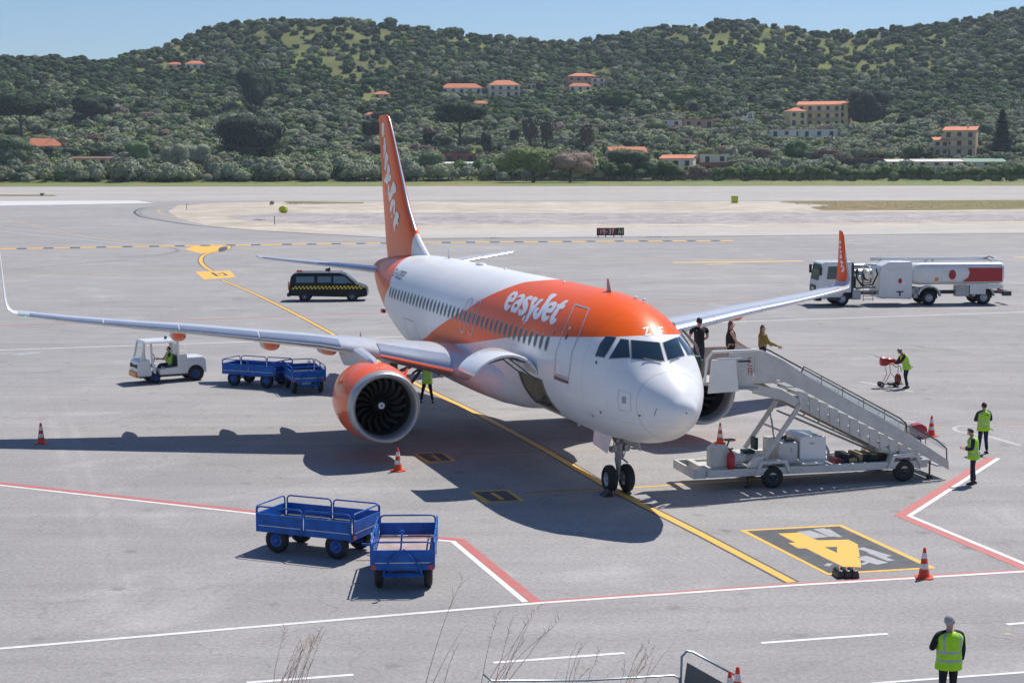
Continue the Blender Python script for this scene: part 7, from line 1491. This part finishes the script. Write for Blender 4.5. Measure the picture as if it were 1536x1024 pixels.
    for s in (1,-1):
        mb=MB(); mb.ball(hc+f*.088+sd_*s*.032+upv*.012,(.011,.011,.008),8,6); mb.build('eye',dg,T)
    mb=MB(); mb.tube([hc+f*.096-sd_*.022-upv*.045,hc+f*.100-upv*.047,hc+f*.096+sd_*.022-upv*.045],.006,5); mb.build('mouth',mat('lips',(.35,.10,.09),.5,var=0) if 'lips' not in bpy.data.materials else bpy.data.materials['lips'],T)
    # clothing grown over the same joints
    vs,fs=skinmesh([[ (pel,(.165*bulk,.13*bulk)),(sp(1.10),(.142*bulk,.110*bulk))]]+[[(pel,(.165*bulk,.13*bulk)),(Lg[n][0],(.102,.102)),(lerp(Lg[n][0],Lg[n][1],.5),.09),(Lg[n][1],.07),(lerp(Lg[n][1],Lg[n][2],.5),.064),(Lg[n][2]+Vector((0,0,.0)),.058)] for n in 'lr']); mb=MB(); mb.add(vs,fs,True); mb.build('trousers',trous,T,fixn=False,angle=0)
    C=[[(sp(.92),(.172*bulk,.137*bulk)),(wai,(.152*bulk,.12*bulk)),(che,(.172*bulk,.13*bulk)),(shc,(.115,.098)),(nec+Vector((0,0,.015)),(.070,.070))]]
    for n in 'lr':
        sh,el,wr=Ls[n]
        if sleeves=='long': C.append([(shc,(.115,.098)),(sh,.074),(lerp(sh,el,.5),.066),(el,.058),(lerp(el,wr,.5),.052),(lerp(el,wr,.94),.042)])
        elif sleeves=='short': C.append([(shc,(.115,.098)),(sh,.074),(lerp(sh,el,.55),.064)])
        else: C.append([(shc,(.115,.098)),(shc+(sh-shc)*.8,.066)])
    vs,fs=skinmesh(C); mb=MB(); mb.add(vs,fs,True); mb.build('jacket' if sleeves=='long' else 'top',top,T,fixn=False,angle=0)
    if vest:
        Z=[.80,.86,.92,.95,1.00,1.04,1.10,1.15,1.20,1.26,1.33,1.39,1.435,1.465,1.485]; RY=[.215,.21,.205,.203,.20,.198,.197,.198,.202,.208,.215,.215,.185,.125,.09]; RX=[.165,.162,.16,.158,.156,.155,.153,.154,.156,.158,.155,.145,.125,.10,.085]
        n=32; mb=MB(); rings=[]
        for z,ry,rx in zip(Z,RY,RX):
            c=sp(z); c=c+Vector((0,0,z-c.z if z<=.95 else 0)); rr=[]
            for j in range(n):
                t=2*PI*j/n; w_=1+.02*math.sin(3*t+z*20); rr.append(c+Vector((rx*bulk*w_*math.cos(t)*math.cos(lean if z>.95 else 0),ry*bulk*w_*math.sin(t),-rx*math.cos(t)*math.sin(lean if z>.95 else 0))))
            rings.append(rr)
        b=len(mb.f); mb.loft(rings,cap=False)
        for q in range(len(rings)-1):
            for j in range(n):
                t=2*PI*(j+.5)/n; br=(q in (3,6)) or (q>=6 and abs(abs(math.sin(t))-.60)<.09)
                mb.mi[b+q*n+j]=1 if br else 0
        o=mb.build('vest',[vest_m,refl_m],T,fixn=False,angle=0); so_=o.modifiers.new('thickness','SOLIDIFY'); so_.thickness=.006
        mb=MB(); c=sp(1.36)-Vector((.158*math.cos(lean),0,0)); mb.add([(c.x-.004,-.10+.0,c.z-.03),(c.x-.004,.02,c.z-.03),(c.x-.004,.02,c.z+.0),(c.x-.004,-.10,c.z+.0)],[(0,1,2,3)]); mb.build('back_print',mat('vest_print',(.10,.16,.05),.7,var=.3,scale=60) if 'vest_print' not in bpy.data.materials else bpy.data.materials['vest_print'],T,fixn=False)
        if vestflap: mb=MB(); mb.add([(-.17,-.1,.90),(-.30,-.18,.84),(-.38,-.2,.83),(-.36,-.15,.90),(-.2,-.05,.95)],[(0,1,2,3,4)]); mb.build('vest_flap',vest_m,T,fixn=False)
    # shoes
    for n in 'lr':
        an=Lg[n][2]; mb=MB(); rings=[]
        toe=Vector((1,0,0)) if not seated else Vector((1,0,0))
        for t,wd,h in ((-.075,.032,.05),(-.04,.042,.09),(.02,.045,.10),(.08,.046,.07),(.14,.045,.05),(.175,.03,.035)):
            c=Vector((an.x+t,an.y,an.z-.088)); rings.append([c+Vector((0,wd*math.cos(j*PI/5),max(0,h*math.sin(j*PI/5)))) for j in range(10)])
        mb.loft(rings); mb.build('shoe',shoe_m,T,angle=60)
    # hair
    mb=MB()
    if hairstyle!='none':
        q=hc+upv*.022-f*.012; n_=16
        rings=[]
        for i in range(9):
            ph=PI*.62*i/8+.001; rr=[]
            for j in range(n_):
                t=2*PI*j/n_; d=upv*math.cos(ph)+(f*math.cos(t)+sd_*math.sin(t))*math.sin(ph)
                back=max(0,-math.cos(t)); r_=.098+.004*math.sin(5*t); dn=(upv*math.cos(ph*(1+.28*back))+(f*math.cos(t)+sd_*math.sin(t))*math.sin(ph*(1+.0*back)))
                if math.cos(t)>.2 and i>4: dn=(upv*math.cos(PI*.62*.5)+(f*math.cos(t)+sd_*math.sin(t))*math.sin(PI*.62*.5))
                rr.append(q+Vector((dn.x*r_,dn.y*r_*.92,dn.z*r_)))
            rings.append(rr)
        mb.loft(rings,cap=False)
        if hairstyle=='bun': mb.ball(hc-f*.10+upv*.05,.045,10,8)
        if hairstyle in('long','pony'):
            L_=.34 if hairstyle=='long' else .26; w0=.085 if hairstyle=='long' else .04
            rings=[]
            for i in range(7):
                t=i/6; c=hc-f*(.045+.05*math.sin(t*1.8))-Vector((0,0,L_*t-.02)); w_=w0*(1-.55*t); rings.append([c+sd_*w_*math.cos(a)+f*w_*.5*math.sin(a) for a in [2*PI*j/10 for j in range(10)]])
            mb.loft(rings)
        mb.build('hair' if hair is not hair_g else 'cap',hair,T,angle=0)
    if headset:
        mb=MB(); mb.tube([hc+sd_*.10,hc+sd_*.07+upv*.09,hc+upv*.115,hc-sd_*.07+upv*.09,hc-sd_*.10],.012,6)
        for s in (1,-1): mb.ball(hc+sd_*s*.098,(.035,.022,.042),8,6)
        mb.build('headset',dg,T)
    T.scale=(k,k,k); return T
# ramp workers
def phone(T,p): mb=MB(); mb.box(p[0]-.01,p[0]+.06,p[1]-.035,p[1]+.035,p[2],p[2]+.012); mb.build('phone',dg,T)
g=G(1459,726); person('worker in a hi-vis vest looking down at something in her hands by the stairs foot',g,R(168),1.78,lean=R(4),hair=hair_d,hairstyle='pony',headdrop=R(22),arms=dict(le=(.06,.24,1.14),lw=(.26,.10,1.10),re=(.06,-.24,1.14),rw=(.26,-.06,1.12),ld=(1,-.3,.2),rd=(1,.3,.2),ln=(0,0,1),rn=(0,0,1)),legs=dict(lk=(.03,.09,.5),la=(.03,.09,.09),rk=(0,-.10,.5),ra=(-.06,-.10,.09)),bulk=1.1)
g=G(1474,680); person('worker with folded arms facing away, behind the one at the stairs foot',g,R(100),1.78,hair=hair_d,hairstyle='bun',arms=dict(le=(.04,.30,1.14),lw=(.20,.05,1.18),re=(.04,-.30,1.14),rw=(.22,-.05,1.14)),legs=dict(lk=(.02,.11,.5),la=(.02,.15,.09),rk=(.02,-.11,.5),ra=(0,-.15,.09)),vestflap=True)
g=G(1358,582); person('worker with a headset bending over the trolley handle far behind the stairs',g,R(184),1.86,lean=R(20),hips=-.04,hair=dg,hairstyle='short',headdrop=R(30),headset=True,top=maroon,arms=dict(le=(.30,.20,1.12),lw=(.52,.12,1.05),re=(.30,-.20,1.12),rw=(.52,-.12,1.05),ld=(1,0,-.1),rd=(1,0,-.1),ln=(0,0,-1),rn=(0,0,-1)),legs=dict(lk=(.03,.10,.5),la=(-.02,.12,.09),rk=(.0,-.10,.5),ra=(-.14,-.12,.09)),vestflap=True)
g=G(641,604); person('worker striding under the wing beside the engine intake with a hose on the shoulder',g,R(80),1.80,lean=R(6),trous=blackc,top=blackc,hair=hair_d,arms=dict(le=(.08,.40,1.36),lw=(.02,.66,1.18),re=(.10,-.34,1.28),rw=(.24,-.50,1.12)),legs=dict(lk=(.06,.20,.5),la=(-.02,.26,.09),rk=(-.02,-.16,.5),ra=(-.06,-.24,.09)))
a=G(641,604); mb=MB(); mb.tube([(a.x-.95,a.y-.3,.55),(a.x-.6,a.y-.1,.95),(a.x-.3,a.y,1.35),(a.x+.1,a.y+.1,1.58)],.075,8); tag(mb.build('ground_hose',dsteel),'thick black hose slanting from the shoulder of the worker under the wing','hose')
g=Vector(((1421-768)/CF*29.3,29.3,0)); g=G(1421,1066); person('worker in a grey knit cap seen from behind, cut off by the bottom edge',g,R(98),1.80,hair=hair_g,hairstyle='short',trous=blackc,top=blackc,headturn=R(-25),arms=dict(le=(-.02,.34,1.17),lw=(.20,.14,1.20),re=(.02,-.27,1.14),rw=(.06,-.27,.90)),bulk=1.16)
# passengers on the stairs (positions in the stairs' own frame)
SM=Matrix.Translation(S.location)@Matrix.Rotation(ang,4,'Z')
def onst(x,y,z): q=SM@Vector((x,y,z)); return q
person('man in a black shirt seen from behind on the stairs platform',onst(-2.05,1.2,3.40),R(110),1.86,vest=False,top=blackc,trous=navyc,hair=hair_d,sleeves='short',arms=dict(le=(.05,.30,1.16),lw=(.22,.16,1.05),re=(.05,-.30,1.16),rw=(.22,-.16,1.05)),bulk=1.25)
person('woman with long auburn hair and a sleeveless black top, her hand on the platform rail',onst(-1.22,.62,3.40),R(-2),1.80,vest=False,top=blackc,trous=blackc,hair=hair_a,hairstyle='long',sleeves='none',woman=True,arms=dict(le=(.16,-.22,1.14),lw=(.1,.2,.9),rw=(.42,-.30,1.0),re=(.14,-.24,1.16),rd=(1,-.1,-.2),rn=(0,0,-1)))
person('woman with long brown hair in an olive top walking down the stairs',onst(.0,1.05,3.38),R(10),1.62,vest=False,top=olive_c,trous=navyc,hair=hair_b,hairstyle='long',woman=True,headturn=R(-30),arms=dict(le=(.14,.24,1.18),lw=(.34,.34,1.06),re=(.14,-.26,1.18),rw=(.42,-.36,1.06)),legs=dict(lk=(.16,.10,.52),la=(.16,.10,.02),rk=(.02,-.10,.5),ra=(-.08,-.1,.14)))
person('crew member at the open cabin door reaching up with one arm in a grey sleeve',onst(-3.0,1.0,3.40),R(195),1.75,vest=False,top=mat('grey_uniform',(.30,.33,.33),.7,var=.1),trous=navyc,hair=hair_d,arms=dict(le=(.16,.30,1.62),lw=(.36,.26,1.86),ld=(.75,.1,.65),ln=(.5,-.3,-.6),hs=1.25,re=(.1,-.22,1.16),rw=(.22,-.1,1.1)),curl=.3)
# tug driver, seated
UM=Matrix.Translation(U.location)@Matrix.Rotation(U.rotation_euler[2],4,'Z'); q=UM@Vector((-.02,.1,0))
person('driver in a hi-vis vest seated in the open cab of the baggage tug',(q.x,q.y,-.12),U.rotation_euler[2],1.72,lean=R(2),top=navyc,hair=hair_d,sleeves='short',arms=dict(le=(.22,.24,1.18),lw=(.52,.14,1.22),re=(.22,-.24,1.16),rw=(.50,-.12,1.2),ld=(1,0,.1),rd=(1,0,.1)),legs=dict(lk=(.44,.11,.92),la=(.62,.11,.62),rk=(.44,-.11,.92),ra=(.60,-.11,.62)))
# ================================================================ AIR
hz=bpy.data.materials.new('haze_air'); hz.use_nodes=True; n=hz.node_tree; n.nodes.clear()
ou=n.nodes.new('ShaderNodeOutputMaterial'); vp=n.nodes.new('ShaderNodeVolumePrincipled'); vp.inputs['Color'].default_value=(.72,.83,1,1); vp.inputs['Density'].default_value=.00007; vp.inputs['Anisotropy'].default_value=.2
n.links.new(vp.outputs[0],ou.inputs['Volume'])
mb=MB(); mb.box(-1500,1500,-80,2600,-60,320); tag(mb.build('haze',hz),kind='stuff')
